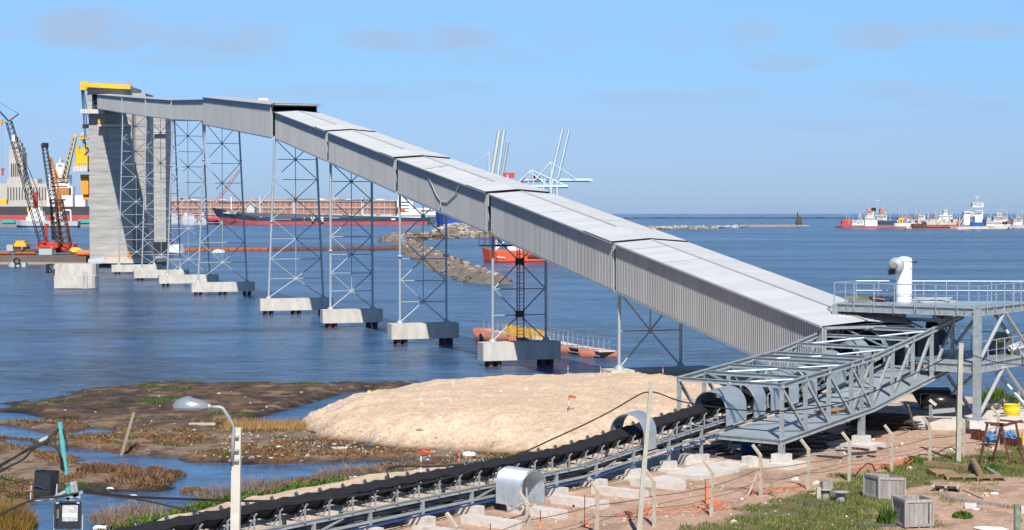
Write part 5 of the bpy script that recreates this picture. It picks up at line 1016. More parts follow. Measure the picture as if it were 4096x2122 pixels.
# left: city, ships, barge and cranes
D_ = 3200; cu_ = thing('customs_building', 'pale art deco tower building rising behind the port', 'building', P(100, 860, D_)[:])
for (x0, y0, x1, y1, dp) in ((20, 735, 190, 850, 40), (-20, 735, 22, 850, 30), (28, 716, 96, 740, 30), (36, 610, 92, 720, 24), (38, 590, 88, 612, 22), (46, 572, 82, 592, 18), (54, 560, 76, 574, 12), (60, 548, 70, 562, 8), (108, 716, 150, 738, 30)): bx(cu_, 'tower_tier' if y1 < 730 else 'wing', stone, x0, y0, x1, y1, D_, dp)
for k in range(5): bx(cu_, 'window_slot', glassd, 44 + k * 8.5, 655, 47.5 + k * 8.5, 705, D_ - 1, 1)
for k in range(14): bx(cu_, 'window_slot', glassd, 30 + k * 11.5, 750, 33 + k * 11.5, 800, D_ - 1, 1)
D_ = 2300; bk_ = hull(-120, 400, 827, 880, D_, mat('black_hull', (.045, .045, .05), .6, 0, .15, .05), redh, 'left', 'bulk_ship', 'black hulled ship with a red waterline at the left edge', None, 26, 0, .36)
for (x0, y0, x1, y1) in ((190, 745, 290, 828), (196, 700, 276, 748), (205, 672, 225, 702), (225, 655, 262, 700), (236, 640, 244, 700), (300, 782, 340, 828)): bx(bk_, 'superstructure', whitep, x0, y0, x1, y1, D_ + 5, 15)
for k in range(5): bx(bk_, 'window_band', glassd, 200, 712 + k * 16, 270, 715 + k * 16, D_ + 4.5, .6)
st_(bk_, 'mast', whitep, [(240, 660), (240, 632)], D_ + 3, .9); st_(bk_, 'mast', whitep, [(228, 655), (250, 655)], D_ + 3, .7); lattice(bk_, 'cargo_boom', mat('pale_yellow_boom', (.52, .46, .28), .7), (258, 712), (300, 545), D_ + 2, 6, 3.5, 9, .7); bx(bk_, 'boom_head', MATS['pale_yellow_boom'], 292, 538, 310, 548, D_ + 2, 3); bx(bk_, 'deck_crane', yellow, -10, 798, 26, 818, D_ + 2, 8)
D_ = 1560; tg = hull(62, 308, 886, 918, D_, greys, navy, 'left', 'supply_tug', 'grey white tug with a dark waterline before the black ship', None, 12, 1.5, .42)
for (x0, y0, x1, y1) in ((104, 868, 178, 888), (112, 846, 170, 870), (122, 830, 160, 848), (205, 850, 240, 888)): bx(tg, 'deckhouse', whitep, x0, y0, x1, y1, D_ + 2, 8)
st_(tg, 'mast', whitep, [(140, 832), (140, 800)], D_ + 3, .4); st_(tg, 'gantry_leg', whitep, [(236, 880), (252, 842), (282, 842), (284, 884)], D_ + 2, .8); bx(tg, 'red_winch', redp, 196, 866, 216, 884, D_, 4); bx(tg, 'lamp_yellow', yellow, 108, 830, 114, 848, D_ + 1, 2)
for k, (x0, x1) in enumerate(((10, 56), (316, 356))): t = thing('teal_shed', ('teal roofed shed at the left edge of the quay', 'teal roofed shed beside the tower foot')[k], 'shed', P(x0, 893, 1700)[:], 'teal sheds on the quay'); bx(t, 'wall', greys, x0, 890, x1, 904, 1700, 8); bx(t, 'roof', mat('teal_roof', (.05, .38, .36), .6), x0 - 2, 880, x1 + 2, 892, 1698, 10)
q2 = MB(); a_, b_ = P(-300, 920, 1600), P(360, 920, 1600); q2.box(((a_.x + b_.x) / 2, 1650, .4), (b_.x - a_.x, 100, 3.6)); q2.build('left_quay', MATS['quay_stone'], kind='structure')
oc = thing('orange_crane', 'orange brown harbour crane in front of the white ship', 'crane', P(235, 850, 1500)[:]); lattice(oc, 'boom', mat('brown_orange', (.48, .20, .05), .6), (236, 800), (200, 630), 1500, 3.5, 2, 14, .35); bx(oc, 'machine_house', MATS['brown_orange'], 228, 752, 276, 782, 1500, 7); st_(oc, 'jib', MATS['brown_orange'], [(205, 640), (236, 720), (268, 730)], 1500, .9); st_(oc, 'pylon', MATS['brown_orange'], [(236, 850), (236, 780)], 1500, 2.0); bx(oc, 'counterweight', MATS['brown_orange'], 255, 722, 270, 733, 1500, 4)
# barge with two crawler cranes
D_ = 431; bg = thing('work_barge', 'flat dark work barge loaded with rusty pipes', 'barge', P(150, 1058, D_)[:]); bx(bg, 'hull', mat('barge_steel', (.13, .11, .10), .85, 0, .2, .1, 0, (.30, .20, .13), .35), -300, 1022, 345, 1050, D_, 14); bx(bg, 'fender_strip', mat('spit_gravel', (.34, .27, .19), .95), -300, 1050, 345, 1059, D_ - .5, 1)
for k in range(8): p = P(60 + k * 10.5, 1014, D_ + 1); mb = MB(); mb.tube(p, p + Vector((.62, 0, 0)), .42, 8); mb.build('pipe_length', mat('orange_rust', (.34, .10, .03), .8, .1, .2, .1), bg)
mb = MB(); mb.tube(P(-60, 1014, D_ + 1), P(41, 1014, D_ + 1), .5, 8); mb.build('pipe_length', MATS['orange_rust'], bg)
mb = MB(); mb.box(P(185, 1008, D_ + 1), (3.2, 1.6, 1.5)); mb.build('grey_tank', greys, bg)
for k, (x0, x1) in enumerate(((55, 100), (110, 160))): mb = MB(); mb.tube(P(x0, 1004, D_ + 4), P(x1, 1004, D_ + 4), .5, 8); mb.build('pipe_length', rust, bg)
ex = thing('yellow_loader', 'yellow tracked machine standing on the barge', 'machine', P(82, 1005, D_ + 6)[:]); bx(ex, 'body', yellow, 56, 975, 104, 988, D_ + 6, 3); bx(ex, 'cab', yellow, 62, 964, 98, 976, D_ + 6, 2.5); bx(ex, 'tracks', black, 54, 988, 108, 1000, D_ + 6, 3); bx(ex, 'grey_engine', greys, 26, 980, 52, 1004, D_ + 6, 3)
def crawler(lab, xb, yb, boom, m_, D, body, w=(1.6, .8), jib=None):
    t = thing('crawler_crane', lab, 'crawler crane', P(xb, yb, D)[:], 'lattice boom cranes on the barge'); bx(t, 'tracks', rust, xb - 32, yb - 14, xb + 32, yb, D, 4); bx(t, 'house', body, xb - 44, yb - 34, xb + 40, yb - 13, D, 3.4); bx(t, 'cab', body, xb - 20, yb - 42, xb - 4, yb - 30, D - .3, 2)
    lattice(t, 'boom', m_, boom[0], boom[1], D, *w, 26, .07)
    if jib: st_(t, 'fly_jib', m_, jib, D, .22)
    return t
c1_ = crawler('crawler crane with a tall leaning black boom and fly jib', 190, 1005, ((172, 970), (35, 486)), black, D_ + 5, redp, (1.8, 1.3), [(35, 486), (-6, 442)]); st_(c1_, 'fly_jib', black, [(35, 486), (76, 456)], D_ + 5, .15); st_(c1_, 'fly_jib', black, [(76, 456), (0, 412)], D_ + 5, .05, 3)
st_(c1_, 'pendant', black, [(75, 575), (185, 860)], D_ + 5, .06, 3); st_(c1_, 'pendant', black, [(40, 490), (165, 800)], D_ + 5, .05, 3); bx(c1_, 'white_board', whitep, 47, 541, 59, 566, D_ + 3.5, .6)
c2_ = crawler('second crawler crane with a black and brown boom', 255, 1012, ((238, 975), (176, 575)), black, D_ + 7, redp, (1.5, 1.1)); bx(c2_, 'boom_head', black, 168, 572, 188, 592, D_ + 7, 1.4); lattice(c2_, 'lattice_mast', rust, (262, 985), (236, 800), D_ + 6, 2.6, 1.4, 8, .12); lattice(c2_, 'lattice_mast', black, (225, 960), (212, 800), D_ + 6, 1.6, 1.2, 8, .1); st_(c2_, 'pendant', black, [(235, 800), (280, 965)], D_ + 6, .1, 4); st_(c2_, 'strut', rust, [(205, 800), (262, 800)], D_ + 6, .2, 4)
rj = thing('red_hoist', 'red vertical hydraulic hoist beside the leaning black boom', 'hoist', P(140, 870, D_ + 12)[:]); bx(rj, 'column', redp, 132, 770, 146, 835, D_ + 12, 1.2); bx(rj, 'lower_column', redp, 180, 900, 187, 975, D_ + 12, .6); bx(rj, 'head', redp, 178, 896, 190, 904, D_ + 12, 1)
hk = thing('red_hook_block', 'small red hook block hanging at the far left', 'hook', P(9, 700, 800)[:]); bx(hk, 'block', redp, 3, 674, 15, 682, 800, 1.2); bx(hk, 'hook', redp, 6, 682, 12, 704, 800, .8); st_(hk, 'hoist_line', rust, [(8, 675), (9, 480)], 800, .04, 3)
bx(hk, 'boom_tip', MATS['orange_paint'], -12, 478, 8, 500, 800, 1)
yc = thing('yellow_machine', 'yellow and orange pump machines at the barge end', 'pump', P(310, 1015, D_ - 5)[:]); mb = MB(); mb.blob(P(305, 1004, D_ - 5), (1.9, 1, .8), 8, .2); mb.build('yellow_pump', yellow, yc); mb = MB(); mb.tube(P(310, 1014, D_ - 8), P(360, 1014, D_ - 8), .75, 10); mb.tube(P(322, 1030, D_ - 8), P(322, 1014, D_ - 8), .3, 8); mb.build('orange_pump', orange, yc)
sb = hull(30, 102, 1052, 1062, 410, greys, greys, 'left', 'small_boat', 'small grey boat with a black tyre beside the barge', None, 1.6, .2, .4, 'boat'); p = P(68, 1046, 409); mb = MB()
mb.path([p + Vector((.65 * math.cos(k * math.pi / 6), 0, .65 * math.sin(k * math.pi / 6))) for k in range(13)], .22, 8); mb.build('tyre_fender', rubber, sb)
for k, (x, y, lab) in enumerate(((88, 1000, 'person on the barge beside the yellow machine'), (206, 1016, 'person on the barge between the cranes'))):
    t = thing('person', lab, 'person', P(x, y, D_ + 2)[:], 'workers on the barge'); person_at(t, vest=orange if k else greys)
# pontoon walkway beside the ladder trestle
pw = thing('pontoon_walkway', 'grey railed pontoon walkway floating behind the ladder trestle', 'walkway', tuple(G(2190, 1380, 0)))
nodes = [P(1962, 1328, 177), P(2060, 1342, 172), P(2187, 1366, 163), P(2300, 1389, 157), P(2428, 1409, 151)]
for a_, b_ in zip(nodes, nodes[1:]):
    d = (b_ - a_).normalized(); s = Vector((d.y, -d.x, 0)).normalized() * .75; mb = MB(); mb.prism([a_ - s, b_ - s, b_ + s, a_ + s], (0, 0, .12)); mb.build('deck', concl, pw)
    for sg in (-1, 1):
        mb = MB(); mb.tube(a_ + s * sg + Vector((0, 0, 1.15)), b_ + s * sg + Vector((0, 0, 1.15)), .035, 5); mb.tube(a_ + s * sg + Vector((0, 0, .6)), b_ + s * sg + Vector((0, 0, .6)), .025, 5); mb.build('hand_rail', galvb, pw); n = int((b_ - a_).length / .95)
        for k in range(n): p = a_.lerp(b_, k / n) + s * sg; mb = MB(); mb.tube(p, p + Vector((0, 0, 1.15)), .04, 5); mb.build('rail_post', galvb, pw)
        mb = MB(); mb.tube(a_ + s * sg - Vector((0, 0, .35)), b_ + s * sg - Vector((0, 0, .35)), .06, 5); mb.build('lower_chord', galvb, pw)
terr = mat('terracotta_float', (.36, .13, .08), .8, 0, .3, .8, .2, (.46, .27, .21), .38)
for k, (x, y, L_) in enumerate(((1945, 1352, 2.2), (1938, 1338, 2.2), (2020, 1362, 5.0), (2096, 1370, 3.0), (2150, 1372, 2.6), (2276, 1412, 2.6), (2300, 1412, 1.8), (2400, 1430, 3.3), (2362, 1422, 2.0))):
    g = G(x, y, 0); mb = MB(); mb.tube((g.x - L_ / 2, g.y + .2, .22), (g.x + L_ / 2, g.y - .2, .22), .46, 12); mb.build('float', terr, pw)
yt = MB(); yb_ = P(2100, 1352, 166); 
for k in range(6): yt.box(yb_ + Vector((k * .7 - 1.6, 0, -.1 - k * .12 + .9)), (.66, .8, .9))
yt.build('dredge_pump', mat('dirty_yellow', (.50, .28, .03), .7, 0, .3, 2), None, 'dirty yellow pump set behind the railing of the pontoon walkway', 'pump')
for k, (x, y0, y1) in enumerate(((2272, 1462, 1496), (2402, 1462, 1490), (2652, 1462, 1520), (1812, 1520, 1590))):
    g = G(x, y1, 1.7 if k < 3 else 1.4); mb = MB(); h = (y1 - y0) * g.y / F; t = thing('survey_stake', ('red and white survey stake at the sand crest, leftmost', 'red and white survey stake left of the nearest trestle', 'red and white survey stake left of the truss top', 'plain pale survey stake on the sand mound')[k], 'stake', tuple(g), 'thin survey stakes on the sand')
    for q in range(4): mb = MB(); mb.tube(g + Vector((0, 0, h * q / 4 - (.3 if q == 0 else 0))), g + Vector((0, 0, h * (q + 1) / 4)), .022, 5); mb.build('band', (redp if q % 2 and k < 3 else whitep), t)
# ---------------------------------------------------------------- foreground: fence, poles, lamps, cables, crates, vegetation
fpos = [((2845, 2064), 2.0, 'behind the orange netting heap'), ((3043, 1985), 2.0, 'propped by two slanting struts'), ((3232, 1959), 1.9, 'just right of the propped post'), ((3397, 1924), 1.9, 'in front of the middle pedestal'), ((3566, 1889), 1.9, 'behind the rear wooden crate'), ((3720, 1850), 1.9, 'before the foundation slab'), ((3855, 1831), 1.9, 'close to the farther utility pole')]
fp = [G(x, y, 1.0) for (x, y), _, _ in fpos]; fw = [w for _, _, w in fpos]
step = (fp[1] - fp[0])
fp = [Vector((-1.76, 54.7, 1)), Vector((.56, 58.9, 1)), Vector((3.03, 62.06, 1)), Vector((5.23, 64.0, 1))] + fp + [G(3992, 1800, 1.0)]
fw = ['cut off at the bottom, nearest of the row', 'in front of the corrugated arch', 'left of the leaning pole', 'just right of the leaning utility pole'] + fw + ['half hidden by the rusty frames']
heads = []
for k, p in enumerate(fp):
    z = 1.0; t = thing('fence_post', 'pale bent concrete fence post ' + fw[k], 'fence post', (p.x, p.y, z), 'bent concrete fence posts'); h = 1.68
    tilt = U(-.03, .03); top = Vector((p.x + tilt, p.y, z + h)); mb = MB(); mb.beam((p.x, p.y, z - .2), top, .115, .105, A3); mb.build('shaft', concp, t)
    hd = top + Vector((-.30, .15, .40)); mb = MB(); mb.beam(top - Vector((-.03, .01, .05)), hd, .10, .10, A3); mb.build('bent_arm', concp, t); heads.append((top, hd))
    if k == 5:
        for dx in (-.58, .66): mb = MB(); mb.beam((p.x + dx, p.y + .1 * dx - .2, .98), top - Vector((0, 0, .35)), .07, .07); mb.build('strut', concp if dx < 0 else woodb, t)
for q, fr_ in enumerate((.42, .0)):
    mb = MB()
    for (a_, _), (b_, _) in zip(heads, heads[1:]): pp = sag(a_ - Vector((0, 0, .55 + q * .0 + fr_)), b_ - Vector((0, 0, .55 + fr_)), 6, .05 if q else .12); mb.path(pp, .012 if q else .009, 4)
    mb.build('fence_wire', cable, None, ('lower dark wire strung along the bent fence posts', 'upper dark wire strung along the bent fence posts')[q], 'wire')
def upole(lab, a_, b_, D, r0, r1):
    t = thing('utility_pole', lab, 'utility pole', tuple(b_), 'concrete utility poles'); mb = MB(); mb.beam(b_ - Vector((0, 0, .4)), a_.lerp(b_, .5), r0 * 1.6, r0 * 1.6); mb.beam(a_.lerp(b_, .5), a_, r1 * 1.9, r1 * 1.9); mb.build('shaft', mat('greenish_pole_concrete', (.40, .40, .33), .9, 0, .14, 2, .3), t)
    for z in (.25, .35): p = a_ - Vector((0, 0, z * .6)); mb = MB(); mb.tube(p + Vector((-.14, 0, 0)), p + Vector((.14, 0, 0)), .03, 6); mb.build('insulator', greys, t)
    return t
u1a, u1b = P(2606, 1530, 62), Vector((4.48, 62, 1)); upole('leaning concrete utility pole in the middle foreground', u1a, u1b, 62, .11, .075)
u2b = G(3832, 1850, 1.0); u2a = P(3843, 1373, u2b.y); upole('farther concrete utility pole beside the end of the truss', u2a, u2b, u2b.y, .13, .11)
def wirepath(lab, pts, r=.02, m_=cable, cat='cable'):
    P_ = [P(*p) for p in pts]; out = []
    for i in range(len(P_) - 1):
        p0, p1, p2, p3 = P_[max(i - 1, 0)], P_[i], P_[i + 1], P_[min(i + 2, len(P_) - 1)]
        for k in range(5):
            t = k / 5; out.append(.5 * ((2 * p1) + (p2 - p0) * t + (2 * p0 - 5 * p1 + 4 * p2 - p3) * t * t + (3 * p1 - p0 - 3 * p2 + p3) * t ** 3))
    out.append(P_[-1]); mb = MB(); mb.path(out, r, 5); return mb.build('cable', m_, None, lab, cat)
wirepath('thick dark cable sagging left from the leaning utility pole', [(2600, 1570, 62), (2560, 1578, 61.6), (2450, 1642, 60), (2336, 1700, 59), (2200, 1762, 57), (2090, 1812, 55), (1933, 1868, 52), (1780, 1915, 49), (1500, 1972, 45), (1240, 2000, 41), (1000, 2005, 37), (700, 1996, 34), (500, 1985, 32), (335, 1962, 30)], .026)
wirepath('dark cable running right from the leaning pole across the truss', [(2606, 1568, 62), (2640, 1576, 62.4), (2750, 1612, 65), (3000, 1644, 69), (3200, 1640, 72), (3400, 1602, 76), (3650, 1500, 79), (3840, 1402, u2b.y)], .026)
wirepath('dark cable leaving the farther pole to the right edge', [(3843, 1402, u2b.y), (3900, 1425, 82), (4000, 1452, 83), (4200, 1470, 86)], .022)
wirepath('thinner second cable from the floodlight pole to the belt', [(310, 1968, 30), (420, 1982, 33), (560, 2000, 38), (700, 2030, 44), (880, 2068, 52)], .022)
# street lamp
sl = thing('street_lamp', 'street lamp with a grey oval head on a concrete post', 'street lamp', tuple(P(940, 2400, 33))); mb = MB(); mb.beam(P(938, 2400, 33), P(948, 1712, 33), .17, .17, Vector((0, 1, 0))); mb.build('post', mat('smooth_post_concrete', (.55, .53, .47), .85, 0, .1, 4, .15), sl)
mb = MB(); mb.path([P(928, 1848, 32.85), P(932, 1760, 32.85), P(934, 1712, 32.85), P(928, 1690, 32.85), P(905, 1655, 32.85), P(891, 1634, 32.85), P(880, 1630, 32.85), P(836, 1628, 32.85)], .034, 8); mb.build('arm', galv, sl)
hc = P(765, 1620, 32.85); mb = MB(); n = 20; V = []; rows = 8; w_, d_, h_ = .355, .19, .19
for i in range(rows + 1):
    a_ = math.pi / 2 * i / rows
    for k in range(n):
        ph = 2 * math.pi * k / n; x = math.cos(ph); tap = 1 - .22 * (x > 0) * x; V.append((hc.x + w_ * math.cos(a_) * x, hc.y + d_ * tap * math.cos(a_) * math.sin(ph), hc.z - .05 + h_ * math.sin(a_) * (1 - .12 * x)))
mb.add(V, [(i * n + k, i * n + (k + 1) % n, (i + 1) * n + (k + 1) % n, (i + 1) * n + k) for i in range(rows) for k in range(n)], True); mb.build('lamp_head', mat('lamp_grey', (.30, .34, .37), .3, .35, .04, 2), sl)
mb = MB(); V = []
for i in range(5):
    a_ = math.pi / 2 * i / 4
    for k in range(n): ph = 2 * math.pi * k / n; V.append((hc.x - .04 + w_ * .9 * math.cos(a_) * math.cos(ph), hc.y + d_ * .9 * math.cos(a_) * math.sin(ph), hc.z - .055 - .05 * math.sin(a_)))
mb.add(V, [(i * n + k, (i + 1) * n + k, (i + 1) * n + (k + 1) % n, i * n + (k + 1) % n) for i in range(4) for k in range(n)], True); mb.build('glass_bowl', mat('milky_glass', (.5, .53, .55), .15), sl)
mb = MB(); mb.tube(P(828, 1626, 32.85), P(842, 1628, 32.85), .055, 10); mb.build('socket', galv, sl)
for y in (1745, 1800, 1840): mb = MB(); mb.box(P(938, y, 32.95), (.19, .22, .03)); mb.build('clamp_band', galv, sl)
mb = MB(); mb.path([P(928, 1848, 32.85), P(923, 1858, 32.83), P(926, 1866, 32.85)], .012, 5); mb.build('lamp_lead', cable, sl)
# floodlight pole
D_ = 30; fl_ = thing('floodlight_pole', 'teal painted pipe with a rusty band holding two floodlights', 'floodlight pole', tuple(P(275, 2300, D_)))
teal = mat('flaking_teal_paint', (.10, .42, .42), .6, 0, .15, 9, .3, (.12, .10, .08), .36)
mb = MB(); mb.tube(P(239, 1689, D_), P(265, 1899, D_), .043, 14); mb.build('upper_pipe', teal, fl_); mb = MB(); mb.tube(P(265, 1899, D_), P(269, 1932, D_), .0425, 14); mb.build('rust_band', rust, fl_); mb = MB(); mb.tube(P(269, 1932, D_), P(276, 1996, D_), .043, 14); mb.build('lower_pipe', teal, fl_); mb = MB(); mb.tube(P(276, 1996, D_), P(290, 2400, D_), .05, 10); mb.build('mast', galv, fl_)
for y in (1936, 1944): mb = MB(); mb.tube(P(269, y, D_), P(270, y + 4, D_), .047, 12); mb.build('tape_band', black, fl_)
for k, (a_, b_) in enumerate((((262, 2000), (330, 1968)), ((200, 1998), (262, 1965)), ((285, 1975), (322, 1990)), ((262, 1990), (300, 2010)), ((288, 1940), (300, 1990)), ((300, 1925), (310, 1985)))): mb = MB(); mb.beam(P(*a_, D_ - .08), P(*b_, D_ - .08), .03, .05); mb.build('bracket', galv, fl_)
mb = MB(); mb.box(P(293, 1955, D_ + .1), (.12, .1, .22)); mb.build('junction_box', greys, fl_)
gls = mat('floodlight_glass', (.55, .56, .54), .12, .3, .3, 14, .3)
def flood(lab, cx, cy, w, h, D, yaw, tilt, front):
    c_ = P(cx, cy, D); t = thing('floodlight', lab, 'floodlight', tuple(c_), 'square black floodlights'); t.rotation_euler = (tilt, 0, yaw)
    q = MB(); q.hexa([(-w / 2, 0, -h / 2), (w / 2, 0, -h / 2), (w / 2, 0, h / 2), (-w / 2, 0, h / 2)], [(-w * .36, .16, -h * .36), (w * .36, .16, -h * .36), (w * .36, .16, h * .36), (-w * .36, .16, h * .36)]); q.build('housing', mat('black_enamel', (.018, .02, .024), .35), t, local=True)
    q = MB()
    for a_, b_ in (((-w / 2, h / 2), (w / 2, h / 2)), ((-w / 2, -h / 2), (w / 2, -h / 2)), ((-w / 2, -h / 2), (-w / 2, h / 2)), ((w / 2, -h / 2), (w / 2, h / 2))): q.beam((a_[0], -.02, a_[1]), (b_[0], -.02, b_[1]), .04, .03)
    q.build('front_frame', MATS['black_enamel'], t, local=True)
    if front:
        q = MB(); q.box((.035, -.005, .03), (w * .62, .012, h * .62)); q.build('glass', gls, t, local=True); q = MB(); q.box((.035, -.014, .0), (w * .60, .004, .06)); q.build('lamp_tube', whitep, t, local=True)
        q = MB(); q.box((-w * .4, -.012, .02), (.04, .02, .16)); q.build('latch', mat('olive_metal', (.16, .15, .08), .5, .4), t, local=True)
        for sx in (-1, 1): q = MB(); q.box((sx * w * .42, -.03, h * .47), (.05, .03, .03)); q.build('clip', galvb, t, local=True)
    q = MB(); q.beam((-w / 2 - .03, .05, 0), (-w / 2 - .03, .05, -h * .62), .02, .03); q.beam((w / 2 + .03, .05, 0), (w / 2 + .03, .05, -h * .62), .02, .03); q.beam((-w / 2 - .03, .05, -h * .62), (w / 2 + .03, .05, -h * .62), .03, .02); q.build('yoke', galv, t, local=True)
flood('black floodlight facing the viewer with a clear glass front', 272, 2061, .42, .44, 29.8, 0.05, R(-8), True)
flood('black floodlight turned away, seen from behind at left', 183, 1937, .40, .46, 30.1, R(172), R(12), False)
for k, (lab, pts) in enumerate((('upper black cable leaving the floodlight pole to the left', [(238, 1712, 30), (215, 1735, 29.9), (180, 1762, 29.9), (120, 1790, 29.8), (60, 1830, 29.8), (-40, 1890, 29.8)]), ('second black cable leaving left in a wide bend', [(247, 1880, 29.9), (240, 1820, 29.8), (215, 1785, 29.8), (160, 1780, 29.8), (100, 1808, 29.8), (0, 1862, 29.8), (-40, 1895, 29.8)]), ('third tangled black cable at the left edge', [(232, 1722, 29.9), (170, 1775, 29.7), (130, 1800, 29.7), (90, 1840, 29.7), (30, 1870, 29.7), (-40, 1910, 29.7)]),
                                 ('black cable rising from the lower left edge to the pole', [(-40, 2078, 29.9), (60, 2030, 29.9), (150, 1995, 29.9), (240, 1986, 29.9), (315, 1972, 29.9)]), ('black cable coming in low behind the floodlight', [(-40, 1905, 29.9), (60, 1925, 29.9), (130, 1940, 29.9), (190, 1960, 29.9)]), ('black loop of cable hanging at the pole top', [(225, 1725, 29.9), (222, 1780, 29.8), (250, 1840, 29.8), (252, 1885, 29.9)]), ('black cable end dangling right of the teal pole', [(250, 1715, 29.9), (264, 1760, 29.9), (270, 1800, 29.9), (266, 1805, 29.9)]))):
    wirepath(lab, pts, .020 if k < 4 else .013)
mb = MB(); mb.beam(P(158, 1765, 29.85), P(192, 1748, 29.85), .05, .05); mb.build('cable_splice', greys, None, 'grey splice sleeve on the upper left cable', 'cable splice')
# stakes, wind socks, leaning mud post
def banded(lab, x, y0, y1, z, nb=5, flag=None, m2=whitep):
    g = G(x, y1, z); t = thing('marker_pole', lab, 'marker pole', tuple(g), 'red and white marker poles'); h = (y1 - y0) * g.y / F
    for k in range(nb): mb = MB(); mb.tube(g + Vector((0, 0, h * k / nb - (.2 if k == 0 else 0))), g + Vector((0, 0, h * (k + 1) / nb)), .028, 6); mb.build('band', redp if k % 2 == 0 else m2, t)
    if flag: p = g + Vector((0, 0, h - .07)); mb = MB(); V = [(.02, .10), (.2, .10), (.4, .03), (.62, -.02)]; mb.path([p + Vector((v, .02, d)) for v, d in ((.02, .04), (.18, .02), (.36, -.03), (flag, -.08))], [.08, .07, .055, .06], 8); mb.build('wind_sock', mat('signal_orange', (.85, .07, .02), .6), t)
banded('striped pole with an orange wind sock beside the belt', 1684, 1802, 1914, .9, 5, .5); banded('striped pole without sock right of the wind sock', 1836, 1800, 1880, .9, 7, None, mat('pale_pink', (.6, .35, .3), .8)); banded('thin striped pole with a small red flag on the sand', 2276, 1583, 1682, 1.4, 5, .3)
g = G(488, 1814, .1); lp = MB(); lp.beam(g - Vector((.1, 0, .3)), P(535, 1650, g.y + .2), .16, .14); lp.build('leaning_post', mat('lichen_post', (.30, .25, .19), .9, 0, .2, 3, .4), None, 'lone leaning post standing on the mudflat', 'post')
for k, (x, y0, y1) in enumerate(((2161, 2045, 2108), (2338, 1980, 2106), (1961, 2095, 2122), (2821, 1916, 2028), (3312, 1700, 1800), (1993, 2086, 2102), (2294, 2020, 2036), (2532, 1968, 1984))):
    g = G(x, y1, 1.0); mb = MB(); mb.tube(g - Vector((0, 0, .1)), g + Vector((.01, 0, (y1 - y0) * g.y / F)), .018 if k < 5 else .05, 5)
    mb.build('iron_stake', rust, None, ('rusty stake with orange plastic at its foot, left', 'rusty stake with orange plastic at its foot, taller', 'rusty stake cut by the lower edge', 'rusty stake holding the orange netting', 'rusty stake leaning under the truss', 'short rusty peg left of the arch', 'short rusty peg right of the arch', 'short rusty peg beside the leaning pole')[k], 'stake', 'rusty stakes in the soil')
net_m = mat('orange_net', (.72, .20, .09), .7, 0, .2, 4)
def net(lab, pts, w, hgt=.25, dens=10):
    ps = [G(x, y, 1.0) for x, y in pts]; mb = MB(); rows = max(3, int(w * 8)); seg = []
    for a_, b_ in zip(ps, ps[1:]):
        n = max(2, int((b_ - a_).length * dens))
        for k in range(n): seg.append(a_.lerp(b_, k / n))
    gz = []
    for i, p in enumerate(seg):
        d = (seg[min(i + 1, len(seg) - 1)] - seg[max(i - 1, 0)]).normalized(); s = Vector((-d.y, d.x, 0)); row = []
        for j in range(rows + 1):
            v = j / rows; x = p + s * (v - .5) * w * (1 + .3 * math.sin(i * .3)); x.z = lvl(x.x, x.y) + .04 + hgt * abs(math.sin(v * 3.1 + i * .25)) * (.4 + .6 * abs(math.sin(i * .13))) + U(0, .03); row.append(x)
        gz.append(row)
    for i in range(len(gz) - 1):
        for j in range(rows):
            a_, b_, c_ = gz[i][j], gz[i][j + 1], gz[i + 1][j]; e_ = Vector((0, 0, .026)); f_ = (b_ - a_).normalized() * .026
            mb.add([a_, b_, b_ + e_, a_ + e_], [(0, 1, 2, 3)]); mb.add([a_, c_, c_ + f_, a_ + f_], [(0, 1, 2, 3)])
    return mb.build('orange_netting', net_m, None, lab, 'netting', 'heaps of orange safety netting')
net('orange safety netting heaped behind the leaning utility pole', [(2480, 2085), (2560, 2075), (2607, 2058), (2650, 2062), (2714, 2060), (2780, 2058), (2835, 2050), (2905, 2034)], .5, .3)
net('orange safety netting along the propped fence post', [(2985, 1976), (3030, 1982), (3106, 1974), (3170, 1966), (3226, 1960)], .35, .2)
net('faded orange netting behind the rear wooden crate', [(3409, 1892), (3503, 1880), (3558, 1872), (3620, 1860), (3675, 1850)], .45, .2)
nt_ = MB(); 
for k in range(26):
    a_ = P(2822 + k * 3, 1925 + k * 4.3, 69); b_ = P(2824 + k * 1.6, 2038, 69); nt_.beam(a_, b_, .02, .012)
for k in range(12): nt_.beam(P(2822, 1928 + k * 9.5, 69), P(2823 + 7 * k, 1934 + k * 9.5, 69), .015, .02)
nt_.build('orange_netting', net_m, None, 'orange netting hung upright from the rusty stake', 'netting', 'heaps of orange safety netting')
for k, (x, y) in enumerate(((2160, 2112), (2345, 2104))):
    g = G(x, y, 1.0); mb = MB(); mb.lathe(g, [(.12, -.02), (.07, .08), (.03, .2), (.02, .22)], 8); mb.build('orange_wrap', net_m, None, ('orange plastic wrap at the foot of the left stake', 'orange plastic wrap at the foot of the taller stake')[k], 'plastic wrap')
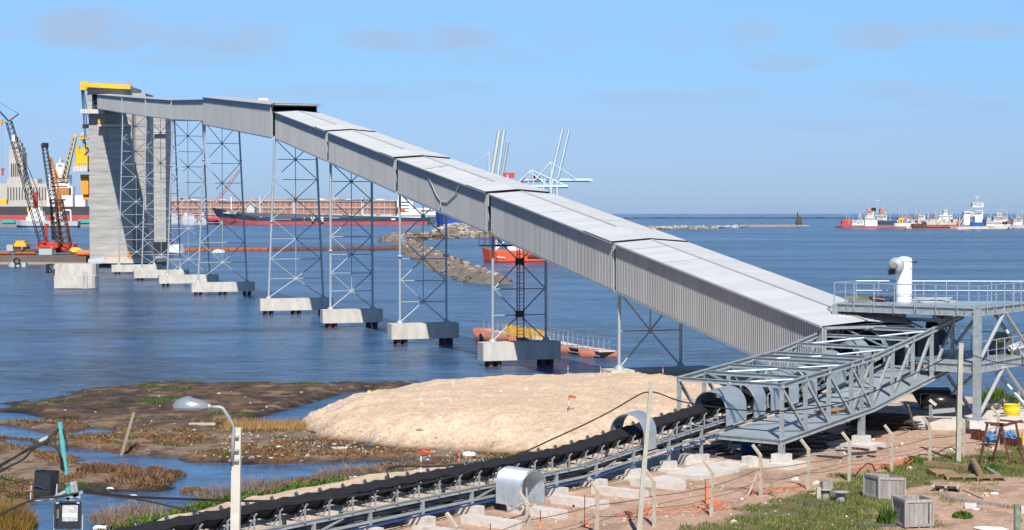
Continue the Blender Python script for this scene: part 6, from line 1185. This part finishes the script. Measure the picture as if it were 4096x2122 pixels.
# wooden crates
def crate(lab, o, u, v, h, n=6):
    t = thing('wooden_crate', lab, 'crate', tuple(o), 'weathered grey wooden crates'); uu, vv = u.normalized(), v.normalized(); Z = Vector((0, 0, 1))
    for s0_, d, nrm in ((o, u, vv), (o, v, uu), (o + u, v, -uu), (o + v, u, -vv)):
        L_ = d.length; w = L_ / n
        for k in range(n):
            if lab.startswith('front') and d is u and s0_ is o and k == n - 1: gap = .045
            else: gap = .008
            p = s0_ + d.normalized() * (w * (k + .5)) + nrm * (.03 + .004 * (k % 2)); mb = MB(); mb.beam(p + Z * .1, p + Z * (h - .01), w - gap, .022, nrm) if False else mb.hexa([p + Z * .1 + d.normalized() * a_ + nrm * b_ for a_, b_ in ((-w / 2 + gap, 0), (w / 2 - gap, 0), (w / 2 - gap, .022), (-w / 2 + gap, .022))], [p + Z * (h - .012) + d.normalized() * a_ + nrm * b_ for a_, b_ in ((-w / 2 + gap, 0), (w / 2 - gap, 0), (w / 2 - gap, .022), (-w / 2 + gap, .022))])
            mb.build('plank', wood, t)
        for z, hh in ((h - .05, .11), (.11, .10)):
            mb = MB(); a_ = s0_ - d.normalized() * .0 + nrm * .012 + Z * z; mb.beam(a_, a_ + d, .03, hh); mb.build('rail', wood, t)
        mb = MB(); p = s0_ + d.normalized() * .02 + nrm * .01; mb.beam(p + Z * .06, p + Z * h, .07, .07, d.normalized()); mb.build('corner_post', wood, t)
    mb = MB(); mb.prism([o + u * .03 + v * .03 + Z * .09, o + u * .97 + v * .03 + Z * .09, o + u * .97 + v * .97 + Z * .09, o + u * .03 + v * .97 + Z * .09], (0, 0, .02)); mb.build('bottom', wood, t)
    for f_ in (.08, .5, .92): mb = MB(); a_ = o + u * f_ + v * .02 + Z * .035; mb.beam(a_, a_ + v * .96, .09, .07); mb.build('runner', wood, t)
    return t
crate('rear grey wooden crate standing in the grass', G(3515, 2003, 1.0), Vector((1.0, -.28, 0)), Vector((-.42, 1.0, 0)), .95)
crate('front grey wooden crate with a split corner plank', G(3621, 2117, 1.0), Vector((1.08, .22, 0)), Vector((-.25, 1.08, 0)), 1.05)
# cable drums, boards, logs, pallets
for k, (x, y, r, lab) in enumerate(((3362, 2008, .34, 'low wooden cable drum standing like a small table'), (3300, 1998, .30, 'wooden cable drum with a paler block against it'))):
    g = G(x, y, 1.0); t = thing('cable_drum', lab, 'cable drum', tuple(g), 'small wooden cable drums'); mb = MB(); mb.lathe(g, [(.18, 0), (.18, .38)], 14); mb.build('core', wood, t); mb = MB(); mb.lathe(g + Vector((0, 0, .38)), [(.02, 0), (r, 0), (r, .05), (.02, .05)], 20); mb.build('top_flange', wood, t); mb = MB(); mb.lathe(g, [(.02, -.02), (r * .8, -.02), (r * .8, .03), (.02, .03)], 18); mb.build('bottom_flange', woodb, t)
    if k: mb = MB(); mb.box(g + Vector((-.28, -.1, .25)), (.17, .2, .5)); mb.build('pale_block', None or concp, t); mb = MB(); mb.box(g + Vector((.05, 0, .58)), (.42, .3, .28), .2); mb.build('wood_block', wood, t)
def board(lab, a_, b_, w, h, m_, z=1.0, nm='board', cat='board', group=None):
    p, q = G(*a_, z), G(*b_, z); p.z = max(z, lvl(p.x, p.y)) + h / 2; q.z = max(z, lvl(q.x, q.y)) + h / 2; mb = MB(); mb.beam(p, q, w, h); return mb.build(nm, m_, None, lab, cat, group)
board('dark grey board in the grass left of the drums', (3152, 2004), (3300, 2006), .3, .05, mat('dark_grey_board', (.10, .10, .11), .85, 0, .2, 3)); board('second dark grey board lying lower in the grass', (3200, 2016), (3372, 2022), .28, .05, MATS['dark_grey_board']); board('dark grey plank on the ground before the front crate', (3420, 2102), (3585, 2107), .35, .05, MATS['dark_grey_board'])
board('thick brown log lying behind the pallets', (3696, 1868), (3890, 1884), .26, .26, mat('log_bark', (.24, .17, .10), .95, 0, .3, 3, .6), nm='log', cat='log'); g1_, g2_ = G(3892, 1862, 1.25), G(3924, 1925, 1.0); mb = MB(); mb.tube(g1_ + Vector((0, 0, .2)), g2_ + Vector((0, 0, .2)), .15, 10); mb.build('log', MATS['log_bark'], None, 'mossy log pointing toward the viewer over the pallet', 'log')
board('pale grey steel beam lying across the pallet end', (3935, 1872), (4002, 1916), .16, .12, galv, nm='steel_beam', cat='beam'); board('long weathered beam on the bare soil at right', (3781, 1996), (4023, 2030), .14, .12, wood, nm='timber_beam', cat='beam'); board('thin brown stick on the soil above the long beam', (3850, 1962), (3936, 2000), .05, .04, woodb); board('pale thin board beside the bare steel frame foot', (4050, 1872), (4120, 1880), .1, .05, wood)
pallet('broken pallet half hidden under the brown log', tuple(G(3775, 1900, 1.02)), .2, (.1, .1)); pallet('flat pallet reaching from the log to the steel beam', tuple(G(3850, 1915, 1.02)), -.1, (0, 0), w=1.5); pallet('pallet below the mossy log', tuple(G(3950, 1918, 1.02)), .1, (0, 0), w=1.3); pallet('old grey pallet tipped in the weeds', tuple(G(3785, 1964, 1.02)), -.35, (-.5, 0), wood, 1.1, .6)
mb = MB(); g = G(3882, 2034, 1.0); mb.box(g + Vector((0, 0, .1)), (.44, .22, .2), -.2); mb.build('grey_block', concl, None, 'grey hollow block on the bare soil', 'block')
for k, (x, y, w) in enumerate(((3905, 2042, .3), (3978, 1978, .35), (3960, 2118, 1.2), (3662, 1840, .3), (3810, 1800, .3), (2968, 2000, .12))):
    g = G(x, y, 1.0); mb = MB(); mb.blob(g + Vector((0, 0, .03)), (w * .5, w * .3, .05), 8, .3); mb.build('paper_scrap', whitep, None, ('white scrap beside the grey hollow block', 'white scrap on the soil right of the pallets', 'large white sheet at the lower right edge', 'white scrap in the weeds behind the netting', 'white plastic scrap left of the farther pole', 'tiny white scrap before the propped post')[k], 'scrap', 'white scraps on the soil')
gp_ = thing('green_post', 'mossy green wooden post at the lower right corner', 'post', tuple(G(4068, 2150, 1.0))); mb = MB(); mb.tube(P(4068, 2170, 60), P(4068, 2018, 60), .115, 12); mb.build('shaft', mat('mossy_green_wood', (.17, .24, .17), .9, 0, .2, 6, .4, (.30, .30, .24), .4), gp_); mb = MB(); mb.box(P(4096, 2040, 59.9), (.22, .12, .22)); mb.build('meter_box', concl, gp_)
# rusty trestles, trough with tarps, drum
rt = lambda lab, legs, tops: None
def trestle(lab, legs, tops, D):
    t = thing('rusty_trestle', lab, 'steel trestle', tuple(P(legs[0][1][0], legs[0][1][1], D)), 'rusty steel trestles')
    for a_, b_ in legs: mb = MB(); mb.beam(P(*a_, D), P(*b_, D + (.5 if a_[0] % 2 else -.2)), .085, .085); mb.build('leg', rust, t)
    for a_, b_ in tops: mb = MB(); mb.beam(P(*a_, D), P(*b_, D + .3), .14, .09); mb.build('top_beam', rust, t)
trestle('left rusty trestle with splayed legs', [((3950, 1694), (3920, 1852)), ((4003, 1712), (3971, 1842))], [((3942, 1692), (4018, 1698)), ((3965, 1700), (4010, 1706))], 80)
trestle('right rusty trestle with a pale leg end', [((4006, 1708), (4044, 1876)), ((4062, 1686), (4094, 1858))], [((4003, 1682), (4092, 1690)), ((4010, 1704), (4088, 1684))], 80)
tg_ = thing('rusty_trough', 'long rusty steel trough holding blue tarpaulins', 'trough', tuple(G(3975, 1790, 1.0))); a_, b_ = G(3885, 1757, 1.0), G(4085, 1795, 1.0); s_ = Vector((.25, .9, 0))
for o_ in (Vector((0, 0, 0)), s_): mb = MB(); mb.beam(a_ + o_ + Vector((0, 0, .2)), b_ + o_ + Vector((0, 0, .2)), .05, .42); mb.build('side_plate', rust, tg_)
for f_ in (0, .16, .33, .5, .66, .83, 1): p = a_.lerp(b_, f_) - Vector((.01, .04, 0)); mb = MB(); mb.beam(p, p + Vector((0, 0, .42)), .04, .05, A3); mb.build('rib', rust, tg_)
mb = MB(); mb.prism([a_ + Vector((0, 0, .04)), b_ + Vector((0, 0, .04)), b_ + s_ + Vector((0, 0, .04)), a_ + s_ + Vector((0, 0, .04))], (0, 0, .03)); mb.build('floor', rust, tg_)
tb = mat('sky_blue_tarp', (.07, .22, .45), .7, 0, .25, 5, .5)
for k, (x, y, w) in enumerate(((3965, 1762, .35), (4005, 1745, .3), (4048, 1758, .3))): g = G(x, y, 1.3); mb = MB(); mb.blob(g + Vector((0, .3, .1)), (w, .3, .28), 9, .35); mb.build('blue_tarpaulin', tb, None, ('blue tarpaulin spilling over the trough edge', 'blue tarpaulin bundle in the middle of the trough', 'blue tarpaulin bundle at the right trough end')[k], 'tarpaulin', 'blue tarpaulins in the trough')
yd = thing('yellow_drum', 'bright yellow open drum beside the tower slab', 'drum', tuple(G(4046, 1660, 1.62))); g = G(4046, 1660, 1.62); mb = MB(); mb.lathe(g, [(.38, 0), (.42, .02), (.42, .25), (.435, .27), (.42, .29), (.42, .55), (.44, .56), (.40, .57), (.39, .1)], 28); mb.build('shell', mat('drum_yellow', (.88, .62, .02), .45, 0, .05, 2), yd)
mb = MB(); mb.lathe(g + Vector((0, 0, .1)), [(.0, 0), (.39, .001)], 20); mb.build('contents', concl, yd)
for k, (x, y, lab) in enumerate(((3965, 1640, 'pale pallet rack piece left of the yellow drum'), (3990, 1625, 'pale pallet leaning behind the yellow drum'))): pallet(lab, tuple(G(x, y, 1.62)), .2 * k, (-1.1, 0), concp, 1.1, .7)
for k, (x, y0, y1) in enumerate(((4018, 1562, 1640), (4076, 1562, 1640))): g = G(x, y1, 1.62); mb = MB(); mb.beam(g, g + Vector((0, .1, (y1 - y0) * g.y / F)), .12, .12); mb.build('wooden_stanchion', wood, None, ('left wooden stanchion behind the yellow drum', 'right wooden stanchion behind the yellow drum')[k], 'stanchion')
mb = MB(); mb.box(P(4094, 1755, 84), (.12, .12, .62)); mb.build('yellow_marker', yellow, None, 'yellow marker post at the right picture edge', 'marker')
mb = MB(); g = G(4000, 1665, 1.63); mb.blob(g, (.45, .2, .04), 10, .1); mb.build('green_mat', mat('dark_green', (.03, .12, .07), .7), None, 'dark green sheet lying by the column foot', 'sheet')
for k, pts in enumerate(([(3410, 1915), (3440, 1880), (3470, 1853), (3490, 1860), (3500, 1885)], [(3615, 1880), (3650, 1835), (3680, 1818), (3730, 1822), (3780, 1795), (3800, 1788), (3822, 1800)])):
    mb = MB(); pp = [P(x, y, 76 - k * -5) for x, y in pts]; mb.path(pp, .03, 5); mb.build('hose', cable, None, ('black hose looping out of the weeds left', 'black hose arching between weeds near the farther pole')[k], 'hose')
hs_ = MB(); hs_.path([G(1546, 1884, 1.0) + Vector((0, 0, .0)), P(1560, 1872, 75), P(1590, 1866, 76), P(1700, 1866, 76), P(1800, 1863, 77), P(1920, 1852, 78), P(2060, 1838, 79)], .04, 6); hs_.build('hose', cable, None, 'long black hose lying behind the belt among plants', 'hose')
# ---- vegetation (numpy blades)
def blades(name, label, P_, H_, W_, mats, lean=.35, kind='stuff', cat=None, group=None, seg=2):
    n = len(P_); ang = RNG.random(n) * 2 * np.pi; ln = (RNG.random((n, 2)) - .5) * 2 * lean * H_[:, None]; dx = np.cos(ang) * W_ / 2; dy = np.sin(ang) * W_ / 2
    z = P_[:, 2]; x, y = P_[:, 0], P_[:, 1]; S = lambda a_, b_, c_: np.stack([a_, b_, c_], -1)
    v = np.stack([S(x - dx, y - dy, z - .02), S(x + dx, y + dy, z - .02), S(x + ln[:, 0] * .4 + dx * .8, y + ln[:, 1] * .4 + dy * .8, z + H_ * .6), S(x + ln[:, 0] * .4 - dx * .8, y + ln[:, 1] * .4 - dy * .8, z + H_ * .6), S(x + ln[:, 0], y + ln[:, 1], z + H_)], 1).reshape(-1, 3)
    b = np.arange(n)[:, None] * 5; q = (b + np.array([[0, 1, 2, 3]])); t3 = (b + np.array([[3, 2, 4]])); me = bpy.data.meshes.new(name)
    li = np.concatenate([q.ravel(), t3.ravel()]); me.vertices.add(len(v)); me.vertices.foreach_set('co', v.ravel()); me.loops.add(len(li)); me.loops.foreach_set('vertex_index', li); me.polygons.add(2 * n)
    me.polygons.foreach_set('loop_start', np.concatenate([np.arange(n) * 4, 4 * n + np.arange(n) * 3])); me.update(calc_edges=True)
    for m_ in mats: me.materials.append(m_)
    mi = RNG.integers(0, len(mats), n); me.polygons.foreach_set('material_index', np.concatenate([mi, mi])); o = bpy.data.objects.new(name, me); COL.objects.link(o); return props(o, label, cat, group, kind)
def leafm(n_, c, v=.3): return mat(n_, c, .75, 0, v, 1.2, spec=.2)
gg = [leafm('grass_green', (.10, .16, .028)), leafm('grass_olive', (.16, .17, .045)), leafm('grass_dry', (.32, .25, .12)), leafm('grass_dark', (.055, .10, .02))]
def scatter(n, x0, x1, y0, y1, cond, cluster=0):
    X = RNG.uniform(x0, x1, n); Y = RNG.uniform(y0, y1, n); h, m, yv, md, n1, n2, n3 = hfun(X, Y); k = cond(X, Y, h, m, yv, md, n1, n2, n3); return np.stack([X[k], Y[k], h[k]], -1)
vis = lambda X, Y: (np.abs(X) < Y * .30 + .5)
def inpoly(poly, j=0.0): return lambda X, Y, *a: sdist(X, Y, poly) > j
p_ = scatter(260000, 2, 27, 58, 92, lambda X, Y, h, m, yv, md, n1, n2, n3: vis(X, Y) & (sdist(X, Y, GR_POLY) + n2 * 3.2 + n1 * 3 > 0) & (fbm(X, Y, 1.1, 3, 77) > .37)); n = len(p_)
blades('grass', 'short green and dry grass behind and around the crates', p_, RNG.uniform(.04, .17, n), RNG.uniform(.012, .03, n), [gg[0], gg[0], gg[1], gg[3], gg[2]])
p_ = scatter(90000, 10, 27, 58, 90, lambda X, Y, h, m, yv, md, n1, n2, n3: vis(X, Y) & (fbm(X, Y, .5, 4, 51) > .55) & (((X - 1.81) * -.799 + (Y - 71.1) * .602) < -8) & (n3 > -.05)); n = len(p_)
blades('dry_grass', 'sparse dry grass tufts on the bare red soil at right', p_, RNG.uniform(.04, .16, n), RNG.uniform(.012, .028, n), [gg[2], gg[1], gg[1], gg[0]])
wl = [leafm('weed_bright', (.12, .21, .025)), leafm('weed_green', (.07, .14, .02)), leafm('weed_dark', (.035, .07, .015))]
p_ = scatter(150000, -22, 8, 56, 96, lambda X, Y, h, m, yv, md, n1, n2, n3: vis(X, Y) & (near_line(X, Y, BERM) + n2 * 2.2 < .75) & (h > .08) & (fbm(X, Y, .9, 3, 88) > .42)); n = len(p_)
blades('weeds', 'bright green low weeds along the sand bank behind the belt', p_, RNG.uniform(.08, .34, n), RNG.uniform(.04, .10, n), wl, .8)
straw = [leafm('straw_brown', (.21, .11, .05)), leafm('straw_tan', (.30, .20, .10)), leafm('straw_dark', (.09, .05, .03))]
p_ = scatter(420000, -30, 6, 60, 104, lambda X, Y, h, m, yv, md, n1, n2, n3: vis(X, Y) & (h > .03) & (h < .5) & (yv < -.4) & (md < -.6) & (fbm(X, Y, .45, 5, 31) > .475) & (n3 + n2 > -.07)); n = len(p_); p_ = p_[RNG.permutation(n)[:70000]]; n = len(p_)
blades('dead_reeds', 'matted brown dead reeds on the mudflat', p_, RNG.uniform(.02, .15, n), RNG.uniform(.015, .05, n), straw, 1.8)
p_ = scatter(120000, -34, 0, 66, 130, lambda X, Y, h, m, yv, md, n1, n2, n3: vis(X, Y) & (h > .05) & (h < .45) & (yv < -.6) & (md < -.6) & (fbm(X, Y, .35, 4, 41) > .63)); n = len(p_)
blades('salt_grass', 'patches of green salt grass on the mud', p_, RNG.uniform(.05, .16, n), RNG.uniform(.03, .06, n), [wl[2], gg[3], gg[0]], .6)
def tuft(name, lab, x, y, z, rad, h, n, mats, w=.02, lean=.5, cat='plant', group=None, flat=.8, pw=.5):
    g = G(x, y, z); z0 = lvl(g.x, g.y); r_ = rad * RNG.random(n) ** pw; a_ = RNG.random(n) * 2 * np.pi; zz = max(z0, -.02) + np.zeros(n); pts = np.stack([g.x + r_ * np.cos(a_), g.y + r_ * np.sin(a_) * flat, zz], -1); H_ = h * (1 - .6 * (r_ / rad) ** 2) * RNG.uniform(.6, 1.1, n)
    return blades(name, lab, pts, H_, np.full(n, w), mats, lean, None, cat, group)
dryb = [leafm('twig_grey', (.24, .19, .15)), leafm('twig_brown', (.19, .13, .09)), leafm('twig_pale', (.33, .27, .21))]
for k, (x, y, r, h, lab) in enumerate(((1020, 1962, 1.5, 1.25, 'grey brown dry bush just right of the street lamp post'), (1120, 1945, .8, .95, 'small dry bush between street lamp and pond bend'), (1330, 1915, 1.3, 1.1, 'dry bush on the bank above the white plastic'), (1400, 1905, 1.0, 1.2, 'dry bush right above the crumpled white plastic'), (870, 1985, 1.4, 1.2, 'dry bush directly left of the street lamp post'), (560, 2062, 1.6, 1.2, 'wide dry bush right of the floodlight'), (440, 2075, 1.2, 1.1, 'dry bush touching the floodlight edge'), (1480, 1890, .9, .7, 'low dry bush at the right end of the pond'), (1760, 1880, 1.1, .5, 'flat dry bush beside the wind sock'))):
    tuft('dry_bush', lab, x, y, .3, r * .72, h * .68, 850, dryb, .014, .8, 'bush', 'dry grey bushes along the bank')
for k, (x, y, r, h, lab) in enumerate(((680, 1905, .75, .42, 'round straw tussock alone in the open pond'), (770, 1970, .6, .3, 'low straw tussock in the pond left of the lamp'), (560, 1940, 1.6, .7, 'large straw hummock at the pond shore'), (470, 1900, 1.3, .5, 'straw hummock beside the pond inlet'), (390, 1905, 1.0, .45, 'straw hummock behind the floodlight cable'), (620, 1880, .5, .25, 'small flat tussock beyond the round one'))):
    tuft('straw_tussock', lab, x, y, .0, r, h, 1500, straw, .03, .8, 'tussock', 'straw tussocks in the shallow water')
sedge = [leafm('sedge_orange', (.34, .18, .04)), leafm('sedge_olive', (.20, .16, .04)), leafm('sedge_dark', (.12, .08, .025))]
tuft('sedge_clump', 'big orange brown sedge clump at the lower left corner', 30, 2105, .1, 1.15, 1.1, 4200, sedge, .022, .55, 'sedge')
t_ = [G(x, 1722 + 6 * math.sin(x), .1) for x in range(905, 1210, 4)]; pts = np.array([[g.x + U(-.2, .2), g.y + U(-.9, .9), .05] for g in t_ for _ in range(38)]); n = len(pts)
blades('reed_bed', 'band of tan reeds at the foot of the blue channel', pts, RNG.uniform(.3, .8, n), np.full(n, .02), [leafm('reed_tan', (.42, .27, .11)), leafm('reed_gold', (.33, .20, .07))], .3)
for k, (x, y, z, r, h, lab) in enumerate(((3553, 2098, 1, .38, .75, 'leafy green bush between the two wooden crates'), (3850, 2072, 1, .38, .3, 'small green weed alone on the bare soil'), (3975, 1600, 1.2, .9, 1.2, 'leafy bush behind the tower column'), (4060, 1600, 1.2, 1.0, .6, 'low bush right of the tower bush'), (3660, 1855, 1, .5, .4, 'green weeds by the post before the foundation'), (3970, 1880, 1, .4, .3, 'green weed tuft right of the mossy log'))):
    tuft('green_bush', lab, x, y, z, r, h, 420, wl, .07, .5, 'bush', 'leafy green bushes')
board('long pale driftwood log under the lamp head', (757, 1702), (862, 1705), .16, .14, concp, .2, 'driftwood', 'driftwood')
# litter, stones, plastic
lm = [whitep, mat('grey_litter', (.35, .36, .36), .7), mat('green_litter', (.03, .25, .14), .6), mat('red_litter', (.5, .06, .04), .6), mat('tan_litter', (.45, .36, .24), .8), yellow]
mb = MB(); cnt = 0
for k in range(2600):
    x, y = (U(120, 2060), U(1560, 1860)) if k % 4 == 0 else (U(900, 2000), U(1735, 1850)); g = G(x, y, .15); h = lvl(g.x, g.y)
    if h < .06 or h > .75: continue
    mb.mi = random.choices(range(6), (7, 8, 1, 1, 8, .5))[0]; s = U(.02, .085); mb.box((g.x, g.y, h + s * .3), (s * U(1, 2.6), s * U(.6, 1.4), s * .6), U(0, 3)); cnt += 1
    if cnt > 620: break
mb.build('litter', lm, None, 'scattered small rubbish washed up on the mud', kind='stuff')
mb = MB(); mb.mi = 0
sts = [mat('pale_stone', (.62, .54, .42), .95, 0, .2, 3, .3), mat('tan_stone', (.42, .33, .24), .95, 0, .2, 3, .3)]
for k in range(900):
    x, y = U(1230, 4000), U(1500, 2110); g = G(x, y, 1.3 if y < 1740 else 1.0); h = lvl(g.x, g.y)
    if h < .5: continue
    s = U(.025, .07) if k % 14 else U(.1, .2); mb.mi = k % 2; mb.blob((g.x, g.y, h + s * .2), (s, s * .8, s * .6), 5, .3)
mb.build('stones', sts, None, 'pale stones and pebbles strewn over the sand and soil', kind='stuff')
for k, (x, y, w, lab, m_) in enumerate(((1420, 1922, .9, 'crumpled white plastic on the green bank', whitep), (405, 2103, .75, 'white sack lying on the bank beside the floodlight', whitep), (1115, 1795, .35, 'white foam piece among the dead reeds', whitep), (1355, 1800, .7, 'pale driftwood board lying toward the water', concp), (1680, 1785, .4, 'grey plastic bag at the reed edge', MATS['grey_litter']), (1880, 1822, .9, 'long white foam sheet below the sand mound', whitep), (530, 1972, .5, 'white foam slab in the straw beside the pond', whitep), (440, 1945, .35, 'white and yellow bottle on the straw', whitep), (112, 1965, .16, 'small round orange buoy in the mud', mat('buoy_orange', (.75, .38, .05), .5)), (678, 1728, .35, 'green glass pile on the mudflat', lm[2]), (470, 1783, .3, 'green plastic piece left of the leaning post', lm[2]), (1125, 1770, .35, 'red plastic scrap on the reeds', lm[3]), (1510, 1790, .2, 'yellow plastic scrap on the straw', yellow), (1250, 1735, .35, 'black rubbish bag at the channel mouth', black))):
    g = G(x, y, .2); h = max(lvl(g.x, g.y), 0); mb = MB(); mb.blob((g.x, g.y, h + w * .08), (w * .5, w * .22, w * .14), 8, .35); mb.build(('driftwood' if 'drift' in lab else ('rubbish_bag' if 'bag' in lab else 'plastic_piece')), m_, None, lab, 'rubbish' if 'drift' not in lab else 'driftwood')
